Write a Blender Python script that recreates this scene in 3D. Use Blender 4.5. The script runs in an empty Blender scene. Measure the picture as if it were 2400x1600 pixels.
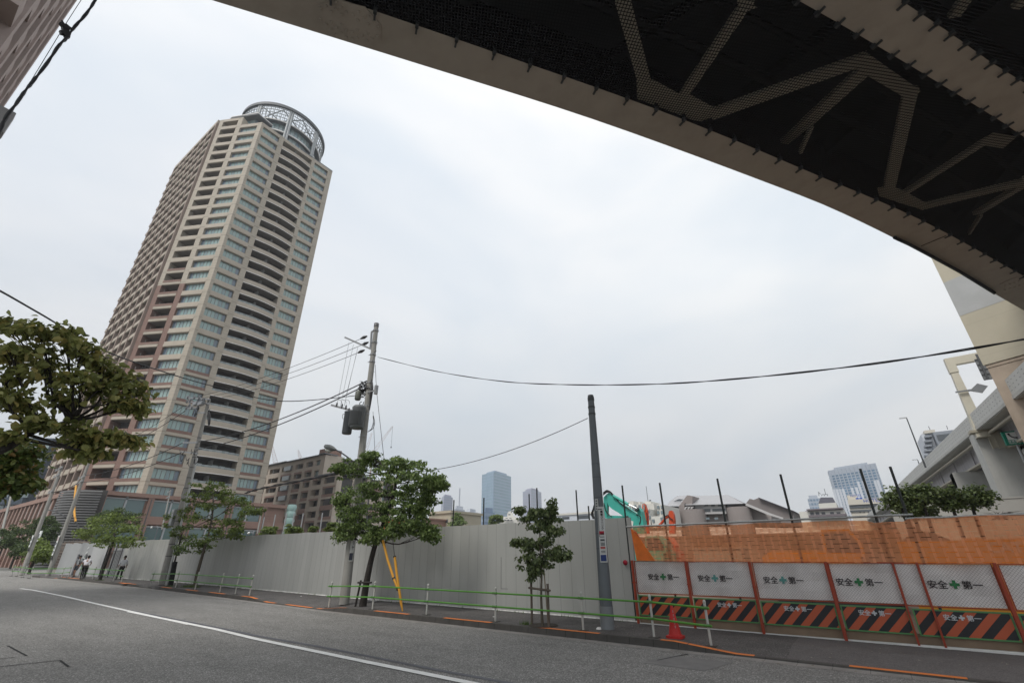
import bpy, math, random
import numpy as np
from mathutils import Vector, Matrix
R = math.radians
random.seed(7)
SC = bpy.context.scene
COL = SC.collection
PI = math.pi

# ------------------------------------------------------------------ camera
F = 1067.0                      # focal length in px of the 2400 px wide photograph
TILT = math.atan(504 / 1067.); ROLL = -R(0.42); H = 2.0; YAW = R(35.519)
def _axes():
    f = np.array([0, math.cos(TILT), math.sin(TILT)]); r = np.array([1., 0, 0]); u = np.cross(r, f)
    c, s = math.cos(ROLL), math.sin(ROLL)
    r2 = c * r + s * u; u2 = -s * r + c * u
    M = np.array([[math.cos(YAW), -math.sin(YAW), 0], [math.sin(YAW), math.cos(YAW), 0], [0, 0, 1]])
    return M @ r2, M @ u2, M @ f
AR, AU, AF = _axes()
cam_d = bpy.data.cameras.new("camera"); cam = bpy.data.objects.new("camera", cam_d); COL.objects.link(cam)
cam_d.sensor_width = 36; cam_d.lens = F / 2400 * 36; cam_d.clip_start = 0.05; cam_d.clip_end = 6000
mw = Matrix.Identity(4)
for i in range(3):
    mw[i][0] = AR[i]; mw[i][1] = AU[i]; mw[i][2] = -AF[i]
mw[2][3] = H
cam.matrix_world = mw
SC.camera = cam

# ------------------------------------------------------------------ sky and sun
SUN_EL, SUN_AZ = 55, 185          # azimuth clockwise from +Y
W = bpy.data.worlds.new("World"); SC.world = W; W.use_nodes = True
nt = W.node_tree; nt.nodes.clear()
def wn(t, **k):
    n = nt.nodes.new(t)
    for a, b in k.items(): setattr(n, a, b)
    return n
o_ = wn('ShaderNodeOutputWorld'); bg = wn('ShaderNodeBackground'); bg.inputs[1].default_value = 0.1
sk = wn('ShaderNodeTexSky', sky_type='NISHITA', sun_disc=False)
sk.sun_elevation = R(SUN_EL); sk.sun_rotation = R(SUN_AZ); sk.air_density = 1.0; sk.dust_density = 2.0
tc = wn('ShaderNodeTexCoord'); mp = wn('ShaderNodeMapping'); mp.inputs['Scale'].default_value = (1.0, 1.0, 2.6)
mp.inputs['Rotation'].default_value = (0, R(8), R(30))
no = wn('ShaderNodeTexNoise'); no.inputs['Scale'].default_value = 1.5; no.inputs['Detail'].default_value = 6; no.inputs['Roughness'].default_value = .45
no.inputs['Distortion'].default_value = .5
cr = wn('ShaderNodeValToRGB'); cr.color_ramp.elements[0].position = .36; cr.color_ramp.elements[0].color = (6.4, 6.85, 7.3, 1)
cr.color_ramp.elements[1].position = .64; cr.color_ramp.elements[1].color = (8.3, 8.2, 8.1, 1)
no2 = wn('ShaderNodeTexNoise'); no2.inputs['Scale'].default_value = 0.9; no2.inputs['Detail'].default_value = 3
cr2 = wn('ShaderNodeValToRGB'); cr2.color_ramp.elements[0].position = .32; cr2.color_ramp.elements[0].color = (.94, .94, .95, 1)
cr2.color_ramp.elements[1].position = .68; cr2.color_ramp.elements[1].color = (1.04, 1.04, 1.03, 1)
mx = wn('ShaderNodeMix', data_type='RGBA'); mx.inputs[0].default_value = 0.95
mm = wn('ShaderNodeMix', data_type='RGBA', blend_type='MULTIPLY'); mm.inputs[0].default_value = 1
L = nt.links.new
L(tc.outputs['Generated'], mp.inputs[0]); L(mp.outputs[0], no.inputs[0]); L(no.outputs[0], cr.inputs[0])
L(tc.outputs['Generated'], no2.inputs[0]); L(no2.outputs[0], cr2.inputs[0])
sx = wn('ShaderNodeSeparateXYZ'); L(tc.outputs['Generated'], sx.inputs[0]); cr3 = wn('ShaderNodeValToRGB')
for i_, (p_, v_) in enumerate(((0, (.66, .68, .69)), (.22, (.70, .715, .725)), (.5, (.82, .85, .88)), (.8, (1.0, 1.0, 1.0)))):
    e_ = cr3.color_ramp.elements[i_] if i_ < 2 else cr3.color_ramp.elements.new(p_); e_.position = p_; e_.color = v_ + (1,)
L(sx.outputs[2], cr3.inputs[0]); mz = wn('ShaderNodeMix', data_type='RGBA', blend_type='MULTIPLY'); mz.inputs[0].default_value = 1
L(cr2.outputs[0], mz.inputs[6]); L(cr3.outputs[0], mz.inputs[7]); L(cr.outputs[0], mm.inputs[6]); L(mz.outputs[2], mm.inputs[7])
L(sk.outputs[0], mx.inputs[6]); L(mm.outputs[2], mx.inputs[7]); L(mx.outputs[2], bg.inputs[0]); L(bg.outputs[0], o_.inputs[0])
sd = bpy.data.lights.new("sun", 'SUN'); sd.energy = 1.9; sd.angle = R(25); sd.color = (1, .96, .9)
so = bpy.data.objects.new("sun", sd); COL.objects.link(so)
_az, _el = R(SUN_AZ), R(SUN_EL)
so.rotation_euler = Vector((math.sin(_az) * math.cos(_el), math.cos(_az) * math.cos(_el), math.sin(_el))).to_track_quat('Z', 'Y').to_euler()
SC.view_settings.view_transform = 'Standard'; SC.view_settings.look = 'None'
SC.view_settings.exposure = 0.5; SC.view_settings.gamma = 1; SC.view_settings.use_curve_mapping = False
SC.cycles.max_bounces = 8; SC.cycles.transparent_max_bounces = 24

# ------------------------------------------------------------------ measuring helpers: photo px (2400 wide) + a real distance -> world
K = 2400 / 2352.
def ray(p): return AF * F + AR * (p[0] - 1200) + AU * (800 - p[1])
C0 = np.array([0, 0, H])
def onz(p, z): d = ray(p); return Vector(C0 + d * ((z - H) / d[2]))
def ony(p, y): d = ray(p); return Vector(C0 + d * (y / d[1]))
def onx(p, x): d = ray(p); return Vector(C0 + d * (x / d[0]))
def at(p, dist): d = ray(p); return Vector(C0 + d * (dist / math.hypot(d[0], d[1])))
def gz(x): return -0.008 * max(-95, min(45, x))
def ong(p, z0=0.15):
    d = ray(p); t = (z0 - H) / (d[2] + 0.008 * d[0]); return Vector(C0 + t * d)
def mpp(P): return float((np.array(P) - C0) @ AF) / F      # metres per photo px at P
def D(x, y): return (x * K, y * K)
def zo(ox, oy, s): return lambda x, y: (ox + x / s, oy + y / s)
z1 = zo(200, 200, 3.1367); z2 = zo(100, 650, 2.6133); zc = zo(480, 230, 7.84); zm = zo(600, 1020, 6.533); zl = zo(0, 980, 4.238)
z8 = zo(2060, 1000, 6.818); z7 = zo(2140, 780, 4.9); zp = zo(330, 900, 5.226); z6 = zo(1400, 0, 2.24); z5 = zo(500, 0, 2.6133)
z4 = zo(600, 720, 2.904); zT = zo(1000, 1050, 3.136); zr = zo(1400, 1050, 3.137); zq = zo(1900, 1050, 2.85); zs = zo(1820, 1080, 7.84)
zu = zo(760, 740, 4.9); ze = zo(1380, 1120, 6.918); zh = zo(1000, 1130, 7.84); zB = zo(0, 1200, 3.36); zk = zo(2050, 1180, 6.72)

# ------------------------------------------------------------------ scene helpers
def tag(o, label=None, cat=None, group=None, kind=None):
    if label: o['label'] = label
    if cat: o['category'] = cat
    if group: o['group'] = group
    if kind: o['kind'] = kind
    return o
def thing(name, label, cat, loc=(0, 0, 0), group=None, rz=0):
    o = bpy.data.objects.new(name, None); COL.objects.link(o); o.location = loc; o.rotation_euler = (0, 0, rz); o.empty_display_size = .2
    return tag(o, label, cat, group)
class MB:
    def __init__(s): s.v = []; s.f = []; s.m = []; s.s = []
    def add(s, vs, fs, m=0, sm=False):
        b = len(s.v); s.v += [tuple(v) for v in vs]
        for f in fs: s.f.append([b + i for i in f]); s.m.append(m); s.s.append(sm)
        return s
    def quad(s, a, b, c, d, m=0): return s.add([a, b, c, d], [(0, 1, 2, 3)], m)
    def box(s, x0, x1, y0, y1, z0, z1, m=0):
        v = [(x, y, z) for z in (z0, z1) for y in (y0, y1) for x in (x0, x1)]
        return s.add(v, [(0, 2, 3, 1), (4, 5, 7, 6), (0, 1, 5, 4), (2, 6, 7, 3), (0, 4, 6, 2), (1, 3, 7, 5)], m)
    def obox(s, o, u, v, w, m=0):      # origin corner and three edge vectors
        o, u, v, w = map(Vector, (o, u, v, w))
        p = [o + a * u + b * v + c * w for c in (0, 1) for b in (0, 1) for a in (0, 1)]
        return s.add(p, [(0, 2, 3, 1), (4, 5, 7, 6), (0, 1, 5, 4), (2, 6, 7, 3), (0, 4, 6, 2), (1, 3, 7, 5)], m)
    def bar(s, a, b, w, h=None, m=0, up=(0, 0, 1)):   # rectangular bar from a to b
        a, b = Vector(a), Vector(b); d = (b - a)
        if d.length < 1e-6: return s
        d.normalize(); h = h or w; up = Vector(up)
        if abs(d.dot(up)) > .99: up = Vector((1, 0, 0))
        x = d.cross(up).normalized() * w; y = x.cross(d).normalized() * h
        return s.obox(a - x / 2 - y / 2, x, y, b - a, m)
    def prism(s, poly, z0, z1, m=0, mt=None):
        n = len(poly); v = [(p[0], p[1], z0) for p in poly] + [(p[0], p[1], z1) for p in poly]
        s.add(v, [tuple(reversed(range(n)))], m); 
        s.add(v, [tuple(range(n, 2 * n))], m if mt is None else mt)
        s.add(v, [(i, (i + 1) % n, n + (i + 1) % n, n + i) for i in range(n)], m)
        return s
    def ext(s, pts, vec, m=0):     # planar polygon of 3d points extruded by vec
        n = len(pts); pts = [Vector(p) for p in pts]; vec = Vector(vec); v = pts + [p + vec for p in pts]
        return s.add(v, [tuple(reversed(range(n))), tuple(range(n, 2 * n))] + [(i, (i + 1) % n, n + (i + 1) % n, n + i) for i in range(n)], m)
    def tube(s, pts, r, n=8, m=0, cap=True, sm=True):
        pts = [Vector(p) for p in pts]; rs = r if isinstance(r, (list, tuple)) else [r] * len(pts)
        vs = []; last = None
        for i, p in enumerate(pts):
            d = (pts[min(i + 1, len(pts) - 1)] - pts[max(i - 1, 0)])
            d = d.normalized() if d.length > 1e-9 else Vector((0, 0, 1))
            if last is None:
                x = d.orthogonal().normalized()
            else:
                x = (last - d * last.dot(d)); x = x.normalized() if x.length > 1e-6 else d.orthogonal().normalized()
            last = x; y = d.cross(x)
            for k in range(n):
                a = 2 * PI * k / n; vs.append(p + (x * math.cos(a) + y * math.sin(a)) * rs[i])
        fs = []
        for i in range(len(pts) - 1):
            for k in range(n):
                a, b = i * n + k, i * n + (k + 1) % n; fs.append((a, b, b + n, a + n))
        s.add(vs, fs, m, sm)
        if cap: s.add(vs[:n], [tuple(reversed(range(n)))], m); s.add(vs[-n:], [tuple(range(n))], m)
        return s
    def lathe(s, prof, o=(0, 0, 0), n=16, m=0, sm=True):   # prof: (r, z)
        o = Vector(o); vs = []
        for r, z in prof:
            for k in range(n): a = 2 * PI * k / n; vs.append(o + Vector((r * math.cos(a), r * math.sin(a), z)))
        fs = [(i * n + k, i * n + (k + 1) % n, (i + 1) * n + (k + 1) % n, (i + 1) * n + k) for i in range(len(prof) - 1) for k in range(n)]
        s.add(vs, fs, m, sm)
        return s
    def build(s, name, mats, parent=None, label=None, org=None):
        me = bpy.data.meshes.new(name)
        o = bpy.data.objects.new(name, me)
        off = Vector((0, 0, 0))
        if parent is not None: off = Vector(parent.get('_o', (0, 0, 0)))
        elif org is not None: off = Vector(org)
        v = s.v if off.length == 0 else [(a[0] - off[0], a[1] - off[1], a[2] - off[2]) for a in s.v]
        me.from_pydata(v, [], s.f)
        if not isinstance(mats, (list, tuple)): mats = [mats]
        for m in mats: me.materials.append(m)
        me.polygons.foreach_set('material_index', s.m); me.polygons.foreach_set('use_smooth', s.s)
        me.update(); COL.objects.link(o)
        if parent is not None: o.parent = parent; o['_o'] = tuple(off)
        elif org is not None: o.location = off; o['_o'] = tuple(off)
        if label: o['label'] = label
        return o
def wthing(name, label, cat, loc=(0, 0, 0), group=None):   # thing whose parts are written in world coordinates
    o = thing(name, label, cat, loc, group); o['_o'] = tuple(loc); return o
def sub(o, part): part['_o'] = tuple(o.get('_o', (0, 0, 0))); return part
def copy_tree(o, parent=None):
    c = o.copy(); COL.objects.link(c)
    if parent: c.parent = parent
    for ch in list(o.children): copy_tree(ch, c)
    return c

# ------------------------------------------------------------------ materials
MATS = {}
def mat(name, col, rough=.75, var=.12, scale=3., bump=0., bscale=None, metal=0., spec=.4, stain=0., stretch=None, dirt=(.25, .22, .18), trans=0.):
    if name in MATS: return MATS[name]
    m = bpy.data.materials.new(name); m.use_nodes = True; MATS[name] = m
    t = m.node_tree; b = t.nodes['Principled BSDF']
    b.inputs['Roughness'].default_value = rough; b.inputs['Metallic'].default_value = metal; b.inputs['Specular IOR Level'].default_value = spec
    N = t.nodes.new; Lk = t.links.new
    c = tuple(col)
    if var == 0 and bump == 0 and stain == 0: b.inputs['Base Color'].default_value = c + (1,); return m
    tc = N('ShaderNodeTexCoord'); src = tc.outputs['Object']
    if stretch:
        mp = N('ShaderNodeMapping'); mp.inputs['Scale'].default_value = stretch; Lk(src, mp.inputs[0]); src = mp.outputs[0]
    n = N('ShaderNodeTexNoise'); n.inputs['Scale'].default_value = scale; n.inputs['Detail'].default_value = 6; n.inputs['Roughness'].default_value = .6
    Lk(src, n.inputs[0])
    r = N('ShaderNodeValToRGB'); r.color_ramp.elements[0].position = .3; r.color_ramp.elements[1].position = .7
    r.color_ramp.elements[0].color = tuple(x * (1 - var) for x in c) + (1,); r.color_ramp.elements[1].color = tuple(min(.95, x * (1 + var)) for x in c) + (1,)
    Lk(n.outputs[0], r.inputs[0]); out = r.outputs[0]
    if stain > 0:
        mp2 = N('ShaderNodeMapping'); mp2.inputs['Scale'].default_value = (1.6, 1.6, .25); Lk(tc.outputs['Object'], mp2.inputs[0])
        n2 = N('ShaderNodeTexNoise'); n2.inputs['Scale'].default_value = 1.1; n2.inputs['Detail'].default_value = 7; Lk(mp2.outputs[0], n2.inputs[0])
        r2 = N('ShaderNodeValToRGB'); r2.color_ramp.elements[0].position = .48; r2.color_ramp.elements[1].position = .75
        r2.color_ramp.elements[0].color = (0, 0, 0, 1); r2.color_ramp.elements[1].color = (stain,) * 3 + (1,)
        Lk(n2.outputs[0], r2.inputs[0]); mx = N('ShaderNodeMix'); mx.data_type = 'RGBA'; Lk(r2.outputs[0], mx.inputs[0]); Lk(out, mx.inputs[6])
        mx.inputs[7].default_value = tuple(dirt) + (1,); out = mx.outputs[2]
    Lk(out, b.inputs['Base Color'])
    if bump:
        nb = N('ShaderNodeTexNoise'); nb.inputs['Scale'].default_value = bscale or scale * 6; nb.inputs['Detail'].default_value = 5; Lk(tc.outputs['Object'], nb.inputs[0])
        bp = N('ShaderNodeBump'); bp.inputs['Strength'].default_value = bump; bp.inputs['Distance'].default_value = .02
        Lk(nb.outputs[0], bp.inputs['Height']); Lk(bp.outputs[0], b.inputs['Normal'])
    return m
def math_n(t, op, a, b=None, c=None):
    n = t.nodes.new('ShaderNodeMath'); n.operation = op
    for i, x in enumerate((a, b, c)):
        if x is None: continue
        if isinstance(x, (int, float)): n.inputs[i].default_value = x
        else: t.links.new(x, n.inputs[i])
    return n.outputs[0]
def add_lines(m, axis, period, width, dark=.6, offset=0.):
    """thin joint lines across an object axis, multiplied onto the base colour"""
    t = m.node_tree; b = t.nodes['Principled BSDF']; lk = b.inputs['Base Color'].links
    tc = t.nodes.new('ShaderNodeTexCoord'); sp = t.nodes.new('ShaderNodeSeparateXYZ'); t.links.new(tc.outputs['Object'], sp.inputs[0])
    x = sp.outputs[axis]; x = math_n(t, 'MULTIPLY', math_n(t, 'ADD', x, offset), 1. / period); x = math_n(t, 'FRACT', x)
    x = math_n(t, 'LESS_THAN', x, width / period)
    mx = t.nodes.new('ShaderNodeMix'); mx.data_type = 'RGBA'; mx.blend_type = 'MULTIPLY'
    t.links.new(x, mx.inputs[0])
    if lk: t.links.new(lk[0].from_socket, mx.inputs[6])
    else: mx.inputs[6].default_value = b.inputs['Base Color'].default_value
    mx.inputs[7].default_value = (dark, dark, dark, 1); t.links.new(mx.outputs[2], b.inputs['Base Color']); return m
def glass_mat(name, cols, rough=.08, spec=.8, scale=.5):
    """window glass with rooms and curtains behind: colour changes per pane"""
    if name in MATS: return MATS[name]
    m = bpy.data.materials.new(name); m.use_nodes = True; MATS[name] = m; t = m.node_tree; b = t.nodes['Principled BSDF']
    g = t.nodes.new('ShaderNodeNewGeometry'); r = t.nodes.new('ShaderNodeValToRGB'); r.color_ramp.interpolation = 'CONSTANT'
    while len(r.color_ramp.elements) < len(cols): r.color_ramp.elements.new(.5)
    for i, c in enumerate(cols): r.color_ramp.elements[i].position = i / len(cols); r.color_ramp.elements[i].color = tuple(c) + (1,)
    t.links.new(g.outputs['Random Per Island'], r.inputs[0]); t.links.new(r.outputs[0], b.inputs['Base Color'])
    b.inputs['Roughness'].default_value = rough; b.inputs['Specular IOR Level'].default_value = spec; b.inputs['IOR'].default_value = 1.6
    return m
def leaf_mat(name, cols, trans=.35):
    if name in MATS: return MATS[name]
    m = bpy.data.materials.new(name); m.use_nodes = True; MATS[name] = m; t = m.node_tree; b = t.nodes['Principled BSDF']
    g = t.nodes.new('ShaderNodeNewGeometry'); r = t.nodes.new('ShaderNodeValToRGB')
    while len(r.color_ramp.elements) < len(cols): r.color_ramp.elements.new(.5)
    for i, c in enumerate(cols): r.color_ramp.elements[i].position = i / (len(cols) - 1); r.color_ramp.elements[i].color = tuple(c) + (1,)
    t.links.new(g.outputs['Random Per Island'], r.inputs[0]); t.links.new(r.outputs[0], b.inputs['Base Color'])
    b.inputs['Roughness'].default_value = .45; b.inputs['Specular IOR Level'].default_value = .35
    tr = t.nodes.new('ShaderNodeBsdfTranslucent'); t.links.new(r.outputs[0], tr.inputs[0])
    mx = t.nodes.new('ShaderNodeMixShader'); mx.inputs[0].default_value = trans
    o = t.nodes['Material Output']; t.links.new(b.outputs[0], mx.inputs[1]); t.links.new(tr.outputs[0], mx.inputs[2]); t.links.new(mx.outputs[0], o.inputs[0])
    return m
def text_mb(mb, s, org, u, v, size, m=0, align='LEFT', depth=0.004, n=None):
    """writing as a thin raised mesh: org = baseline start, u = reading direction, v = up"""
    cu = bpy.data.curves.new('t', 'FONT'); cu.body = s; cu.size = size; cu.align_x = align; cu.resolution_u = 2; cu.offset = .018 * size if size < .5 else 0
    ob = bpy.data.objects.new('t', cu); COL.objects.link(ob); bpy.context.view_layer.update()
    me = bpy.data.meshes.new_from_object(ob.evaluated_get(bpy.context.evaluated_depsgraph_get()))
    u, v, org = Vector(u).normalized(), Vector(v).normalized(), Vector(org); w = u.cross(v)
    vs = [org + u * p.co.x + v * p.co.y + w * depth for p in me.vertices]
    if me.polygons: mb.add(vs, [tuple(p.vertices) for p in me.polygons], m)
    bpy.data.objects.remove(ob); bpy.data.curves.remove(cu); bpy.data.meshes.remove(me)
    return mb
def sag(a, b, s, n=14):
    a, b = Vector(a), Vector(b)
    return [a.lerp(b, i / n) - Vector((0, 0, 4 * s * (i / n) * (1 - i / n))) for i in range(n + 1)]
# ================================================================== ground, road, kerb, pavement
def interp(tab, x):
    if x <= tab[0][0]: return tab[0][1]
    for (a, b), (c, d) in zip(tab, tab[1:]):
        if x <= c: return b + (d - b) * (x - a) / (c - a)
    return tab[-1][1]
KERB = [(-130, 8.2), (-100, 9.6), (-72, 11.6), (-66, 13.0), (-60, 13.6), (-40, 13.45), (-28, 13.0), (-17.9, 12.45), (40, 12.4)]
WALLY = [(-80, 15.6), (-68, 15.4), (-48.5, 15.9), (-40, 16.1), (-29.4, 15.6), (-20.5, 15.25), (-6.1, 15.1)]
ky = lambda x: interp(KERB, x)
wy = lambda x: interp(WALLY, x)
kx = lambda px, py=None: ong(D(px, py), .15).x
# raised / dropped kerb profile along x (height above the road)
HK = [(-90, .15), (-64.6, .15), (-63.9, .03), (-60.2, .03), (-59.2, .15), (-41.2, .15), (-40.0, .03), (-37.5, .03), (-36.6, .15), (-24.6, .15), (-23.0, .03),
      (-18.4, .03), (-17.0, .15), (-4.3, .15), (-3.0, .03), (40, .03)]
hk = lambda x: interp(HK, x)
asphalt = mat('asphalt', (.232, .226, .215), .85, .11, 1.3, .6, 90, spec=.3, stain=.28, dirt=(.14, .137, .132), stretch=(.3, 1, 1))
def grain(m, sc=55, lo=.55, hi=1.9):
    t = m.node_tree; b = t.nodes['Principled BSDF']; s0 = b.inputs['Base Color'].links[0].from_socket
    tc = t.nodes.new('ShaderNodeTexCoord'); v = t.nodes.new('ShaderNodeTexVoronoi'); v.inputs['Scale'].default_value = sc; t.links.new(tc.outputs['Object'], v.inputs[0])
    sp = t.nodes.new('ShaderNodeSeparateColor'); t.links.new(v.outputs['Color'], sp.inputs[0])
    r = t.nodes.new('ShaderNodeValToRGB'); r.color_ramp.elements[0].color = (lo,) * 3 + (1,); r.color_ramp.elements[1].color = (hi,) * 3 + (1,)
    e = r.color_ramp.elements.new(.75); e.color = (1, 1, 1, 1); t.links.new(sp.outputs[0], r.inputs[0])
    mx = t.nodes.new('ShaderNodeMix'); mx.data_type = 'RGBA'; mx.blend_type = 'MULTIPLY'; mx.inputs[0].default_value = 1
    t.links.new(s0, mx.inputs[6]); t.links.new(r.outputs[0], mx.inputs[7]); t.links.new(mx.outputs[2], b.inputs['Base Color']); return m
grain(asphalt)
pave = mat('pavement_asphalt', (.12, .114, .111), .88, .18, 1.6, .5, 120, spec=.25, stain=.3, dirt=(.12, .115, .11)); grain(pave, 70, .6, 1.7)
pave2 = mat('new_asphalt', (.15, .14, .137), .9, .1, 2.2, .4, 140, spec=.25); grain(pave2, 80, .75, 1.4)
concrete_k = mat('kerb_concrete', (.075, .07, .064), .85, .2, 4, .4, 60, stain=.5, dirt=(.06, .055, .05)); add_lines(concrete_k, 0, .6, .012, .35)
gutter_m = mat('gutter_concrete', (.27, .255, .24), .85, .2, 3, .3, 60, stain=.4, dirt=(.1, .1, .09)); add_lines(gutter_m, 0, .6, .012, .5)
white_p = mat('road_white_paint', (.78, .78, .76), .7, .08, 6, .2, 80, stain=.25, dirt=(.35, .35, .34))
orange_p = mat('kerb_orange_paint', (.72, .2, .035), .7, .12, 5, .2, 80, stain=.35, dirt=(.4, .15, .06))
tar_m = mat('tar_seam', (.09, .092, .105), .6, .12, 3, .2, 60)
dirt_m = mat('site_dirt', (.13, .095, .065), .95, .25, .6, .8, 6)
ground_m = mat('ground', (.14, .14, .13), .95, .2, .2, .3, 3)
XS = [-1500, -500, -200, -130, -110] + [-95 + i * 2.5 for i in range(57)] + [60, 200, 500, 1500]
m = MB(); YS = [-600, -200, -60, -12, 16.4, 30, 60, 120, 300, 800, 2000]
for x0, x1 in zip(XS, XS[1:]):
    for y0, y1 in zip(YS, YS[1:]):
        m.quad((x0, y0, gz(x0) - .06), (x1, y0, gz(x1) - .06), (x1, y1, gz(x1) - .06), (x0, y1, gz(x0) - .06))
tag(m.build('ground', ground_m), kind='structure')
m = MB(); xs = [-130, -110] + [-95 + i * 2.5 for i in range(57)] + [60]
for x0, x1 in zip(xs, xs[1:]):
    for y0, y1 in ((-11, -4), (-4, 0), (0, 4), (4, 8), (8, None)):
        a, b = (ky(x0), ky(x1)) if y1 is None else (y1, y1)
        m.quad((x0, y0, gz(x0)), (x1, y0, gz(x1)), (x1, b, gz(x1)), (x0, a, gz(x0)))
tag(m.build('road', asphalt), kind='structure')
# side street at the far left runs away from the camera
m = MB(); m.add([(-72, 11.7, gz(-72) + .004), (-66.5, 13, gz(-66) + .004), (-76, 60, gz(-76) + .01), (-92, 60, gz(-92) + .01), (-95, 10, gz(-95) + .004)], [(0, 1, 2, 3, 4)])
tag(m.build('side_street', asphalt), kind='structure')
# pavement with kerb drops
m = MB(); xs = sorted(set([round(-66 + i * 1.0, 2) for i in range(107)] + [p[0] for p in HK if p[0] > -66]))
def pz(x, y):
    t = max(0, min(1, (y - ky(x) - .15) / 1.0)); return gz(x) + hk(x) * (1 - t) + .15 * t
for x0, x1 in zip(xs, xs[1:]):
    rows = [.15, .5, .85, 1.2, None]
    for r0, r1 in zip(rows, rows[1:]):
        P = []
        for x, r in ((x0, r0), (x1, r0), (x1, r1), (x0, r1)):
            y = 17.2 if r is None else ky(x) + r; P.append((x, y, pz(x, y)))
        m.quad(*P, 1 if x0 >= -2.4 else 0)
tag(m.build('pavement', [pave, pave2]), kind='structure')
m = MB()
for x0, x1 in zip(xs, xs[1:]):
    a0, a1, h0, h1 = ky(x0), ky(x1), gz(x0) + hk(x0), gz(x1) + hk(x1)
    m.quad((x0, a0, h0 + .002), (x1, a1, h1 + .002), (x1, a1 + .16, h1 + .002), (x0, a0 + .16, h0 + .002))
    m.quad((x0, a0 - .02, gz(x0) - .02), (x1, a1 - .02, gz(x1) - .02), (x1, a1, h1 + .002), (x0, a0, h0 + .002))
tag(m.build('kerb', concrete_k), kind='structure')
m = MB()
for x0, x1 in zip(xs, xs[1:]): m.quad((x0, ky(x0) - .34, gz(x0) + .004), (x1, ky(x1) - .34, gz(x1) + .004), (x1, ky(x1) - .02, gz(x1) + .005), (x0, ky(x0) - .02, gz(x0) + .005))
tag(m.build('road_gutter', gutter_m), kind='structure')
# orange kerb paint, by photo px along the kerb top
m = MB(); segs = [((600, 1405), (612, 1409)), ((653, 1411), (706, 1419)), ((758, 1417), (821, 1424)), ((888, 1431), (968, 1439)), ((1052, 1447), (1157, 1459)), ((1268, 1470), (1408, 1485)),
    ((1553, 1499), (1613, 1506)), ((1616, 1506), (1680, 1514)), ((1681, 1514), (1748, 1537)), ((1983, 1561), (2283, 1600)), ((568, 1397), (590, 1402)), ((493, 1388), (528, 1392)), ((435, 1382), (465, 1385)), ((380, 1375), (405, 1378)),
    ((262, 1366), (272, 1371)), ((145, 1354), (165, 1357)), ((100, 1352), (118, 1354))]
for a, b in segs:
    xa, xb = ong(a, .13).x, ong(b, .13).x; n = max(2, int((xb - xa) / .3))
    for i in range(n):
        p, q = xa + (xb - xa) * i / n, xa + (xb - xa) * (i + 1) / n
        m.quad((p, ky(p) - .004, gz(p) + hk(p) + .006), (q, ky(q) - .004, gz(q) + hk(q) + .006), (q, ky(q) + .17, gz(q) + hk(q) + .006), (p, ky(p) + .17, gz(p) + hk(p) + .006))
for a in ((290, 1370), ):      # orange tactile patch at the driveway
    P = ong(a, .06); m.add([(P.x - .4, P.y - .1, pz(P.x - .4, P.y - .1) + .008), (P.x + .4, P.y - .1, pz(P.x + .4, P.y - .1) + .008), (P.x + .4, P.y + .3, pz(P.x + .4, P.y + .3) + .008), (P.x - .4, P.y + .3, pz(P.x - .4, P.y + .3) + .008)], [(0, 1, 2, 3)])
tag(m.build('kerb_orange_marking', orange_p), kind='structure')
# white edge line and the tar seam beside it
def strip(pts, w, dz, mt, name):
    m = MB(); P = [ong(p, 0) for p in pts]; Q = []
    for a, b in zip(P, P[1:]):
        n = max(1, int((b - a).length / 1.5)); Q += [a.lerp(b, i / n) for i in range(n)]
    Q.append(P[-1]); d = (P[-1] - P[-2]).normalized(); Q.append(P[-1] + d * 6)
    for i, (a, b) in enumerate(zip(Q, Q[1:])):
        wa = wb = w if not callable(w) else w(i); t = Vector((0, 1, 0))
        m.quad((a.x, a.y - wa / 2, gz(a.x) + dz), (b.x, b.y - wb / 2, gz(b.x) + dz), (b.x, b.y + wb / 2, gz(b.x) + dz), (a.x, a.y + wa / 2, gz(a.x) + dz))
    return tag(m.build(name, mt), kind='structure')
zg = zo(0, 1200, 3.36); zf = zo(600, 1150, 3.485)
strip([zg(160, 600), zg(260, 612), zg(500, 660), zg(750, 718), zg(1020, 778)], .165, .008, white_p, 'road_line_far').__setitem__('kind', 'structure')
strip([zg(1010, 782), zg(1700, 922), zf(0, 1210), zf(900, 1398), zf(1700, 1560)], .18, .012, white_p, 'road_line')
strip([zg(1020, 770), zg(1400, 846), zg(1900, 945), zf(0, 1182), zf(500, 1268), zf(1000, 1365), zf(1500, 1465), zf(2050, 1565)], .13, .006, tar_m, 'road_seam')
# road patches (joints lower left and right)
m = MB()
for a in ([zg(0, 1215), zg(470, 1165), zg(540, 1215)], [zg(60, 1050), zg(210, 1130)], [(1540, 1547), (1612, 1532)], [zg(0, 1155), zg(120, 1140)]):
    P = [ong(p, 0) for p in a]
    for p, q in zip(P, P[1:]):
        d = (q - p).normalized(); n = Vector((-d.y, d.x, 0)) * .02; e = Vector((0, 0, .007))
        m.quad(p - n + e, q - n + e, q + n + e, p + n + e)
tag(m.build('road_joint', mat('crack', (.02, .02, .02), .9, 0)), kind='structure')
m = MB(); P = [ong(p, 0) + Vector((0, 0, .005)) for p in ((1500, 1552), (1572, 1535), (1720, 1552), (1650, 1572))]
m.quad(P[0], P[3], P[2], P[1]); tag(m.build('road_patch', mat('patch', (.18, .175, .17), .85, .15, 2, .5, 90)), kind='structure')
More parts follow.
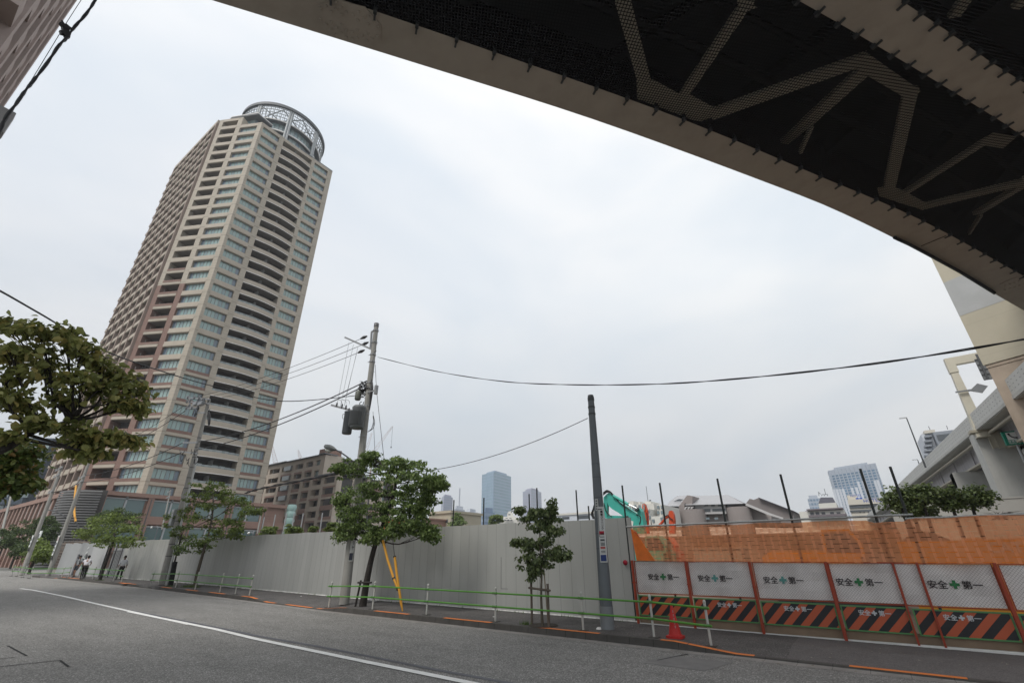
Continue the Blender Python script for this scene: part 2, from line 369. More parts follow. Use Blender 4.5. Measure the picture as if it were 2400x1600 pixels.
# building site behind the hoarding
m = MB()
for x0, x1 in zip(XS[3:-2], XS[4:-1]):
    if x0 < -66: continue
    m.quad((x0, 17.0, gz(x0) + .155), (x1, 17.0, gz(x1) + .155), (x1, 47, gz(x1) + .155), (x0, 47, gz(x0) + .155))
tag(m.build('site_ground', dirt_m), kind='structure')
# ================================================================== residential tower
beige = mat('tower_beige_tile', (.41, .365, .30), .75, .07, .35, .1, 4); add_lines(beige, 2, .84, .06, .78); add_lines(beige, 2, 3.332, .1, .5, .9)
beige2 = mat('tower_beige_plain', (.42, .37, .305), .75, .06, .5); add_lines(beige2, 2, 3.332, .16, .45, 2.52); add_lines(beige2, 2, 3.332, .1, .5, 3.1)
brown = mat('tower_brown_tile', (.215, .135, .11), .75, .08, .5); add_lines(brown, 2, .42, .05, .82)
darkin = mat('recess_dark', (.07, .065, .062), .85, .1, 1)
recess = mat('recess_grey', (.22, .20, .18), .85, .1, 1)
tglass = glass_mat('tower_window_glass', [(.19, .29, .28), (.27, .39, .37), (.10, .15, .20), (.22, .34, .33), (.48, .55, .54), (.13, .18, .23), (.28, .40, .38), (.20, .29, .30), (.25, .37, .35)])
railg = glass_mat('balcony_glass', [(.20, .23, .23), (.24, .27, .27), (.17, .2, .21)], .15, .6)
mull = mat('mullion_metal', (.25, .25, .24), .5, 0)
white_lip = mat('white_lip', (.75, .74, .72), .6, .04, 2)
steelg = mat('crown_steel', (.21, .225, .23), .5, .06, 1, metal=.3)
steell = mat('crown_column', (.38, .40, .41), .45, .05, 1)
eave_m = mat('crown_eave', (.12, .13, .14), .6, .1, 1)
TZ = 115.16; FH = 3.332; NF = 31
tower = wthing('residential_tower', 'very tall beige apartment tower with a round steel lattice crown', 'tower', (-130, 45, 0))
class Face:
    def __init__(s, o, u, n): s.o = Vector((o[0], o[1], 0)); s.u = Vector((u[0], u[1], 0)).normalized(); s.n = Vector((n[0], n[1], 0)).normalized()
    def P(s, a, z, d=0): return s.o + s.u * a + s.n * d + Vector((0, 0, z))
    def box(s, mb, a0, a1, z0, z1, d0, d1, m=0): return mb.obox(s.P(a0, z0, d0), s.u * (a1 - a0), s.n * (d1 - d0), Vector((0, 0, z1 - z0)), m)
FE = Face((-112, 33.1), (0, 1), (1, 0))             # east face
FS = Face((-112, 33.1), (-.883, -.469), (.469, -.883))   # chamfer
FL = Face((-125.3, 26.2), (-1, 0), (0, -1))         # side face that runs back along the street
core = MB(); core.prism([(-115.5, 36), (-115.5, 55.6), (-128, 62.5), (-155, 62.5), (-155, 30), (-126, 29.8)], 0, 117.3)
core.build('core_wall', recess, tower)
pil = []
def pilaster(f, a0, a1, top, mt=beige, d=0.0, d0=-2.6, cut=None):
    m = MB()
    if cut: f.box(m, a0, a1, 8, cut, d0, d, 1); f.box(m, a0, a1, cut, top, d0, d, 0)
    else: f.box(m, a0, a1, 8, top, d0, d)
    return m.build('pilaster', [mt, brown], tower)
# corner ridge pilaster as one prism
m = MB(); m.prism([(-112, 33.1), (-112, 33.8), (-114.2, 33.8), (-115.5, 33.1), FS.P(1.3, 0, -2.2)[:2], FS.P(1.3, 0)[:2]], 8, 116.3); m.build('pilaster', beige, tower)
pilaster(FE, 5.5, 6.8, 116.3); pilaster(FE, 16.1, 17.15, 116.3); pilaster(FE, 21.8, 23.25, 116.3)
pilaster(FS, 6.75, 8.15, 119.6, cut=62); pilaster(FS, 13.0, 14.2, 119.6, cut=62)
def win(f, a0, a1, zt, h, n, brown_sill, d=-.55):
    m = MB(); zb = zt - h; w = (a1 - a0 - .1) / n
    f.box(m, a0, a1, zb, zb + .1, d - .02, d + .1, 1); f.box(m, a0, a1, zt - .08, zt, d - .02, d + .1, 1)
    for i in range(n + 1):
        x = a0 + .02 + i * w; f.box(m, x, x + .07, zb, zt, d - .02, d + .08, 1)
    for i in range(n):
        x = a0 + .09 + i * w; m.quad(f.P(x, zb + .1, d), f.P(x + w - .07, zb + .1, d), f.P(x + w - .07, zt - .08, d), f.P(x, zt - .08, d), 0)
    if brown_sill: f.box(m, a0, a1, zb - .62, zb, -.4, .02, 2)
    m.build('window', [tglass, mull, brown], tower)
wall = MB()
for i in range(NF):
    zt = TZ - i * FH; zb = zt - 2.02; nz = zt - FH
    low = i >= 22
    for (f, a0, a1, n) in ((FE, .7, 5.5, 6), (FE, 17.15, 21.8, 6), (FS, 1.3, 6.75, 6)):
        win(f, a0, a1, zt, 2.02 if not low else 1.6 if False else 2.02, n, low)
        sp_ = MB(); f.box(sp_, a0, a1, nz, zb - (.62 if low else 0), -.7, 0); f.box(sp_, a0, a1, nz + .1, nz + .62, 0, .07)
        sp_.build('spandrel', beige2, tower)
for (f, a0, a1) in ((FE, .7, 5.5), (FE, 17.15, 21.8), (FS, 1.3, 6.75)): f.box(wall, a0, a1, TZ, 116.3, -.7, 0)
FEb = FE
# curved balconies in the middle of the east face
def bal_curve(t): return -.05 + .5 * math.sin(PI * t)
NS = 14
for i in range(NF + 0):
    zt = TZ - i * FH - 3.25; m = MB()        # zt = underside of parapet i
    a0, a1 = 6.8, 16.1
    pts = [FE.P(a0 + (a1 - a0) * j / NS, 0, bal_curve(j / NS)) for j in range(NS + 1)]; inn = [FE.P(a0 + (a1 - a0) * j / NS, 0, bal_curve(j / NS) - .16) for j in range(NS + 1)]
    for j in range(NS):
        z0, z1_, z2_ = zt, zt + .14, zt + 1.25
        for (b0, b1, mi) in ((z0, z1_, 1), (z1_, z2_, 0)):
            q = .05 if mi else 0
            p = [pts[j] + Vector((q, 0, b0)), pts[j + 1] + Vector((q, 0, b0)), pts[j + 1] + Vector((q, 0, b1)), pts[j] + Vector((q, 0, b1))]
            r = [inn[j] + Vector((0, 0, b0)), inn[j + 1] + Vector((0, 0, b0)), inn[j + 1] + Vector((0, 0, b1)), inn[j] + Vector((0, 0, b1))]
            m.quad(*p, mi); m.quad(r[1], r[0], r[3], r[2], mi); m.quad(p[3], p[2], r[2], r[3], mi)
        m.quad(pts[j] + Vector((.05, 0, zt)), FE.P(a0 + (a1 - a0) * j / NS, zt, -2.4), FE.P(a0 + (a1 - a0) * (j + 1) / NS, zt, -2.4), pts[j + 1] + Vector((.05, 0, zt)), 2)
        # glass rail strip above the parapet
        if j % 1 == 0 and i > 15: m.quad(pts[j] + Vector((-.06, 0, zt + 1.27)), pts[j + 1] + Vector((-.06, 0, zt + 1.27)), pts[j + 1] + Vector((-.06, 0, zt + 1.72)), pts[j] + Vector((-.06, 0, zt + 1.72)), 3)
    # partition screens
    for q in (.44, .47): FE.box(m, a0 + (a1 - a0) * q, a0 + (a1 - a0) * q + .06, zt + .2, zt + 3.0, -2.2, -.5, 4)
    # rooms behind
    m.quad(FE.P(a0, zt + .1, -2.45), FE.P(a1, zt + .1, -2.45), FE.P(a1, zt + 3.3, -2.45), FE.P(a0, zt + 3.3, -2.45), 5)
    for q in (.06, .2, .55, .72): FE.box(m, a0 + (a1 - a0) * q, a0 + (a1 - a0) * (q + .13), zt + .2, zt + 2.3, -2.44, -2.38, 6)
    m.build('balcony', [beige2, white_lip, recess, railg, mull, darkin, tglass], tower)
FE.box(wall, 6.8, 16.1, TZ + .1, 116.3, -2.5, -.1, 0)
# balconies on the chamfer
for i in range(NF + 1):
    zt = TZ + 3.45 - i * FH; m = MB(); a0, a1 = 8.15, 13.0; low = i >= 15
    FS.box(m, a0, a1, zt - FH, zt - FH + 1.3, -.25, 0, 1 if False else 0); FS.box(m, a0, a1, zt - FH + .1, zt - FH + .62, 0, .07, 0)
    if low: FS.box(m, a0, a1, zt - FH + .75, zt - FH + 1.32, -.2, .05, 1)
    FS.box(m, a0, a1, zt - FH, zt - FH + .12, -2.4, -.25, 2)
    m.quad(FS.P(a0, zt - FH, -2.4), FS.P(a1, zt - FH, -2.4), FS.P(a1, zt, -2.4), FS.P(a0, zt, -2.4), 3)
    FS.box(m, a0 + .3, a0 + 2.2, zt - FH + .2, zt - FH + 2.3, -2.39, -2.33, 4); FS.box(m, a1 - .9, a1 - .85, zt - FH + 1.2, zt - FH + 2.2, -.4, -.3, 5)
    m.build('balcony', [beige2, brown, recess, darkin, tglass, mull], tower)
FS.box(wall, 8.15, 13, 118.6, 119.6, -2.4, 0)
wall.build('wall', beige2, tower)
# long side face: brown pilasters, one slab strip per floor
LX = 29.5; ncol = 6
for c in range(ncol + 1):
    a = LX * c / ncol; m = MB(); FL.box(m, a - .35, a + .35, 8, 118.4, -2.0, .28); m.build('pilaster', mat('side_pilaster', (.28, .215, .18), .75, .1, .3), tower)
for i in range(NF + 1):
    zt = TZ + 3.45 - i * FH; m = MB(); z0 = zt - FH
    FL.box(m, .0, LX + 2.3, z0, z0 + 1.2, -.1, .12, 0); FL.box(m, 0, LX + 2.3, z0 + .12, z0 + .66, .12, .19, 0)
    FL.box(m, 0, LX + 2.3, z0, z0 + .15, -2.2, -.1, 2)
    FL.box(m, LX + .2, LX + 2.3, z0, z0 + 1.2, -3.5, .12, 0)
    m.quad(FL.P(0, z0, -2.2), FL.P(LX, z0, -2.2), FL.P(LX, zt, -2.2), FL.P(0, zt, -2.2), 3)
    for c in range(ncol): FL.box(m, LX * c / ncol + 1.0, LX * c / ncol + 3.4, z0 + .2, z0 + 2.3, -2.19, -2.1, 4)
    m.build('balcony', [beige2, brown, recess, darkin, tglass], tower)
m = MB(); FL.box(m, -.35, LX + .4, 118.4, 119.7, -1.2, .2); m.build('roof_beam', beige2, tower)
# roof parapet step and penthouse
m = MB(); m.prism([(-112.6, 33.6), (-112.6, 56.2), (-128, 62.4), (-155, 62.4), (-155, 26.6), (-125, 26.6), FS.P(8, 0, -.2)[:2]], 116.05, 116.28); m.build('roof', recess, tower)
CX, CY = -126.6, 44.8
cg = glass_mat('crown_glass', [(.22, .31, .33), (.26, .35, .36), (.18, .25, .30), (.3, .38, .38)], .1, .8)
def ring(m, r0, r1, z0, z1, mi=0, n=72, cx=CX, cy=CY):
    vs = []
    for k in range(n):
        a = 2 * PI * k / n
        for r, z in ((r0, z0), (r1, z0), (r1, z1), (r0, z1)): vs.append((cx + r * math.cos(a), cy + r * math.sin(a), z))
    fs = []
    for k in range(n):
        b, c = 4 * k, 4 * ((k + 1) % n)
        for q in range(4): fs.append((b + q, c + q, c + (q + 1) % 4, b + (q + 1) % 4))
    m.add(vs, fs, mi, False)
crown = MB(); ring(crown, 4, 11.7, 121.4, 121.8, 2); ring(crown, 11.7, 11.95, 121.55, 121.95, 1); ring(crown, 3, 12.1, 125.3, 125.6, 2); ring(crown, 12.1, 12.35, 125.35, 125.75, 1)
crown_o = crown.build('crown_ledge', [steelg, white_lip, eave_m], tower)
m = MB()
for k in range(60):      # glazing of the drum
    a0, a1 = 2 * PI * k / 60, 2 * PI * (k + 1) / 60
    for (z0, z1_) in ((116.3, 121.4), (121.8, 125.3)):
        r = 10.9; m.quad((CX + r * math.cos(a0), CY + r * math.sin(a0), z0), (CX + r * math.cos(a1), CY + r * math.sin(a1), z0), (CX + r * math.cos(a1), CY + r * math.sin(a1), z1_), (CX + r * math.cos(a0), CY + r * math.sin(a0), z1_), 0)
        m.bar((CX + 11.0 * math.cos(a0), CY + 11.0 * math.sin(a0), z0), (CX + 11.0 * math.cos(a0), CY + 11.0 * math.sin(a0), z1_), .1, .16, 1)
m.build('drum_glazing', [cg, steelg], tower)
m = MB(); ring(m, 12.3, 12.95, 131.2, 131.9, 1); ring(m, 12.25, 12.95, 130.9, 131.2, 1); 
for z in (126.8, 128.1, 129.4, 130.4): ring(m, 12.35, 12.5, z, z + .14, 0)
for k in range(72):
    a = 2 * PI * k / 72; m.bar((CX + 12.45 * math.cos(a), CY + 12.45 * math.sin(a), 125.6), (CX + 12.45 * math.cos(a), CY + 12.45 * math.sin(a), 131), .13, .2)
    a = 2 * PI * (k + .5) / 72; m.bar((CX + 11.4 * math.cos(a), CY + 11.4 * math.sin(a), 125.6), (CX + 12.6 * math.cos(a), CY + 12.6 * math.sin(a), 131.2), .09)
for k in range(12):
    a, b = 2 * PI * k / 12, 2 * PI * (k + 1) / 12
    p = lambda t, z, r=11.6: (CX + r * math.cos(t), CY + r * math.sin(t), z)
    m.bar(p(a, 125.8), p(b, 131), .22); m.bar(p(b, 125.8), p(a, 131), .22)
m.build('crown_lattice', [steelg, eave_m], tower)
for az in (-62, -18, 26, 70):
    for da in (-1.6, 1.6):
        a = R(az + da); m = MB(); m.tube([(CX + 12.3 * math.cos(a), CY + 12.3 * math.sin(a), z) for z in (116.3, 132.0)], .34, 10); m.build('crown_column', steell, tower)
# glazed penthouse with a dark eave under the crown
pp = [(-116.5, 32.6), (-117.2, 36.4), (-114.5, 40), (-114.5, 57), (-127, 60.5), (-150, 60.5), (-150, 29), (-124.5, 28.9)]
def inset(poly, d):
    cx, cy = sum(p[0] for p in poly) / len(poly), sum(p[1] for p in poly) / len(poly); out = []
    for x, y in poly: l = math.hypot(x - cx, y - cy); out.append((x - (x - cx) / l * d, y - (y - cy) / l * d))
    return out
pent = [(-118.5, 33.2), (-119.2, 37), (-127, 33), (-148, 33), (-148, 30.6), (-125, 30.6)]
m = MB()
def glaz(poly, z0, z1_, step=1.5):
    for (p, q) in zip(poly, poly[1:] + poly[:1]):
        p, q = Vector(p + (0,)), Vector(q + (0,)); n = max(1, int((q - p).length / step))
        for i in range(n):
            a, b = p.lerp(q, i / n), p.lerp(q, (i + 1) / n); e0, e1 = Vector((0, 0, z0)), Vector((0, 0, z1_))
            m.quad(a + e0, b + e0, b + e1, a + e1, 0); m.bar(a + e0, a + e1, .12, .2, 1)
glaz(pent, 117.3, 122.3)
m.prism([(-116.3, 32.6), (-117.0, 37.4), (-121, 39), (-127, 33), (-150, 33), (-150, 28.6), (-124.0, 28.7)], 122.3, 122.75, 2)
m.prism([(-116.2, 32.55), (-116.9, 37.5), (-117.1, 37.4), (-116.45, 32.7), (-124.0, 28.85), (-150, 28.75), (-150, 28.5), (-124.0, 28.6)], 122.75, 123.0, 3)
east = [(-115.6, 46), (-115.6, 56.6), (-124, 60), (-130, 60), (-124, 46)]
glaz(east, 116.3, 118.3); m.prism([(-114.0, 46), (-114.0, 57.4), (-124, 61.5), (-130, 60), (-124, 46)], 118.3, 118.7, 2)
m.build('penthouse', [cg, steelg, eave_m, white_lip], tower)
# podium: brown frames with large panes, louvred drum, long side wing
pod = mat('podium_brown', (.29, .185, .15), .75, .08, .8); add_lines(pod, 2, .6, .04, .8)
podg = glass_mat('podium_glass', [(.12, .19, .18), (.15, .22, .21), (.10, .16, .16)], .1, .7)
louv = mat('louvre_grey', (.10, .10, .10), .6, .1, 1)
FP = Face((-109.5, 30), (0, 1), (1, 0))
m = MB(); FP.box(m, -3.6, 31.5, 0, 12.6, -3, -.6, 0); FP.box(m, -3.8, 31.6, 12.6, 13.3, -3.2, .1, 0)
for i in range(5):
    a = -3.6 + i * 7.4
    FP.box(m, a, a + 1.0, 0, 12.6, -.6, 0, 0); FP.box(m, a + .42, a + .6, 1, 12.4, 0, .04, 1)
for z in (8.0, 3.0): FP.box(m, -3.6, 31.5, z, z + 1.4, -.6, -.05, 0)
for i in range(4):
    a = -2.6 + i * 7.4
    for (z0, z1_) in ((9.4, 12.6), (4.4, 8.0)):
        for j in range(2): m.quad(FP.P(a + .1 + j * 3.2, z0, -.5), FP.P(a + 2.9 + j * 3.2, z0, -.5), FP.P(a + 2.9 + j * 3.2, z1_ - .5, -.5), FP.P(a + .1 + j * 3.2, z1_ - .5, -.5), 2)
        FP.box(m, a, a + 6.4, z1_ - .5, z1_ - .3, -.55, -.3, 3); FP.box(m, a + 2.95, a + 3.25, z0, z1_, -.55, -.3, 3)
m.build('podium', [pod, louv, podg, steell], tower)
m = MB()
n = 26; cxx, cyy, rr = -113.5, 29.0, 7.2
for k in range(30):
    z = .5 + k * .42
    pts = [(cxx + rr * math.cos(a), cyy + rr * math.sin(a)) for a in [R(195 + 140 * i / n) for i in range(n + 1)]]
    for (p, q) in zip(pts, pts[1:]): m.obox((p[0], p[1], z), (q[0] - p[0], q[1] - p[1], 0), (-.25 * math.cos(0), .0, .12), (0, 0, .16))
m.prism([(cxx + (rr - .5) * math.cos(R(190 + 150 * i / n)), cyy + (rr - .5) * math.sin(R(190 + 150 * i / n))) for i in range(n + 1)], 0, 13.1, 1)
m.build('louvre_screen', [mat('louvre_slat', (.13, .13, .13), .5, .1, 1), darkin], tower)
FW = Face((-117, 23.6), (-1, 0), (0, -1))
m = MB(); FW.box(m, 2, 62, 0, 12.7, -3, -.7, 0); FW.box(m, 0, 62, 12.7, 13.5, -4, .15, 0); FW.box(m, 2, 62, 7.8, 8.8, -.7, -.05, 0)
for i in range(17):
    a = 1.5 + i * 3.6; FW.box(m, a, a + .9, 0, 12.7, -.7, 0, 0)
    for (z0, z1_) in ((8.8, 12.5), (3, 7.8)):
        m.quad(FW.P(a + 1.1, z0, -.65), FW.P(a + 2.2, z0, -.65), FW.P(a + 2.2, z1_, -.65), FW.P(a + 1.1, z1_, -.65), 1); FW.box(m, a + 2.2, a + 3.3, z0, z1_, -.68, -.35, 2)
m.build('side_wing', [pod, podg, mat('wing_panel', (.36, .37, .36), .6, .05, 1)], tower)
m = MB()      # green glass stair tube at the right end of the podium
for k in range(8):
    z = 2 + k * 1.45; m.lathe([(.95, z), (1.15, z + .75), (.95, z + 1.4)], (-109.3, 62.6, 0), 12, 0)
    m.lathe([(1.0, z + 1.4), (1.0, z + 1.45)], (-109.3, 62.6, 0), 12, 1)
m.build('stair_glazing', [glass_mat('stair_glass', [(.3, .45, .42)], .15, .6), louv], tower)

# ================================================================== mid-rise apartments to the right of the tower
mid = wthing('apartment_building', 'brown and beige apartment block seen right of the tall tower', 'apartment block', (-140, 85, 0))
mb_ = mat('midrise_beige', (.50, .43, .355), .8, .06, .6); mbr = mat('midrise_brown', (.31, .205, .17), .8, .08, .6)
FM = Face((-126.4, 80), (-1, 0), (0, -1))
def X_(x, y, Y=80): return ony(zm(x, y), Y)
cols = [(-.6, 1.7 + .0), ]
edges = [-(X_(px, py).x + 126.4) for px, py in ((985, 400), (910, 440), (870, 440), (760, 475), (720, 470), (595, 515), (560, 490), (460, 530), (400, 510), (365, 520), (210, 570), (150, 600))]
# edges: right->left : [985..910] window, [870..760], [720..595], [560..400 bay window], [365..210], then further bays
bays = [(edges[0], edges[1], 'w'), (edges[2], edges[3], 'b'), (edges[4], edges[5], 'b'), (edges[6], edges[8], 'v'), (edges[9], edges[10], 'b')]
last = edges[10]; 
for k in range(3): bays.append((last + 1.4 + k * 6.8, last + 6.6 + k * 6.8, 'b'))
WL = bays[-1][1] + 1; RT = 30.4
MF = 3.03; row0 = 28.95
wallm = MB(); openings = 0
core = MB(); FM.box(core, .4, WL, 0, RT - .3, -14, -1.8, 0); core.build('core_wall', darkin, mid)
grp = [wallm]
prev = 0
for (a, b, k) in sorted(bays):
    FM.box(wallm, prev, a, 24.0 if a < 5.3 else 13.5, RT - .2, -1.8, 0, 0)
    if a > 5.3: FM.box(wallm, prev if prev > 5.2 else 5.2, a, 0, 13.5, -1.8, 0, 1)
    prev = b
FM.box(wallm, prev, WL, 0, RT - .2, -1.8, 0, 0)
for i in range(10):
    zt = row0 - i * MF
    for j, (a, b, k) in enumerate(sorted(bays)):
        if i >= 2 and a < 5.2: continue
        br = (i >= 2 and (j + i) % 3 != 0) or i >= 5
        if i == 0: FM.box(wallm, a, b, zt, RT - .2, -1.8, -.02, 0)
        FM.box(wallm, a, b, zt - MF, zt - 1.55, -1.2, -.03, 1 if br else 0)
        FM.box(wallm, a, b, zt - MF, zt - MF + .55, -.03, .04, 0 if (i + j) % 4 == 0 else 1)
        m = MB()
        if k == 'w':
            m.quad(FM.P(a + .1, zt - 1.5, -.5), FM.P(b - .1, zt - 1.5, -.5), FM.P(b - .1, zt - .05, -.5), FM.P(a + .1, zt - .05, -.5), 0); FM.box(m, (a + b) / 2, (a + b) / 2 + .1, zt - 1.5, zt, -.48, -.4, 1)
            m.build('window', [podg, mull], mid)
        elif k == 'v':
            FM.box(m, a + .2, b - 2.4, zt - 1.6, zt - .1, -.2, .5, 1)
            for q in range(5): FM.box(m, a + .3 + q * .78, a + .95 + q * .78, zt - 1.45, zt - .2, .5, .53, 0)
            m.build('window', [mat('bay_window_glass', (.5, .55, .56), .25, .05, 3), mull], mid)
        elif i < 8:
            FM.box(m, a, b, zt - MF + .02, zt - MF + .12, -1.7, -.1, 1); FM.box(m, a + (b - a) * .25, a + (b - a) * .5, zt - 2.6, zt - .6, -1.75, -1.68, 0); FM.box(m, a + (b - a) * .72, a + (b - a) * .78, zt - 1.6, zt, -1.6, -.3, 1)
            m.build('balcony', [podg, mull], mid)
wallm.build('wall', [mb_, mbr], mid)
m = MB(); FM.box(m, -.4, 2.6, RT, RT + .25, -4, .7, 0); FM.box(m, 2.6, 20.5, RT - .2, RT + .05, -14, .6, 0); FM.box(m, 20.5, WL, RT - .1, RT + .15, -14, .9, 0); m.build('roof_edge', mat('roof_edge_grey', (.17, .18, .19), .6, .08, 1), mid)
# lower wing to the right and its return face
FN = Face((-131.6, 79.95), (1, 0), (0, -1)); m = MB()
wing_b = [(.3, 5.0), (6.4, 12.5)]
FN.box(m, 0, 12.9, 0, 22.6, -12, -1.7, 2); prev = 0
for a, b in wing_b + [(12.9, 12.9)]: FN.box(m, prev, a, 0, 23.9, -1.7, 0, 0); prev = b
for i in range(8):
    zt = 23.3 - i * MF
    for j, (a, b) in enumerate(wing_b):
        br = (i >= 1 and j == 1) or i >= 4
        FN.box(m, a, b, zt - MF, zt - 1.7, -1.2, -.03, 1 if br else 0); FN.box(m, a, b, zt - MF, zt - MF + .5, -.03, .04, 1 if (i + j) % 2 else 0)
        if i == 0: FN.box(m, a, b, zt, 23.9, -1.2, -.03, 0)
        FN.box(m, a + 2.6, a + 3.2, zt - 2.6, zt - .2, -1.69, -1.6, 4)
FN.box(m, 2.0, 13.4, 23.9, 24.25, -12, .6, 3)
FR = Face((-118.7, 80), (0, 1), (1, 0))
FR.box(m, 0, 22, 0, 23.9, -5, -1.3, 2)
for c in range(5): FR.box(m, c * 5.2, c * 5.2 + 1.0, 0, 23.9, -1.3, 0, 0)
for i in range(8):
    zt = 22.6 - i * MF
    for c in range(4): FR.box(m, c * 5.2 + 1, c * 5.2 + 5.2, zt - MF, zt - 1.7, -1.3, -.02, 0 if i % 2 else 1); FR.box(m, c * 5.2 + 1.4, c * 5.2 + 2.6, zt - 1.7, zt - .1, -1.25, -1.2, 4)
m.build('wing', [mb_, mbr, darkin, MATS['roof_edge_grey'], podg], mid)
# brick-red lift tower on the roof
m = MB(); br2 = mat('midrise_redbrown', (.29, .18, .14), .8, .06, .8); xc_, xl_ = ony(zm(1085, 200), 82).x, ony(zm(970, 260), 82).x; yf_ = onx(zm(1320, 225), xc_).y; zt_ = ony(zm(1085, 195), 82).z; m.box(xl_, xc_, 82, yf_, 20, zt_, 0); zz_ = ony(zm(1075, 362), 82).z; m.box(xl_, xc_ + .1, 81.9, yf_ + .1, zz_ - .35, zz_, 1); m.build('lift_tower', [br2, white_lip], mid)
FM.box(m := MB(), -.02, 3.2, 24, RT, -6, -1.7, 0); m.build('corner_wall', mb_, mid)
# ================================================================== expressway viaduct overhead
ZV = 16.35
gird = mat('girder_paint', (.36, .32, .275), .6, .07, .8, stain=.25, dirt=(.2, .17, .13))
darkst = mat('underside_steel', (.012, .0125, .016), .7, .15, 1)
brace_m = mat('brace_paint', (.36, .33, .27), .6, .06, 1)
clamp_m = mat('clamp_steel', (.05, .055, .06), .6, .05, 1)
viad = wthing('elevated_expressway', 'dark underside of an elevated expressway curving across the upper right', 'viaduct', (4, 16, 0))
def smooth(pts, n=6):
    P = [Vector(p) for p in pts]; out = []
    for i in range(len(P) - 1):
        a, b = P[max(i - 1, 0)], P[i]; c, d = P[i + 1], P[min(i + 2, len(P) - 1)]
        for k in range(n):
            t = k / n; out.append(.5 * ((2 * b) + (c - a) * t + (2 * a - 5 * b + 4 * c - d) * t * t + (3 * b - a - 3 * c + d) * t ** 3))
    return out + [P[-1]]
def line_of(px, z):
    P = [onz(p, z) for p in px]; P = [Vector((p.x, p.y, 0)) for p in P]
    a = (P[0] - P[1]).normalized(); b = (P[-1] - P[-2]).normalized()
    return [P[0] + a * 22, P[0] + a * 10, *P, P[-1] + b * 10, P[-1] + b * 24]
g1o = smooth(line_of([z5(-50, -10), z5(1200, 375), z5(2352, 740), z6(900, 963), z6(1300, 1125), z6(1750, 1350), z6(2100, 1550)], ZV))
g1i = smooth(line_of([z5(790, 0), z5(1560, 265), z6(190, 530), z6(680, 720), z6(1130, 910), z6(1720, 1165), z6(2240, 1450)], ZV))
g2o = smooth(line_of([z6(1050, 0), z6(1340, 165), z6(1750, 410), z6(2100, 625), z6(2240, 720)], ZV))
g2i = smooth(line_of([z6(1590, 0), z6(1860, 180), z6(2070, 330), z6(2240, 435)], ZV))
def resample(P, n):
    L_ = [0]
    for a, b in zip(P, P[1:]): L_.append(L_[-1] + (b - a).length)
    out = []; j = 0
    for i in range(n):
        s = L_[-1] * i / (n - 1)
        while j < len(P) - 2 and L_[j + 1] < s: j += 1
        t = (s - L_[j]) / max(1e-9, L_[j + 1] - L_[j]); out.append(P[j].lerp(P[j + 1], min(1, max(0, t))))
    return out
NG = 60
g1o, g1i, g2o, g2i = (resample(g, NG) for g in (g1o, g1i, g2o, g2i))
def offs(P, d):
    out = []
    for i, p in enumerate(P):
        t = (P[min(i + 1, len(P) - 1)] - P[max(i - 1, 0)]).normalized(); out.append(p + Vector((t.y, -t.x, 0)) * d)
    return out
g3o, g3i = offs(g2o, 5.6), offs(g2o, 6.7); dk = offs(g2o, 8.2)
def girder(A, B, z0, z1_, name, mt, flange=.06):
    m = MB(); up0, up1 = Vector((0, 0, z0)), Vector((0, 0, z1_))
    for i in range(NG - 1):
        a, b, c, d = A[i], A[i + 1], B[i + 1], B[i]
        m.quad(a + up0, d + up0, c + up0, b + up0, 0); m.quad(a + up1, b + up1, c + up1, d + up1, 0)
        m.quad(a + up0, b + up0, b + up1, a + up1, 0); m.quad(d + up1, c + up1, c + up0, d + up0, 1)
    return m.build(name, mt, viad)
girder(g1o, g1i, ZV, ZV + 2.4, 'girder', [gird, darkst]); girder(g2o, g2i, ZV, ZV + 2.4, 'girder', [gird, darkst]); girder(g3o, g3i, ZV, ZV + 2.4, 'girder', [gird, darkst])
m = MB()
for i in range(NG - 1):
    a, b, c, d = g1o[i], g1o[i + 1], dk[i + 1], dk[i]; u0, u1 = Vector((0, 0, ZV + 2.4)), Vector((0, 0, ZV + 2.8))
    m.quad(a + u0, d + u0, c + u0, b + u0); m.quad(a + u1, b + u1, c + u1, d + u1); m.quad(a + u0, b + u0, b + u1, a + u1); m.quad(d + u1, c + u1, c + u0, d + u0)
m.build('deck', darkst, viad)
m = MB()
for i in range(NG - 1):      # parapet along the outer edge, and the far edge
    for A, s in ((g1o, 1), (dk, -1)):
        B = offs(A, .25 * s); u0, u1 = Vector((0, 0, ZV + 2.8)), Vector((0, 0, ZV + 3.8))
        a, b, c, d = A[i], A[i + 1], B[i + 1], B[i]
        m.quad(a + u0, b + u0, b + u1, a + u1); m.quad(a + u1, b + u1, c + u1, d + u1); m.quad(d + u1, c + u1, c + u0, d + u0)
m.build('parapet', gird, viad)
# cross frames under the deck (dark) every few metres, longitudinal stringers and pipes
def crossbeam(i, name='cross_beam'):
    m = MB(); a, b = g1i[i], g2o[i]; m.bar(a + Vector((0, 0, ZV + 2.1)), b + Vector((0, 0, ZV + 2.1)), .25, .6); a, b = g2i[i], g3o[i]; m.bar(a + Vector((0, 0, ZV + 2.1)), b + Vector((0, 0, ZV + 2.1)), .25, .6)
    m.build(name, darkst, viad)
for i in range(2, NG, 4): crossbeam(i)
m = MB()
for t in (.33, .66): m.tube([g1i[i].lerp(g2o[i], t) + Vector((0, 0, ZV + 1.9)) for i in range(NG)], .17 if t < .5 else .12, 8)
m.build('drain_pipe', darkst, viad)
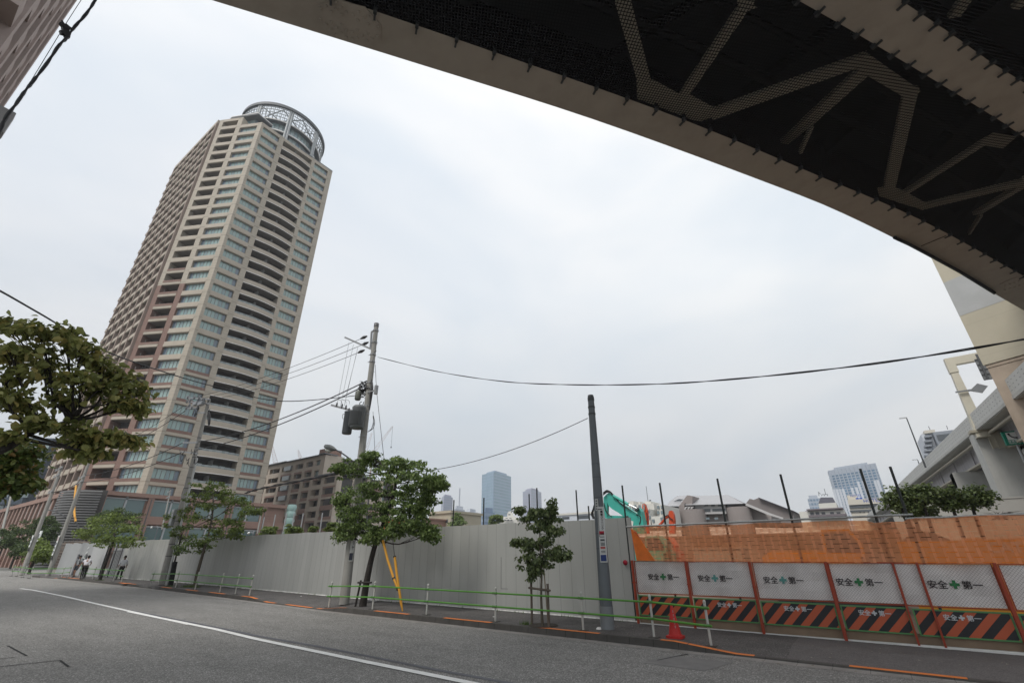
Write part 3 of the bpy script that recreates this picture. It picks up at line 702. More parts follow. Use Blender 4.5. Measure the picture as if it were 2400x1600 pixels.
# lateral bracing, measured on the photograph at flange level
def zb_(x, y, dz=.25): return onz(z6(x, y), ZV + dz)
br = [((130, -10), (250, 440), .42, .25, .25), ((800, -10), (450, 500), .32, .25, .25), ((600, 600), (1410, 305), .42, .25, .25), ((1400, 370), (1080, 660), .5, .3, .8),
      ((1080, 660), (930, 790), .42, .8, 1.5), ((1125, 660), (1065, 800), .12, .3, .3), ((1645, 470), (1525, 1010), .42, .25, .25), ((2045, 735), (1600, 1020), .25, .25, .25), ((1700, 1085), (2250, 950), .34, .25, .25),
      ((2250, 960), (1990, 1120), .36, .3, .7), ((2015, 1125), (1950, 1225), .1, .3, .3), ((1940, -20), (1870, 85), .32, .25, .25), ((2245, -15), (2190, 40), .25, .3, .3)]
for a, b, w, za, zb__ in br:
    A, B = onz(z6(*a), ZV + za), onz(z6(*b), ZV + zb__); m = MB(); m.bar(A, B, w, .18); m.build('lateral_brace', brace_m, viad)
for poly in ([(205, 400), (300, 425), (420, 490), (470, 490), (600, 560), (670, 590), (540, 640), (380, 600), (210, 520)], [(1385, 290), (1430, 290), (1700, 480), (1640, 520), (1590, 500), (1420, 400), (1350, 350)],
             [(1470, 990), (1540, 975), (1620, 1010), (1730, 1070), (1700, 1100), (1600, 1070), (1480, 1030)], [(740, -30), (840, 40), (790, 60), (735, 20)], [(2010, 740), (2080, 700), (2200, 720), (2130, 780), (2040, 765)], [(2230, 930), (2300, 900), (2330, 960), (2230, 990)]):
    m = MB(); m.ext([zb_(x, y, .18) for x, y in poly], (0, 0, .04)); m.build('gusset_plate', brace_m, viad)
# safety net slung under both bays
net = bpy.data.materials.new('safety_net'); net.use_nodes = True; t = net.node_tree; b = t.nodes['Principled BSDF']; b.inputs['Base Color'].default_value = (.008, .009, .012, 1); b.inputs['Roughness'].default_value = .9
tcn = t.nodes.new('ShaderNodeTexCoord'); sp = t.nodes.new('ShaderNodeSeparateXYZ'); t.links.new(tcn.outputs['Object'], sp.inputs[0])
u_ = math_n(t, 'FRACT', math_n(t, 'MULTIPLY', math_n(t, 'ADD', sp.outputs[0], sp.outputs[1]), 7.5)); v_ = math_n(t, 'FRACT', math_n(t, 'MULTIPLY', math_n(t, 'SUBTRACT', sp.outputs[0], sp.outputs[1]), 7.5))
al = math_n(t, 'MAXIMUM', math_n(t, 'LESS_THAN', u_, .28), math_n(t, 'LESS_THAN', v_, .28)); t.links.new(al, b.inputs['Alpha'])
for A, B in ((g1i, g2o), (g2i, g3o)):
    m = MB()
    for i in range(NG - 1):
        K_ = 8
        def q(i, k): s = k / K_; return A[i].lerp(B[i], s) + Vector((0, 0, ZV + .02 - .22 * math.sin(PI * s) * (1 + .35 * math.sin(i * 1.1 + k)) ** 1))
        for k in range(K_): m.quad(q(i, k), q(i, k + 1), q(i + 1, k + 1), q(i + 1, k))
    m.build('safety_net', net, viad)
# net clamps along the flange edges
def clamps(A, side, step=1.32, n0=0):
    P = resample(A, 70)
    for i in range(8 + n0, 62):
        p = P[i]; tt = (P[i + 1] - P[i - 1]).normalized(); nn = Vector((tt.y, -tt.x, 0)) * side
        m = MB(); c = p + Vector((0, 0, ZV - .12)); m.obox(c - nn * .03 - tt * .05, nn * .14, tt * .1, (0, 0, .3)); m.obox(c - nn * .2 - tt * .03, nn * .22, tt * .06, (0, 0, .05)); m.build('net_clamp', clamp_m, viad)
clamps(g1i, 1); 
P_ = resample(g2o, 70)
for A, side, ra in ((g2o, -1, range(24, 46, 1)), (g2i, 1, range(24, 40, 1))):
    P = resample(A, 70)
    for i in ra:
        p = P[i]; tt = (P[i + 1] - P[i - 1]).normalized(); nn = Vector((tt.y, -tt.x, 0)) * side
        m = MB(); c = p + Vector((0, 0, ZV - .12)); m.obox(c - nn * .03 - tt * .05, nn * .14, tt * .1, (0, 0, .3)); m.obox(c - nn * .2 - tt * .03, nn * .22, tt * .06, (0, 0, .05)); m.build('net_clamp', clamp_m, viad)
# bolted splice plates under the outer girder
def splice(poly, rows, r):
    m = MB(); P = [onz(p, ZV - .03) for p in poly]; m.ext(P, (0, 0, .026))
    o = m.build('splice_plate', gird, viad)
    for (x, y) in rows:
        c = onz(z5(x, y) if r == 5 else z6(x, y), ZV - .05); m2 = MB(); m2.lathe([(0, -.03), (.035, -.03), (.05, .0), (.05, .03)], c, 8); m2.build('bolt', gird, o)
splice([z5(*p) for p in ((640, 40), (730, -5), (930, 45), (1028, 160), (1020, 250), (920, 285), (745, 228), (640, 140))],
       [(657, 55), (720, 30), (752, 15), (690, 40), (722, 75), (784, 48), (815, 80), (752, 60), (785, 95), (890, 75), (858, 95), (885, 128), (920, 115), (950, 100), (948, 150), (980, 135), (1008, 168), (657, 120), (722, 140), (690, 152), (722, 182), (752, 172), (784, 158), (815, 190), (784, 205), (850, 200), (882, 190), (945, 208), (912, 220), (970, 240), (1003, 227), (880, 235), (752, 215), (815, 232), (850, 240), (940, 252)], 5)
splice([z6(*p) for p in ((2110, 1495), (2175, 1465), (2260, 1440), (2330, 1480), (2330, 1540), (2230, 1545))], [(2140 + 25 * i, 1500 - 8 * i + 22 * j) for i in range(6) for j in range(2)], 6)
# drain pipe along the outer edge at the right
m = MB(); P = [onz(z6(*p), ZV - .08) for p in ((1560, 1247), (1640, 1284), (1750, 1342), (1900, 1424), (2000, 1482), (2085, 1536))]; m.tube(P, .08, 8); m.build('edge_pipe', darkst, viad)
m = MB(); P = [onz(z6(*p), ZV - .2) for p in ((1600, 1268), (1750, 1348), (1900, 1430), (2085, 1544))]; m.tube(P, .04, 6); m.build('edge_cable', clamp_m, viad)
# expansion joint lines
m = MB(); A, B = onz(z6(1700, 1292), ZV - .01), onz(z6(1830, 1238), ZV - .01); m.bar(A, B, .05, .012); m.build('flange_joint', darkst, viad)
# the pier that carries it: cream steel above weathered concrete
cream = mat('pier_cream_paint', (.46, .425, .335), .6, .05, .5, stain=.12, dirt=(.4, .35, .25)); conc = mat('pier_concrete', (.40, .33, .265), .85, .1, 1.2, .3, 20, stain=.45, dirt=(.2, .15, .11))
add_lines(cream, 2, 2.55, .02, .82, .3)
pgrey = mat('pier_repaint_grey', (.40, .41, .41), .6, .06, 1)
PB = Vector((10.0, 45.0, 0)); PU = Vector((.87, -.5, 0)); PN = Vector((.5, .87, 0))
def pbox(m, a0, a1, d0, d1, z0, z1_, mi=0): m.obox(PB + PU * a0 + PN * d0 + Vector((0, 0, z0)), PU * (a1 - a0), PN * (d1 - d0), (0, 0, z1_ - z0), mi); return m
m = MB(); pbox(m, 0, 3.3, 0, 4, 14.35, 25.0, 0); pbox(m, 0, 3.31, -.01, 4, 18.4, 21.4, 1); m.build('pier_head', [cream, pgrey], viad)
m = MB(); pbox(m, .12, 3.3, .1, 4, 8.6, 14.35, 0); pbox(m, 1.6, 3.3, .4, 4, 0, 8.6, 0); pbox(m, .1, 3.3, .06, 4, 14.1, 14.3, 0); m.build('pier', conc, viad)

# ================================================================== expressway ramp behind the site, on portal piers
ramp = wthing('expressway_ramp', 'pale grey concrete ramp viaduct on portal piers beyond the orange fence', 'viaduct', (10, 70, 0))
rc = mat('ramp_concrete', (.44, .44, .42), .8, .06, .5, stain=.25, dirt=(.22, .21, .2)); rw = mat('ramp_wall_concrete', (.36, .355, .335), .85, .08, .5, .1, 8, stain=.25, dirt=(.2, .19, .17)); rg = mat('ramp_girder_paint', (.37, .36, .38), .6, .15, .8, stain=.6, dirt=(.16, .13, .14), stretch=(1, 1, .15))
panel = mat('parapet_panel', (.50, .50, .48), .6, .04, 1); add_lines(panel, 1, 2.0, .05, .75); rflange = mat('ramp_flange_cream', (.52, .48, .40), .6, .05, 1)
# studded panels
t = panel.node_tree; bb = t.nodes['Principled BSDF']; s0 = bb.inputs['Base Color'].links[0].from_socket; tcn = t.nodes.new('ShaderNodeTexCoord'); sp = t.nodes.new('ShaderNodeSeparateXYZ'); t.links.new(tcn.outputs['Object'], sp.inputs[0])
a_ = math_n(t, 'LESS_THAN', math_n(t, 'FRACT', math_n(t, 'MULTIPLY', sp.outputs[1], 1.4)), .35); b_ = math_n(t, 'LESS_THAN', math_n(t, 'FRACT', math_n(t, 'MULTIPLY', sp.outputs[2], 3.3)), .16)
mx = t.nodes.new('ShaderNodeMix'); mx.data_type = 'RGBA'; t.links.new(math_n(t, 'MULTIPLY', a_, b_), mx.inputs[0]); t.links.new(s0, mx.inputs[6]); mx.inputs[7].default_value = (.2, .2, .2, 1); t.links.new(mx.outputs[2], bb.inputs['Base Color'])
rx = lambda y: 13.5 - .064 * y
Y0, Y1 = 30, 190
def rbox(m, dx0, dx1, y0, y1, z0, z1_, mi=0):
    m.obox((rx(y0) + dx0, y0, z0), (dx1 - dx0, 0, 0), (rx(y1) - rx(y0), y1 - y0, 0), (0, 0, z1_ - z0), mi)
m = MB(); rbox(m, 0, .25, Y0, Y1, 11.8, 13.0, 0); m.build('parapet', panel, ramp)
m = MB(); rbox(m, .02, 9.5, Y0, Y1, 11.55, 11.8, 0); rbox(m, 9.3, 9.5, Y0, Y1, 11.8, 13.0, 0); rbox(m, -.05, .02, Y0, Y1, 11.6, 11.85); m.build('deck', rc, ramp)
for dx in (1.6, 5.0, 8.2):
    m = MB(); rbox(m, dx, dx + .3, Y0, Y1, 10.1, 11.55, 0); rbox(m, dx - .15, dx + .45, Y0, Y1, 9.95, 10.1, 1)
    for k in range(20): rbox(m, dx - .12, dx, Y0 + k * 8 + 4, Y0 + k * 8 + 4.2, 10.1, 11.5, 0)
    m.build('girder', [rg, rflange], ramp)
for y, zt, w in ((92.5, 9.9, 2.5), (69, 9.9, 2.5), (118, 9.9, 2.5)):
    m = MB(); x = rx(y); m.box(x + .1, x + 2.6, y, y + 2.2, 0, zt, 0); m.box(x + .1, x + 13, y + .001, y + 2.2, zt - 1.5, zt + .02, 0); m.box(x + 8.8, x + 11.2, y, y + 2.2, 0, zt, 0); m.build('pier', rc, ramp)
m = MB(); x = rx(56) ; m.box(x - .1, x + 2.3, 55.6, 58, 0, 11.6, 0); m.box(x + 2.3, x + 14, 55.7, 58, 10.0, 11.4, 0)
m.build('pier', rc, ramp)
m = MB(); m.box(x + 4.6, x + 7.5, 55.55, 55.7, 10.1, 11.2, 0); m.build('access_cover', panel, ramp)
m = MB(); rbox(m, .6, .8, 40, 110, 11.2, 11.35); m.build('drain_pipe', rflange, ramp)
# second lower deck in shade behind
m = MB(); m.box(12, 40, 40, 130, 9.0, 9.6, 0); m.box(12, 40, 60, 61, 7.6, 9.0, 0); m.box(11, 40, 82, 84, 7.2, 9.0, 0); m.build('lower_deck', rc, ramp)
m = MB(); m.box(12, 44, 88, 89, 0, 9.0, 0); m.box(12, 44, 62, 62.5, 0, 5.0, 0); m.build('shade_backing', mat('shade_backing', (.07, .07, .072), .9, .1, .5), ramp)  # added dark walls; deep shade under the decks is put into their colour
# retaining wall
bw = wthing('retaining_wall', 'long grey concrete wall below the ramp behind the trees', 'wall', (16, 48, 0))
m = MB(); m.box(2.0, 40, 47.5, 48.2, 0, 5.45, 0); m.build('wall_face', rw, bw); m = MB(); m.box(1.95, 40, 47.46, 48.3, 5.45, 5.55, 0); m.build('coping', rw, bw)
for xx in (12.2, 13.6): m = MB(); m.box(xx, xx + .18, 47.3, 47.5, 5.0, 5.2); m.build('wall_lamp', mat('lampwhite', (.6, .6, .6), .4, 0), bw)

# sign gantry on the ramp pier
gan = wthing('sign_gantry', 'cream L-shaped gantry post carrying a sign seen from behind', 'gantry', (10.4, 55.5, 11.6))
gc = mat('gantry_cream', (.55, .52, .43), .55, .04, 1); GY = 55.3
gp = lambda x, y: ony(z7(x, y), GY)
A, B, Cc = gp(720, 1010), gp(395, 300), gp(1100, 190)
m = MB(); A0 = Vector((A.x, GY, 11.0)); Bt = Vector((A.x + .0, GY, B.z)); m.tube([A0, A0 + Vector((0, 0, 1.6)), Bt - Vector((0, 0, .8))], [.62, .5, .34], 4, sm=False); m.build('post', gc, gan)
m = MB(); m.bar(Bt - Vector((.3, 0, .35)), Vector((A.x + 9, GY, Bt.z - .2)), .55, .7); m.bar(Bt - Vector((0, 0, 1.4)), Bt - Vector((0, 0, .3)), .62); m.build('arm', gc, gan)
m = MB(); m.box(A.x - .75, A.x + .75, GY - .5, GY + .5, 11.4, 11.62); m.box(A.x + .25, A.x + 1.0, GY - .32, GY - .26, 10.0, 11.4); [m.box(A.x + q, A.x + q + .06, GY - .36, GY - .22, 9.9, 11.4) for q in (.22, .6, .98)]; m.build('bracket', mat('gantry_bracket', (.36, .33, .26), .6, .05, 1), gan)
m = MB(); s0 = Vector((A.x + 1.55, GY - .5, Bt.z - 2.6)); sgw, sgh = 5.4, 2.0; m.box(s0.x, s0.x + sgw, s0.y, s0.y + .05, s0.z, s0.z + sgh, 0)
for q in range(5): m.box(s0.x, s0.x + sgw, s0.y - .06, s0.y, s0.z + q * .47, s0.z + q * .47 + .07, 1)
for q in (.2, 1.5, 2.8, 4.1): m.box(s0.x + q, s0.x + q + .14, s0.y - .14, s0.y, s0.z, s0.z + sgh + .4, 1)
m.build('sign_panel', [mat('sign_back', (.2, .21, .22), .5, .05, 1), mat('sign_frame', (.09, .095, .1), .6, .05, 1)], gan)
m = MB(); c = gp(660, 670); m.bar((A.x, GY, c.z), (c.x, GY - .3, c.z), .08); m.ext([(c.x - .1, GY - .3, c.z), (c.x + .55, GY - .45, c.z + .5), (c.x + 1.1, GY - .6, c.z + .1), (c.x + .6, GY - .5, c.z - .4)], (0, .12, 0)); m.bar((A.x - .55, GY - .5, c.z), (A.x + .55, GY - .5, c.z), .12); m.build('camera_board', MATS['sign_back'], gan)

# green emergency phone sign on its own post
ph = wthing('phone_sign', 'green emergency telephone sign with a white handset panel on a grey post', 'sign', tuple(at((2370, 1060), 54)))
sgn = mat('sign_green', (.0, .22, .14), .5, 0); swh = mat('sign_white', (.75, .78, .76), .5, 0); sbk = mat('sign_black', (.015, .015, .015), .5, 0)
P0 = at(z8(2062, 290), 54); P1 = at(z8(2200, 285), 54); e = Vector((P1.x - P0.x, 0, 0)).normalized(); w = 1.0; hgt = 1.05
P0 = Vector((P0.x, P0.y, P0.z)); m = MB(); m.obox(P0 - e * .05, e * w, (0, .35, 0), (0, 0, hgt), 0); m.build('sign_box', sgn, ph)
m = MB(); f = P0 + Vector((0, -.01, 0)); m.obox(f + e * .14 + Vector((0, 0, .38)), e * .68, (0, .01, 0), (0, 0, .58), 0); m.build('white_panel', swh, ph)
m = MB(); c = f + Vector((0, -.02, .38)); m.tube([c + e * .3 + Vector((0, 0, .5)), c + e * .32 + Vector((0, 0, .36)), c + e * .42 + Vector((0, 0, .22)), c + e * .56 + Vector((0, 0, .13)), c + e * .7 + Vector((0, 0, .11))], [.07, .045, .04, .045, .07], 6)
m.build('handset_mark', sbk, ph)
m = MB(); text_mb(m, '非常電話', f + e * .1 + Vector((0, -.01, .2)), e, (0, 0, 1), .19, 0); text_mb(m, 'TELEPHONE', f + e * .1 + Vector((0, -.01, .07)), e, (0, 0, 1), .12, 0); m.build('lettering', swh, ph)
m = MB(); m.tube([P0 + e * .55 + Vector((0, .2, 0)), Vector((P0.x + .55, P0.y + .2, 0))], .1, 10); m.build('post', mat('galvanised', (.36, .37, .38), .45, .08, 4, metal=.4), ph)
# lamp posts on the ramp
for (a, b, lab) in (((2124, 979), (2166, 1086), 'tall thin lamp post standing on the ramp parapet'), ((2149, 1077), (2157, 1094), 'small short lamp post farther down the ramp')):
    yy = 78 if a[1] < 1000 else 110
    A, B = ony(a, yy), ony(b, yy); l = wthing('lamp_post', lab, 'lamp post', tuple(B)); m = MB(); m.tube([(B.x, yy, B.z - .5), (B.x, yy, A.z)], [.1, .06], 6); m.build('pole', clamp_m, l); m = MB(); m.box(B.x - .75, B.x + .05, yy - .08, yy + .08, A.z - .02, A.z + .1); m.build('lamp_head', MATS['galvanised'], l)
# ================================================================== grey hoarding along the pavement
hoard_m = mat('hoarding_grey', (.405, .41, .39), .42, .03, .25, stain=.22, dirt=(.2, .2, .19), stretch=(1, 1, .1))
def tone(m_, amt):
    t = m_.node_tree; b = t.nodes['Principled BSDF']; s0 = b.inputs['Base Color'].links[0].from_socket; oi = t.nodes.new('ShaderNodeObjectInfo')
    f = math_n(t, 'ADD', 1 - amt / 2, math_n(t, 'MULTIPLY', oi.outputs['Random'], amt)); cb = t.nodes.new('ShaderNodeCombineColor')
    for i in range(3): t.links.new(f, cb.inputs[i])
    mx = t.nodes.new('ShaderNodeMix'); mx.data_type = 'RGBA'; mx.blend_type = 'MULTIPLY'; mx.inputs[0].default_value = 1; t.links.new(s0, mx.inputs[6]); t.links.new(cb.outputs[0], mx.inputs[7]); t.links.new(mx.outputs[2], b.inputs['Base Color'])
tone(hoard_m, .09)
hoard2 = mat('hoarding_corrugated', (.37, .38, .385), .4, .04, .4, stain=.12, dirt=(.22, .22, .22))
seam_m = mat('panel_seam', (.24, .245, .235), .7, 0)
HT = 2.91
hoard = wthing('hoarding', 'long smooth grey steel hoarding beside the pavement', 'hoarding', (-20, 15.4, 0))
xw = [-6.1 - .92 * i for i in range(53)]
def wp(x): return Vector((x, wy(x), gz(x) + .15))
def wn_(x): d = (wp(x + .5) - wp(x - .5)); d.z = 0; d.normalize(); return Vector((d.y, -d.x, 0))
for i, (xb, xa) in enumerate(zip(xw, xw[1:])):
    if xa < -53.6: break
    a, b = wp(xa), wp(xb); a.z = gz(xa) + .15; n = wn_((xa + xb) / 2)
    top = HT + .05 * ((i * 7) % 5 == 0) * .4
    m = MB(); u = (b - a) * .985; m.obox(a, u, -n * .05, (0, 0, top)); j = (i * 37) % 11
    for q in (.5,): m.obox(a + u * q - n * 0, u * .006, n * .004, (0, 0, top), 1)
    m.obox(a + u, (b - a) * .015, -n * .03, (0, 0, top), 1)
    m.build('panel', [hoard_m, seam_m], hoard)
m = MB()
for xb, xa in zip(xw, xw[1:]):
    if xa < -53.6: break
    a, b = wp(xa), wp(xb); n = wn_(xa); m.quad(a + n * .04 + Vector((0, 0, .012)), b + n * .04 + Vector((0, 0, .012)), b + Vector((0, 0, .05)), a + Vector((0, 0, .05)))
m.build('base_seal', mat('base_mortar', (.5, .5, .48), .9, .3, 6), hoard)
for px_ in (1172, 0):       # two little doors cut into the hoarding
    P = ony(D(px_, 1300), 15.2) if px_ else ony((1172, 1330), 15.2)
for (u0, v0, u1, v1) in ((1172, 1326, 1184, 1366), (1262, 1324, 1282, 1370)):
    A = ony((u0, v0), 15.1); B = ony((u1, v1), 15.1); m = MB(); y = wy(A.x) - .008
    m.box(A.x, A.x + .02, y, y + .01, gz(A.x) + .85, gz(A.x) + 1.9); m.box(A.x, A.x + .32, y, y + .01, gz(A.x) + .85, gz(A.x) + .87); m.build('door_gap', seam_m, hoard)
m = MB(); P = ony((1465.5, 1317.5), 15.04); m.lathe([(0, 0), (.075, 0), (.075, .02), (0, .02)], (0, 0, 0), 16)
m.v = [(P.x + a[0], wy(P.x) - .055 + .0 - a[2], P.z + a[1]) for a in m.v]; m.build('red_disc', mat('red_sticker', (.35, .01, .03), .5, 0), hoard)
# corrugated left part beyond the gate
lh = wthing('corrugated_hoarding', 'corrugated grey hoarding left of the gate behind the cyclist', 'hoarding', (-58, 15.5, 0))
xs_ = [-57.0 - i * .9 for i in range(15)]
for i, (xb, xa) in enumerate(zip(xs_, xs_[1:])):
    m = MB(); K_ = 6; zt = [3.0, 3.05, 2.95][i % 3] + (0.1 if i < 4 else 0)
    for k in range(K_):
        x0, x1 = xa + (xb - xa) * k / K_, xa + (xb - xa) * (k + 1) / K_; d0, d1 = (0, .05) if k % 2 else (.05, 0)
        m.quad((x0, wy(x0) - d0, gz(x0) + .15), (x1, wy(x1) - d1, gz(x1) + .15), (x1, wy(x1) - d1, gz(x1) + zt), (x0, wy(x0) - d0, gz(x0) + zt))
        m.quad((x1, wy(x1) + .08, gz(x1) + .15), (x0, wy(x0) + .08, gz(x0) + .15), (x0, wy(x0) + .08, gz(x0) + zt), (x1, wy(x1) + .08, gz(x1) + zt))
    m.build('panel', mat('hoarding_light', (.44, .45, .455), .4, .05, .5) if i < 4 else hoard2, lh)
for x in (-62.0, -64.2):
    m = MB(); y = wy(x) - .1; z = gz(x); m.box(x, x + .45, y, y + .03, z + .15, z + 2.0); m.build('notice_strip', mat('dark_notice', (.12, .12, .13), .6, .3, 5), lh)
# steel gate between the two
gate = wthing('steel_gate', 'tall steel bar gate between the two hoardings behind a street tree', 'gate', (-55, 15.8, 0))
gm = mat('gate_steel', (.12, .12, .125), .5, .1, 5, metal=.3); m = MB(); gx0, gx1 = -56.9, -53.8; gy = 15.8; z = gz(-55) + .15
for x in (gx0, gx1, (gx0 + gx1) / 2): m.box(x, x + .07, gy, gy + .07, z, z + 3.0)
for zz in (.15, 2.1, 2.4, 2.95): m.box(gx0, gx1, gy + .01, gy + .06, z + zz, z + zz + .06)
m.build('frame', gm, gate)
for i in range(1, 9): m = MB(); x = gx0 + (gx1 - gx0) * i / 9; m.box(x, x + .025, gy + .02, gy + .045, z + .15, z + 2.1); m.build('bar', gm, gate)
m = MB(); m.box(gx0 + .1, gx1, gy + .3, gy + .33, z, z + 2.7); m.build('backing_sheet', hoard2, gate)
# barbed pipe rack on top of the corrugated part
rack = wthing('scaffold_rack', 'row of rusty scaffold pipes above the corrugated hoarding', 'scaffold', (-56, 17.5, 2.8))
rm = mat('rusty_pipe', (.28, .22, .18), .7, .3, 5); P0 = ony(zl(590, 1240), 17.5); P1 = ony(zl(905, 1210), 17.5)
for h in (0, .45, .9): m = MB(); m.tube([(P0.x, 17.5, 2.9 + h), (P1.x, 17.5, 2.9 + h)], .03, 5); m.build('rail', rm, rack)
for i in range(26): m = MB(); x = P0.x + (P1.x - P0.x) * i / 25; m.tube([(x, 17.5, .3), (x + .12, 17.5, 3.95 + .1 * (i % 3))], .025, 5); m.build('pipe', rm, rack)

# ================================================================== scaffold posts standing above the fence line
post_m = mat('scaffold_post', (.035, .04, .038), .55, .1, 5, metal=.3)
labs = ['leftmost dark scaffold post above the fence, beside the turquoise arm', 'dark scaffold post beside the small orange arm', 'dark scaffold post in front of the grey roofed apartments', 'dark scaffold post right of the grey roofed apartments', 'dark scaffold post in front of the wide blue tower', 'rightmost dark scaffold post, in front of the trees']
FYY = 15.0
tops = [((1458, 1137), 1), ((1546, 1131), 1), ((1681, 1121), 1), ((1829, 1111), 1), ((2016, 1098), 1), ((2086, 1093), 1)]
for (p, _), lb in zip(tops, labs):
    P = ony(p, FYY + .12); m = MB(); m.tube([(P.x, P.y, gz(P.x) + .15), (P.x, P.y, P.z)], .03, 8); o = m.build('scaffold_post', post_m, None, org=(P.x, P.y, gz(P.x) + .15)); tag(o, lb, 'post', 'dark scaffold posts above the fence')
for p, lb in (((1350, 1148), 'dark post above the hoarding, nearest the grey pole'), ((1258, 1143), 'dark post rising just above the young tree'), ((1240, 1157), 'dark post left of centre behind the top of the young tree'), ((1134, 1166), 'dark post in front of the tall blue office tower'), ((1064, 1171), 'dark post above the hoarding, leftmost one beyond the big tree'), ((1379, 1185), 'short dark post directly behind the grey pole')):
    P = ony(p, 16.0); m = MB(); m.tube([(P.x, P.y, 0), (P.x, P.y, P.z)], .028, 8); o = m.build('scaffold_post', post_m, None, org=(P.x, P.y, 0)); tag(o, lb, 'post', 'dark scaffold posts above the fence')

# ================================================================== orange fence
of_m = mat('orange_post_paint', (.30, .042, .016), .5, .12, 4, stain=.3, dirt=(.2, .05, .03)); gfr = mat('green_frame', (.08, .22, .08), .55, .12, 4)
board_brown = mat('plank_brown', (.20, .145, .10), .85, .15, 2)
FXS = [-6.16, -4.5, -2.78, -1.03, .75, 2.04, 3.85, 5.6]
B0 = lambda x: gz(x) + .15
# top pipe rail and lower rail (a thing with the netting)
nf = wthing('orange_netting', 'orange mesh netting hung from a steel pipe above the fence panels', 'netting', (-1, FYY, 1.6))
pipe_m = mat('scaffold_pipe', (.38, .39, .38), .4, .1, 6, metal=.5)
for a, b, n in (((1468, 1234), (2140, 1205), 0), ((2122, 1215), (2400, 1204), 1)):
    A, B = ony(a, FYY + .02), ony(b, FYY + .02)
    if n: B = A.lerp(B, 3)
    m = MB(); m.tube([A, B], .026, 8); m.build('pipe', pipe_m, nf)
om = bpy.data.materials.new('orange_mesh'); om.use_nodes = True; t = om.node_tree; b = t.nodes['Principled BSDF']; out = t.nodes['Material Output']
tcn = t.nodes.new('ShaderNodeTexCoord'); sp = t.nodes.new('ShaderNodeSeparateXYZ'); t.links.new(tcn.outputs['Object'], sp.inputs[0])
X, Z = sp.outputs[0], sp.outputs[2]
ns = t.nodes.new('ShaderNodeTexNoise'); ns.inputs['Scale'].default_value = 1.6; ns.inputs['Detail'].default_value = 4; t.links.new(tcn.outputs['Object'], ns.inputs[0])
rowi = math_n(t, 'FLOOR', math_n(t, 'MULTIPLY', Z, 9.5)); xo = math_n(t, 'ADD', math_n(t, 'MULTIPLY', X, 3.2), math_n(t, 'MULTIPLY', rowi, .37))
slit = math_n(t, 'MULTIPLY', math_n(t, 'LESS_THAN', math_n(t, 'FRACT', math_n(t, 'MULTIPLY', Z, 9.5)), .16), math_n(t, 'LESS_THAN', math_n(t, 'FRACT', xo), .62))
slit = math_n(t, 'MULTIPLY', slit, .95)
band = math_n(t, 'LESS_THAN', math_n(t, 'FRACT', math_n(t, 'MULTIPLY', X, 5.2)), .3)
rr_ = t.nodes.new('ShaderNodeValToRGB'); rr_.color_ramp.elements[0].color = (.76, .26, .11, 1); rr_.color_ramp.elements[1].color = (.90, .42, .22, 1); t.links.new(ns.outputs[0], rr_.inputs[0])
t.links.new(rr_.outputs[0], b.inputs['Base Color']); b.inputs['Roughness'].default_value = .45
tl = t.nodes.new('ShaderNodeBsdfTranslucent'); t.links.new(rr_.outputs[0], tl.inputs[0]); m1 = t.nodes.new('ShaderNodeMixShader'); m1.inputs[0].default_value = .45; t.links.new(b.outputs[0], m1.inputs[1]); t.links.new(tl.outputs[0], m1.inputs[2])
tp = t.nodes.new('ShaderNodeBsdfTransparent'); tp.inputs[0].default_value = (1, .6, .38, 1); m2 = t.nodes.new('ShaderNodeMixShader')
fac = math_n(t, 'ADD', .47, math_n(t, 'MULTIPLY', band, -.2)); fac = math_n(t, 'MAXIMUM', fac, slit)
t.links.new(fac, m2.inputs[0]); t.links.new(m1.outputs[0], m2.inputs[1]); t.links.new(tp.outputs[0], m2.inputs[2]); t.links.new(m2.outputs[0], out.inputs[0])
m = MB(); NX, NZ = 90, 8; xa, xb = -6.0, 7.0
def npnt(i, k):
    x = xa + (xb - xa) * i / NX; s = k / NZ; top = 2.60 + .03 * abs(math.sin(x * 2.1)) - (.07 if .1 < x < .9 else 0) * (1 if x < .9 else 0); bot = 1.66
    d = .05 * math.sin(x * 3.1 + s * 4) + .03 * math.sin(x * 7 + s * 2)
    xx = x + (.25 * (1 - s) ** 1 * math.exp(-(x - xa) * 3) if x < xa + 1.2 else 0)
    return Vector((xx, FYY - .05 + d, gz(x) + .15 + bot + (top - bot) * s))
for i in range(NX):
    for k in range(NZ): m.add([npnt(i, k), npnt(i + 1, k), npnt(i + 1, k + 1), npnt(i, k + 1)], [(0, 1, 2, 3)], 0, True)
m.build('net_sheet', om, nf)
m = MB()      # the bunched opaque edge at the left end
pts = [(0, 0), (.05, 0), (.62, 0), (.32, .35), (.16, .75), (.02, .92)]
m.ext([(-6.08 + a, FYY - .09, gz(-6) + 1.82 + b_) for a, b_ in ((0.1, 0), (.68, 0), (.42, .4), (.2, .8), (.02, .93))], (0, .03, 0)); m.build('gathered_edge', mat('orange_sheet', (.78, .18, .025), .5, .15, 4), nf)
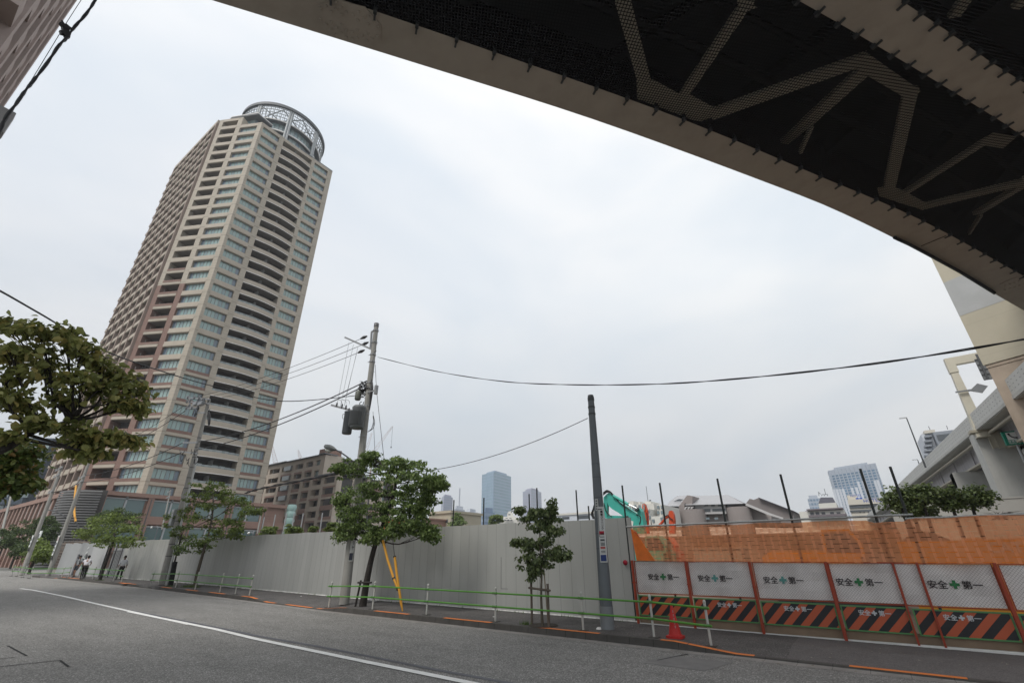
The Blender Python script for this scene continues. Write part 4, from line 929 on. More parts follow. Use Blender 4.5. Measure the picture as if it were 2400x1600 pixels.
# panel things: mesh panel with a white sheet, striped board below
chain = mat('chain_wire', (.13, .09, .085), .5, .2, 20); sheet_m = mat('white_sheet', (.80, .77, .75), .6, .07, 1.5, .25, 3, stain=.3, dirt=(.38, .33, .32), stretch=(1, 1, 1))
black_t = mat('black_lettering', (.02, .02, .022), .6, 0); green_t = mat('green_cross', (.02, .22, .07), .6, 0); teal_t = mat('teal_cross', (.12, .38, .35), .6, 0)
stripe = bpy.data.materials.new('warning_stripes'); stripe.use_nodes = True; t = stripe.node_tree; b = t.nodes['Principled BSDF']; tcn = t.nodes.new('ShaderNodeTexCoord'); sp = t.nodes.new('ShaderNodeSeparateXYZ'); t.links.new(tcn.outputs['Object'], sp.inputs[0])
f_ = math_n(t, 'LESS_THAN', math_n(t, 'FRACT', math_n(t, 'MULTIPLY', math_n(t, 'SUBTRACT', sp.outputs[0], sp.outputs[2]), 1 / .38)), .5)
mx = t.nodes.new('ShaderNodeMix'); mx.data_type = 'RGBA'; t.links.new(f_, mx.inputs[0]); mx.inputs[6].default_value = (.44, .085, .03, 1); mx.inputs[7].default_value = (.012, .013, .016, 1)
nn_ = t.nodes.new('ShaderNodeTexNoise'); nn_.inputs['Scale'].default_value = 5; nn_.inputs['Detail'].default_value = 6; t.links.new(tcn.outputs['Object'], nn_.inputs[0]); mx3 = t.nodes.new('ShaderNodeMix'); mx3.data_type = 'RGBA'; mx3.blend_type = 'MULTIPLY'; mx3.inputs[0].default_value = .5
t.links.new(mx.outputs[2], mx3.inputs[6]); t.links.new(nn_.outputs[1], mx3.inputs[7]); t.links.new(mx.outputs[2], b.inputs['Base Color']); b.inputs['Roughness'].default_value = .5
plabs = ['first mesh fence panel, next to the grey hoarding, green cross', 'second mesh fence panel from the hoarding, teal cross on its sheet', 'third mesh fence panel, torn at its right edge, teal cross', 'fourth mesh fence panel with a green cross, below the wide blue tower', 'narrow plain mesh fence panel without writing', 'mesh fence panel with the largest green cross lettering', 'mesh fence panel at the right edge of the photo with a blank sheet']
# mesh panels: spans (x0, x1, text centre x or None, cross)
spans = [(-6.1, -4.53, -5.25, 'g'), (-4.47, -2.82, -3.78, 't'), (-2.74, -1.05, -2.08, 't'), (-.99, .315, -.45, 'g'), (.325, .765, None, None), (.775, 2.03, 1.3, 'g'), (2.12, 3.8, None, None), (3.9, 5.5, None, None)]
plabs.append('blank mesh fence panel beyond the right edge')
def cross(m, c, s, mi):
    m.box(c.x - s / 2, c.x + s / 2, c.y - .004, c.y + .002, c.z - s / 6, c.z + s / 6, mi); m.box(c.x - s / 6, c.x + s / 6, c.y - .0045, c.y + .0015, c.z - s / 2, c.z + s / 2, mi)
for (x0, x1, tx, cc), lb in zip(spans, plabs):
    z0, z1_ = .79, 1.66; g = B0((x0 + x1) / 2)
    pn = wthing('mesh_panel', lb, 'fence panel', (x0, FYY, g + z0), 'mesh fence panels with white sheets')
    m = MB(); n = 10
    for i in range(n):
        xa_, xb_ = x0 + .004 + (x1 - x0 - .008) * i / n, x0 + .004 + (x1 - x0 - .008) * (i + 1) / n
        for k in range(4):
            za, zb2 = g + z0 + .02 + (z1_ - z0 - .04) * k / 4, g + z0 + .02 + (z1_ - z0 - .04) * (k + 1) / 4; w_ = lambda x, z: FYY + .035 + .012 * math.sin(x * 9 + z * 5) + .01 * math.sin(z * 13 + x * 3)
            m.add([(xa_, w_(xa_, za), za), (xb_, w_(xb_, za), za), (xb_, w_(xb_, zb2), zb2), (xa_, w_(xa_, zb2), zb2)], [(0, 1, 2, 3)], 0, True)
    sh = m.build('sheet', sheet_m, pn)
    m = MB(); st = .062; nd = int((x1 - x0 + z1_ - z0) / st) + 1; W_, H_ = x1 - x0, z1_ - z0
    for i in range(1, nd):
        s = i * st; a0 = (max(0, s - H_), min(s, H_)); a1 = (min(s, W_), max(0, s - W_))
        if a1[0] - a0[0] < .01: continue
        m.bar((x0 + a0[0], FYY - .004, g + z0 + a0[1]), (x0 + a1[0], FYY - .004, g + z0 + a1[1]), .003); m.bar((x1 - a0[0], FYY + .002, g + z0 + a0[1]), (x1 - a1[0], FYY + .002, g + z0 + a1[1]), .003)
    m.build('wire_mesh', chain, pn)
    m = MB(); 
    for (a, b2, c, d) in ((x0, x1, z1_ - .012, z1_ + .012), (x0, x1, z0 - .012, z0 + .012)): m.box(a, b2, FYY - .012, FYY + .012, g + c, g + d)
    for a in (x0, x1 - .02): m.box(a, a + .02, FYY - .011, FYY + .011, g + z0 + .012, g + z1_ - .012)
    m.build('frame', of_m, pn)
    if tx is not None:
        m = MB(); S_ = .175; zc_ = g + 1.24; y_ = FYY + .012
        text_mb(m, '安全', (tx - .47, y_, zc_ - .07), (1, 0, 0), (0, 0, 1), S_, 0, depth=.0); text_mb(m, '第一', (tx + .12, y_, zc_ - .07), (1, 0, 0), (0, 0, 1), S_, 0, depth=.0)
        m.build('lettering', black_t, sh); m = MB(); cross(m, Vector((tx, y_, zc_)), .17, 0); m.build('cross_mark', green_t if cc == 'g' else teal_t, sh)
# upright posts between panels, and striped boards
ulabs = ['orange fence post against the end of the grey hoarding', 'orange fence post between the first two mesh panels', 'orange fence post between the second and third mesh panels', 'orange fence post between the third and fourth mesh panels', 'short slim orange post left of the narrow mesh panel', 'broad orange fence post with a paint-chipped edge at the right', 'orange fence post beyond the right edge', 'slim orange post right of the narrow mesh panel']
for x, lb in zip([-6.14, -4.5, -2.78, -1.02, .32, 2.07, 3.85, .77], ulabs):
    g = B0(x); w_ = .062 if x not in (.32, .77) else .04; m = MB(); y = FYY - .03 - w_ / 2
    m.box(x - w_ / 2, x + w_ / 2, y - w_ / 2, y + w_ / 2, g + .0, g + 1.68)
    if w_ > .05: m.box(x - w_ * .75, x + w_ * .75, y - w_ * .55, y + w_ * .55, g + 1.05, g + 1.09); m.box(x - w_ / 2 - .012, x - w_ / 2, y, y + .02, g, g + 1.6)
    o = m.build('fence_post', of_m, None, org=(x, y, g)); tag(o, lb, 'fence post', 'orange fence posts')
blabs = ['striped warning board next to the hoarding, partly behind the guard rail', 'second striped warning board, behind the traffic cone', 'third striped warning board from the hoarding', 'fourth striped warning board from the hoarding', 'fifth striped warning board, the rightmost fully in view', 'striped warning board cut by the right edge', 'striped warning board beyond the right edge']
for (x0, x1), lb in zip([(-6.08, -4.55), (-4.45, -2.83), (-2.73, -1.07), (-.97, .32), (.40, 2.02), (2.12, 3.8), (3.9, 5.5)], blabs):
    g = B0((x0 + x1) / 2); bd = wthing('striped_board', lb, 'warning board', (x0, FYY, g), 'black and orange striped boards')
    m = MB(); m.box(x0 + .03, x1 - .03, FYY - .005, FYY + .012, g + .24, g + .71); o = m.build('board', stripe, bd)
    m = MB(); 
    for c, d in ((.21, .24), (.71, .74)): m.box(x0, x1, FYY - .015, FYY + .015, g + c, g + d)
    for a in (x0, x1 - .03): m.box(a, a + .03, FYY - .014, FYY + .014, g + .24, g + .71)
    m.build('frame', gfr, bd)
    m = MB(); c = x0 + (x1 - x0) * .5 + (.12 if x0 < -4 else 0); y = FYY - .012; S_ = .12; zz = g + .60
    text_mb(m, '安全', (c - .31, y, zz - .045), (1, 0, 0), (0, 0, 1), S_, 0, depth=0); text_mb(m, '第一', (c + .08, y, zz - .045), (1, 0, 0), (0, 0, 1), S_, 0, depth=0); cross(m, Vector((c, y - .001, zz)), .1, 0)
    if x0 > -6: m.build('lettering', mat('board_white_letters', (.5, .52, .54), .6, 0), bd)
    m = MB(); m.box(x0 - .04, x1 + .04, FYY + .03, FYY + .06, g - .02, g + .25); m.build('kick_plank', board_brown, bd)
m = MB(); m.box(-6.1, 7, FYY - .05, FYY + .02, B0(0) - .03, B0(0) + .035)
for i in range(40):
    x = -6.1 + i * .33; m.obox((x, FYY - .07 - .01 * (i % 3), B0(x) + .002), (.34, 0, -.0026), (0, .05, 0), (0, 0, .02))
o = m.build('sheet_hem', mat('white_hem', (.62, .62, .6), .7, .1, 4), None, org=(0, FYY, .15)); tag(o, 'white plastic hem along the foot of the orange fence', 'plastic hem')
# ================================================================== trees
def leaves(mb, centers, radii, per, size, rng, droop=.5, flat=.5):
    """leaf blades spread through clumps; each blade is a folded six-point leaf"""
    C_ = np.repeat(np.array(centers), per, axis=0); Rr = np.repeat(np.array(radii), per)
    n = len(C_); d = rng.normal(size=(n, 3)); d /= np.linalg.norm(d, axis=1)[:, None]; rad = rng.random(n) ** .45
    P = C_ + d * (Rr * rad)[:, None] * np.array([1, 1, flat])
    az = rng.random(n) * 2 * PI; dr = rng.normal(-droop, .35, n)
    ax = np.stack([np.cos(az) * np.cos(dr), np.sin(az) * np.cos(dr), np.sin(dr)], 1)
    up = rng.normal(size=(n, 3)) * .45 + np.array([0, 0, 1]); sd_ = np.cross(ax, up); sd_ /= np.linalg.norm(sd_, axis=1)[:, None]; nr = np.cross(sd_, ax)
    sz = size * (.65 + .7 * rng.random(n))[:, None]; w = sz * .36
    V = np.stack([P, P + ax * sz * .35 + sd_ * w + nr * sz * .1, P + ax * sz * .72 + sd_ * w * .75 + nr * sz * .06, P + ax * sz - nr * sz * .08, P + ax * sz * .72 - sd_ * w * .75 + nr * sz * .06, P + ax * sz * .35 - sd_ * w + nr * sz * .1, ], 1)
    b = len(mb.v); mb.v += [tuple(x) for x in V.reshape(-1, 3)]
    for i in range(n):
        q = b + 6 * i; mb.f.append([q, q + 1, q + 2, q + 3]); mb.f.append([q, q + 3, q + 4, q + 5]); mb.m += [0, 0]; mb.s += [False, False]
def tree(label, trunk, blobs, leafsize, per, nclump, cr_, mleaf, mbark, r0, seed=1, group='street trees along the pavement', name='street_tree', r1=.04, clumpr=.28, flat=.5, droop=.5, fork=None, twigs=True):
    """trunk: world points bottom->top; blobs: (centre, rx, ry, rz)"""
    rng = np.random.default_rng(seed); base = trunk[0]
    t = wthing(name, label, 'tree', tuple(base), group)
    m = MB(); n = len(trunk); pts = smooth(trunk, 5); m.tube(pts, [r0 + (r1 - r0) * (i / (len(pts) - 1)) ** .8 for i in range(len(pts))], 8)
    lf = MB(); start = fork if fork is not None else .5
    for (c, rx_, ry, rz) in blobs:
        c = Vector(c); k = pts[int(len(pts) * (start + (1 - start) * rng.random() * .8))]
        # limb towards the blob, starting on the trunk below it
        cand = [p for p in pts[int(len(pts) * start):] if p.z < c.z + .1] or [pts[int(len(pts) * start)]]
        k = min(cand, key=lambda p: (p - c).length); mid = k.lerp(c, .5) + Vector((rng.normal() * .1, rng.normal() * .1, -.08 * (c - k).length))
        L_ = smooth([k, mid, c], 4); rr = max(.01, r0 * .24); m.tube(L_, [rr * (1 - .75 * i / (len(L_) - 1)) for i in range(len(L_))], 5)
        cs = []
        for q in range(nclump):
            d = Vector(rng.normal(size=3)); d.normalize(); s = float(rng.random()) ** .4 * (1.18 if rng.random() < .3 else 1); e = c + Vector((d.x * rx_, d.y * ry, d.z * rz)) * s; cs.append(tuple(e))
            if twigs: a = L_[int(rng.integers(len(L_) // 2, len(L_)))]; m.tube([a, a.lerp(e, .55) + Vector((0, 0, .04)), e], [rr * .28, rr * .16, .004], 3, cap=False)
        leaves(lf, cs, [clumpr * (.7 + .6 * float(rng.random())) for _ in cs], per, leafsize, rng, droop, flat)
    m.build('trunk', mbark, t); lf.build('crown', mleaf, t)
    return t
bark = mat('bark_dark', (.035, .03, .027), .9, .3, 8, .8, 40); bark2 = mat('bark_brown', (.10, .085, .065), .9, .25, 8, .6, 30)
lfA = leaf_mat('leaf_green', [(.065, .10, .034), (.115, .175, .052), (.175, .245, .075), (.25, .33, .11)])
lfB = leaf_mat('leaf_bright', [(.08, .11, .03), (.13, .18, .045), (.18, .24, .06), (.23, .30, .08)])
lfC = leaf_mat('leaf_autumn_edge', [(.11, .13, .04), (.18, .20, .06), (.26, .28, .09), (.36, .37, .14), (.38, .31, .10)], .42)
lfD = leaf_mat('leaf_dark', [(.03, .05, .02), (.055, .085, .03), (.08, .12, .04), (.115, .165, .055)])
lfE = leaf_mat('leaf_young', [(.065, .09, .042), (.105, .145, .06), (.155, .20, .08), (.23, .28, .12)])
def blob(px, py, rx_, ry_, y, dep=1.0, dz=0):
    c = ony(D(px, py), y + dz); s = mpp(c) * K * 1.12; return (c, rx_ * s, max(rx_, ry_) * s * dep * .8, ry_ * s)
def tp(pts, y): return [ony(D(*p), y) for p in pts]
# big street tree in the middle
y = 12.95
b0 = ong(D(833, 1392)); 
T = [b0] + tp([(845, 1320), (862, 1250), (885, 1190), (905, 1130), (915, 1080)], b0.y)
tree('leafy street tree with a leaning black trunk, in front of the transformer pole', T,
     [blob(812, 1075, 42, 20, y), blob(860, 1062, 45, 16, y, 1, .4), (blob(905, 1080, 50, 24, y)), blob(955, 1095, 50, 22, y, 1, -.3), blob(1000, 1105, 26, 16, y), blob(830, 1120, 40, 26, y, 1, -.5), blob(885, 1130, 50, 30, y, 1, .5), blob(940, 1140, 48, 30, y), blob(985, 1145, 22, 26, y),
      blob(805, 1170, 32, 22, y), blob(800, 1205, 30, 26, y, 1, -.3), blob(835, 1215, 36, 24, y, 1, .3), blob(880, 1185, 46, 28, y), blob(930, 1190, 40, 28, y, 1, -.4), blob(968, 1200, 26, 26, y), blob(990, 1225, 14, 16, y), blob(860, 1230, 26, 16, y), blob(850, 1045, 16, 8, y), blob(785, 1225, 14, 14, y), blob(785, 1150, 18, 16, y), blob(780, 1075, 14, 9, y), blob(1012, 1112, 12, 8, y), blob(925, 1065, 40, 10, y), blob(950, 1165, 40, 20, y, 1, .4), blob(910, 1215, 24, 14, y)],
     .10, 38, 24, .3, lfA, bark, .15, 11, fork=.45, clumpr=.24, r1=.035, flat=.42, droop=.7)
# young tree with stakes
b1 = ong(D(1246, 1437)); y = b1.y
tree('small young tree tied to wooden stakes on the pavement', [b1] + tp([(1243, 1370), (1244, 1310), (1240, 1240), (1240, 1170)], y),
     [blob(1240, 1170, 20, 12, y), blob(1215, 1185, 20, 10, y), blob(1262, 1185, 22, 12, y), blob(1240, 1205, 28, 16, y), blob(1275, 1218, 18, 11, y), blob(1212, 1250, 26, 14, y), blob(1245, 1240, 26, 16, y), blob(1275, 1268, 26, 14, y), blob(1295, 1277, 16, 8, y), blob(1210, 1290, 26, 20, y), blob(1245, 1285, 26, 20, y), blob(1225, 1312, 18, 14, y), blob(1188, 1242, 12, 6, y), blob(1195, 1170, 10, 7, y), blob(1268, 1160, 8, 10, y)],
     .105, 26, 10, .2, lfE, bark2, .045, 5, fork=.4, clumpr=.17, r1=.012, droop=.8)
st = wthing('tree_stakes', 'two round wooden stakes with a crossbar holding the young tree', 'tree stakes', tuple(b1)); stm = mat('stake_wood', (.13, .105, .085), .85, .2, 8)
sA, sB = ong(D(1222, 1433)), ong(D(1261, 1438)); hh = 1.02
for P in (sA, sB): m = MB(); m.tube([P, P + Vector((0, 0, hh + .05))], .035, 8); m.build('stake', stm, st)
m = MB(); m.tube([sA + Vector((-.05, -.06, hh - .08)), sB + Vector((.12, -.06, hh - .12))], .03, 8); m.build('crossbar', stm, st)
bam = wthing('bamboo_support', 'thin upright bamboo cane tied along the young tree trunk', 'cane', tuple(b1)); m = MB(); m.tube([sB + Vector((-.05, .04, .0)), sB + Vector((-.18, .04, 2.3))], .015, 6); m.build('cane', mat('bamboo', (.22, .17, .11), .7, .2, 8), bam)
pit = MB(); pit.lathe([(0, .012), (.3, .012), (.36, .03), (.4, .03), (.42, 0)], tuple(b1 + Vector((0, .05, 0))), 20); o = pit.build('tree_pit', mat('tree_pit_soil', (.05, .042, .035), .95, .3, 10, .8, 40), None, org=b1); tag(o, 'round soil pit with a rim at the foot of the young tree', 'tree pit')
# stakes of the big tree
st2 = wthing('tree_stakes', 'dark stake and crossbar at the foot of the big street tree', 'tree stakes', tuple(b0)); sd2 = mat('stake_dark', (.035, .03, .028), .85, .2, 8)
sA = ong(D(816, 1392)); m = MB(); m.tube([sA, ony(D(829, 1332), sA.y)], .04, 8); m.build('stake', sd2, st2)
m = MB(); m.tube([ony(D(822, 1337), sA.y - .1), ony(D(853, 1337), sA.y - .1)], .035, 8); m.build('crossbar', sd2, st2)
# second street tree pair
b2 = ong(D(447, 1347)); y = b2.y
tree('pale green street tree in front of the second utility pole', [b2] + tp([(455, 1310), (472, 1250), (485, 1200), (490, 1150), (485, 1120)], y),
     [blob(470, 1120, 40, 14, y), blob(510, 1130, 40, 14, y), blob(548, 1150, 34, 12, y), blob(580, 1170, 26, 10, y), blob(450, 1150, 40, 16, y), blob(500, 1160, 45, 16, y), blob(430, 1180, 38, 16, y), blob(480, 1190, 40, 16, y, 1, .5), blob(535, 1195, 34, 14, y), blob(405, 1200, 30, 16, y), blob(420, 1235, 34, 22, y), blob(500, 1225, 30, 16, y), blob(545, 1222, 22, 14, y), blob(465, 1250, 16, 12, y)],
     .14, 40, 10, .3, lfB, bark2, .13, 21, fork=.45, clumpr=.36, r1=.03)
b3 = ong(D(391, 1345))
tree('slim street tree with its lower trunk wrapped in black, beside the second utility pole', [b3] + tp([(399, 1300), (410, 1255), (418, 1225)], b3.y), [blob(420, 1215, 20, 18, b3.y), blob(430, 1245, 22, 24, b3.y), blob(415, 1262, 12, 14, b3.y)], .13, 26, 8, .3, lfA, bark, .08, 31, fork=.6, clumpr=.3, r1=.03)
o = MB(); q = ony(D(402, 1290), b3.y); o.tube([b3 + Vector((0, 0, .0)), q], .15, 10); w_ = o.build('trunk_wrap', mat('black_wrap', (.012, .012, .013), .7, .1, 4), None, org=b3); tag(w_, 'black tube wrapped round the foot of a slim tree trunk', 'tree wrap')
# third
b4 = ong(D(229, 1332)); y = b4.y
tree('bright green street tree leaning right, between cyclist and walking man', [b4] + tp([(240, 1300), (254, 1262), (262, 1235), (262, 1210)], y),
     [blob(232, 1195, 38, 10, y), blob(270, 1190, 40, 12, y), blob(215, 1215, 40, 10, y), blob(250, 1215, 40, 14, y), blob(290, 1215, 32, 14, y), blob(200, 1225, 28, 8, y), blob(262, 1238, 36, 12, y), blob(300, 1240, 24, 12, y), blob(230, 1240, 26, 8, y)],
     .17, 40, 10, .3, lfB, bark, .13, 41, fork=.6, clumpr=.5, r1=.05, flat=.35)
for (px, py, rx_, ry_, yy, lb) in ((282, 1176, 24, 18, 22, 'small dark bushy tree top behind the bright street tree'), (252, 1180, 20, 14, 23, 'dark tree top left of the bushy one behind the hoarding')):
    c = ony(D(px, py), yy); s = mpp(c) * K; B = Vector((c.x, c.y, 0)); tree(lb, [B, Vector((c.x, c.y, c.z * .5)), c], [blob(px, py, rx_, ry_, yy), blob(px + 12, py + 12, rx_, ry_, yy), blob(px - 10, py + 10, rx_ * .8, ry_, yy)], .2, 60, 12, .4, lfD, bark, .12, 51, 'trees behind the hoarding', 'background_tree', fork=.6, clumpr=.6, twigs=False)
# far left cluster
for i, (px, py, rx_, ry_, yy, lb, mt) in enumerate(((20, 1225, 26, 26, 17.5, 'dark tree at the far left edge behind the leaning poles', lfD), (52, 1235, 30, 32, 18, 'second dark tree from the left edge behind the leaning poles', lfD), (88, 1215, 22, 24, 20, 'dark tree beside the louvred drum at the far left', lfD), (112, 1205, 16, 30, 20, 'dark tree right behind the white parking sign', lfD), (88, 1262, 26, 20, 14.2, 'small lighter green tree between the two leaning poles', lfB))):
    c = ony(D(px, py), yy); g = gz(c.x) + .1; B = Vector((c.x, c.y, g)); tree(lb, [B, Vector((c.x - .2, c.y, (g + c.z) / 2)), c], [blob(px + dx, py + dy, rx_ * .6, ry_ * .5, yy) for dx, dy in ((0, 0), (-rx_ * .5, ry_ * .3), (rx_ * .5, ry_ * .3), (0, -ry_ * .5), (0, ry_ * .6), (-rx_ * .3, ry_ * .9), (rx_ * .3, ry_ * .8))], .24, 44, 9, .4, mt, bark, .16, 60 + i, 'trees at the far left', 'background_tree', fork=.5, clumpr=.6, twigs=False)
# foreground tree leaning in from the left
def bl2(px, py, rx_, ry_, dist, dep=.8):
    c = at(D(px, py), dist); s = mpp(c) * K; return (c, rx_ * s, max(rx_, ry_) * s * dep, ry_ * s)
q = lambda x, y, d=8.5: at(D(x, y), d)
root = at(D(-330, 1250), 8.0); T = [Vector((root.x, root.y, gz(root.x))), q(-300, 1120, 8.2), q(-170, 1075, 8.4), q(0, 1035, 8.5), q(80, 990, 8.6), q(170, 965, 8.7)]
bb_ = []
for x, y_, rx_, ry_, dd in ((20, 745, 46, 22, 8.8), (95, 760, 42, 26, 8.6), (150, 770, 36, 26, 8.7), (190, 800, 32, 26, 8.5), (20, 800, 50, 28, 8.3), (85, 810, 45, 26, 8.8), (225, 835, 30, 22, 8.6), (270, 860, 30, 22, 8.7), (310, 885, 24, 20, 8.6), (30, 860, 50, 26, 8.5), (110, 850, 45, 22, 8.9), (180, 870, 40, 22, 8.4), (235, 890, 34, 22, 8.7),
        (285, 925, 30, 18, 8.6), (320, 930, 18, 16, 8.6), (150, 915, 45, 16, 8.7), (60, 930, 40, 14, 8.6), (10, 905, 36, 18, 8.4), (100, 975, 45, 18, 8.5), (170, 985, 34, 20, 8.6), (210, 1000, 24, 14, 8.6), (260, 1000, 18, 10, 8.6), (300, 1010, 26, 12, 8.6), (30, 1000, 26, 14, 8.5), (185, 1030, 24, 16, 8.6), (205, 1035, 12, 10, 8.6)):
    bb_.append(bl2(x, y_, rx_ * .95, ry_ * .95, dd))
tree('large tree with olive leaves reaching in from the left edge', T, bb_, .10, 8, 17, .3, lfC, bark, .10, 77, 'foreground trees', 'foreground_tree', fork=.35, clumpr=.2, r1=.02, droop=.6, flat=.38)
# a second lower crown behind it
root = at(D(-250, 1290), 14); T = [Vector((root.x, root.y, gz(root.x))), at(D(-180, 1180), 14), at(D(-60, 1100), 14), at(D(30, 1050), 14)]
tree('smaller tree with rusty leaf tips hanging below the large left tree', T, [bl2(x, y_, rx_, ry_, 13.8) for x, y_, rx_, ry_ in ((20, 1035, 40, 20), (60, 1040, 26, 16), (10, 1070, 34, 20), (50, 1080, 26, 18), (30, 1105, 30, 16), (0, 1120, 20, 12), (64, 1110, 14, 10))], .12, 34, 9, .3, leaf_mat('leaf_mixed', [(.07, .10, .03), (.11, .16, .04), (.15, .2, .055), (.19, .22, .06), (.24, .14, .05)]), bark, .12, 78, 'foreground trees', 'foreground_tree', fork=.4, clumpr=.3, r1=.03)
# trees behind the orange fence at the right
for i, (px, py, rx_, ry_, tx, lb) in enumerate(((2070, 1140, 36, 26, 2078, 'leftmost round tree behind the orange fence, beneath the ramp'), (2120, 1130, 30, 20, 2130, 'second tree behind the orange fence with a dark forked trunk'), (2180, 1140, 36, 24, 2195, 'third tree behind the orange fence, spreading to both sides'), (2240, 1138, 40, 22, 2240, 'rightmost tree behind the orange fence, in front of the concrete wall'), (2105, 1168, 34, 16, 2100, 'low leafy tree between the first two behind the orange fence'))):
    yy = 34 + i * .5; c = ony(D(px, py), yy); B = Vector((ony(D(tx, 1195), yy).x, yy, .1)); f = ony(D(tx, 1185), yy)
    tree(lb, [B, f, f.lerp(c, .5), c], [blob(px + dx * rx_, py + dy * ry_, rx_ * .42, ry_ * .42, yy) for dx, dy in ((0, -.3), (-.5, -.1), (.5, -.1), (-.75, .35), (.75, .35), (0, .3), (-.35, .6), (.4, .65), (.25, -.6), (-.3, -.65), (0, .85), (-.6, .8), (.65, .85), (-.95, .05), (.95, 0))], .16, 10, 8, .4, leaf_mat('leaf_site', [(.06, .085, .035), (.10, .14, .05), (.15, .20, .07), (.21, .26, .10)]), bark, .11, 90 + i, 'trees behind the orange fence', 'site_tree', fork=.4, clumpr=.33, r1=.03)
m = wthing('bare_shrub', 'bare brown branches in front of the concrete wall', 'shrub', tuple(ony(D(2310, 1195), 36))); mm_ = MB(); rng = np.random.default_rng(3)
for i in range(30):
    a = ony(D(2300 + rng.normal() * 8, 1193), 36); e = ony(D(2310 + rng.normal() * 28, 1172 + abs(rng.normal()) * 10), 36); mm_.tube([a, a.lerp(e, .5) + Vector((0, 0, .15)), e], [.02, .012, .004], 3)
mm_.build('twigs', bark2, m)
# shrubs showing above the hoarding
for (px, py, r, dist, lb) in ((620, 1213, 16, 60, 'small bush above the hoarding near the green glass tube'), (676, 1210, 18, 58, 'small bush above the hoarding below the brown apartments'), (762, 1208, 12, 57, 'light green bush above the hoarding left of the transformer pole'), (1052, 1196, 20, 90, 'round bush above the hoarding near the small cream house'), (1142, 1191, 14, 140, 'round tree beside the base of the tall blue tower'), (720, 1213, 8, 58, 'tiny bush top between two larger bushes over the hoarding')):
    c = at(D(px, py), dist); s = mpp(c) * K; tree(lb, [Vector((c.x, c.y, 0)), c], [(c, r * s, r * s, r * s * .7), (c - Vector((0, 0, r * s * .6)), r * s * 1.2, r * s, r * s * .7)], .14 * dist / 45, 90, 14, .3, lfB if r < 19 else lfA, bark, .1, 100 + px, 'bushes above the hoarding', 'bush', fork=.5, clumpr=r * s * .4, twigs=False)

# ================================================================== utility poles
pole_c = mat('pole_concrete', (.29, .285, .265), .8, .1, 2, .1, 20, stain=.25, dirt=(.2, .19, .18)); galv = MATS['galvanised']; blk = mat('cable_black', (.015, .015, .017), .5, 0); insul = mat('insulator_dark', (.07, .07, .075), .35, 0); trm = mat('transformer_grey', (.15, .16, .165), .45, .06, 2)
def insulator(m, p, h=.22): m.lathe([(.02, 0), (.05, .03), (.03, .06), (.055, .09), (.03, .12), (.05, .15), (.02, h)], p, 8)
b = ong(D(790, 1387)); PY = b.y; U = lambda x, y, dy=0: ony(zu(x, y), PY + dy)
p1 = wthing('utility_pole', 'concrete utility pole with transformer cans, in the middle of the photo', 'utility pole', tuple(b), 'concrete utility poles')
top = U(600, 105); m = MB(); m.tube([b, Vector((top.x + .0, PY, top.z))], [.205, .115], 16); m.build('pole', pole_c, p1)
def px_at(z): t = (z - b.z) / (top.z - b.z); return b.x + (top.x - b.x) * t
m = MB(); m.lathe([(0, .1), (.13, .08), (.13, -.12)], (top.x, PY, top.z), 12); m.build('cap', insul, p1)
m = MB(); 
for z in [top.z - q for q in (.35, 1.05, 1.75, 2.15, 3.3, 3.6, 4.5, 4.9)] + [7.2, 5.6, 5.0]: m.lathe([(.155, -.03), (.16, .03)], (px_at(z), PY, z), 12); m.bar((px_at(z) - .22, PY - .1, z), (px_at(z) + .22, PY - .1, z), .025)
m.build('pole_band', galv, p1)
m = MB()
for k in range(14): z = 2.4 + k * .62; s = 1 if k % 2 else -1; m.tube([(px_at(z), PY, z), (px_at(z) + .28 * s, PY, z)], .012, 5)
m.build('climbing_pegs', galv, p1)
A, B = U(240, 248), U(590, 405); m = MB(); m.bar(A, B, .09); m.bar(U(545, 180), U(530, 380), .08); m.bar(U(545, 185), U(600, 160), .06); m.build('crossarm', galv, p1)
A2, B2 = U(85, 1025), U(440, 1120); m = MB(); m.bar(A2, B2, .1); m.build('crossarm', galv, p1)
m = MB()
m = None
for x, y in ((140, 1045), (200, 1060), (245, 1075), (280, 1110)): m = MB(); insulator(m, U(x, y, -.05), .24); m.build('insulator', insul, p1)
for x, y in ((440, 255), (455, 325), (410, 415)): 
    a, e = U(x - 20, y + 8), U(x + 50, y - 22); m = MB(); m.tube([a, a.lerp(e, .5), e], [.045, .09, .04], 8); m.build('insulator', insul, p1)
# transformer with fins and a plain can
c = U(490, 1085); cb = U(450, 1315); m = MB(); h = c.z - cb.z; ox = (c.x + cb.x) / 2; r = .31
m.lathe([(0, 0), (r * .9, 0), (r, .06), (r, h - .05), (r * 1.05, h - .02), (r * 1.05, h + .05), (r * .8, h + .13), (0, h + .15)], (ox, PY - .42, cb.z), 20)
for k in range(26):
    a = R(180 + k * 7.2); 
    if 200 < 180 + k * 7.2 < 350: m.obox((ox + r * math.cos(a), PY - .42 + r * math.sin(a), cb.z + .12), (.09 * math.cos(a), .09 * math.sin(a), 0), (-.012 * math.sin(a), .012 * math.cos(a), 0), (0, 0, h - .3))
m.build('transformer', trm, p1)
c = U(355, 1135); cb = U(330, 1370); h = c.z - cb.z; m = MB(); m.lathe([(0, 0), (.2, 0), (.225, .04), (.235, h), (.25, h + .02), (.25, h + .05), (0, h + .08)], ((c.x + cb.x) / 2, PY - .35, cb.z), 18); m.build('transformer', mat('can_grey', (.10, .11, .12), .45, .06, 2), p1)
c = U(432, 890); m = MB(); m.lathe([(0, 0), (.12, 0), (.15, .06), (.15, .42), (.1, .48), (0, .5)], (c.x, PY - .2, c.z - .4), 12); m.build('switch_box', mat('switch_grey', (.13, .14, .12), .5, .1, 3), p1)
m = MB(); rng = random.Random(4)
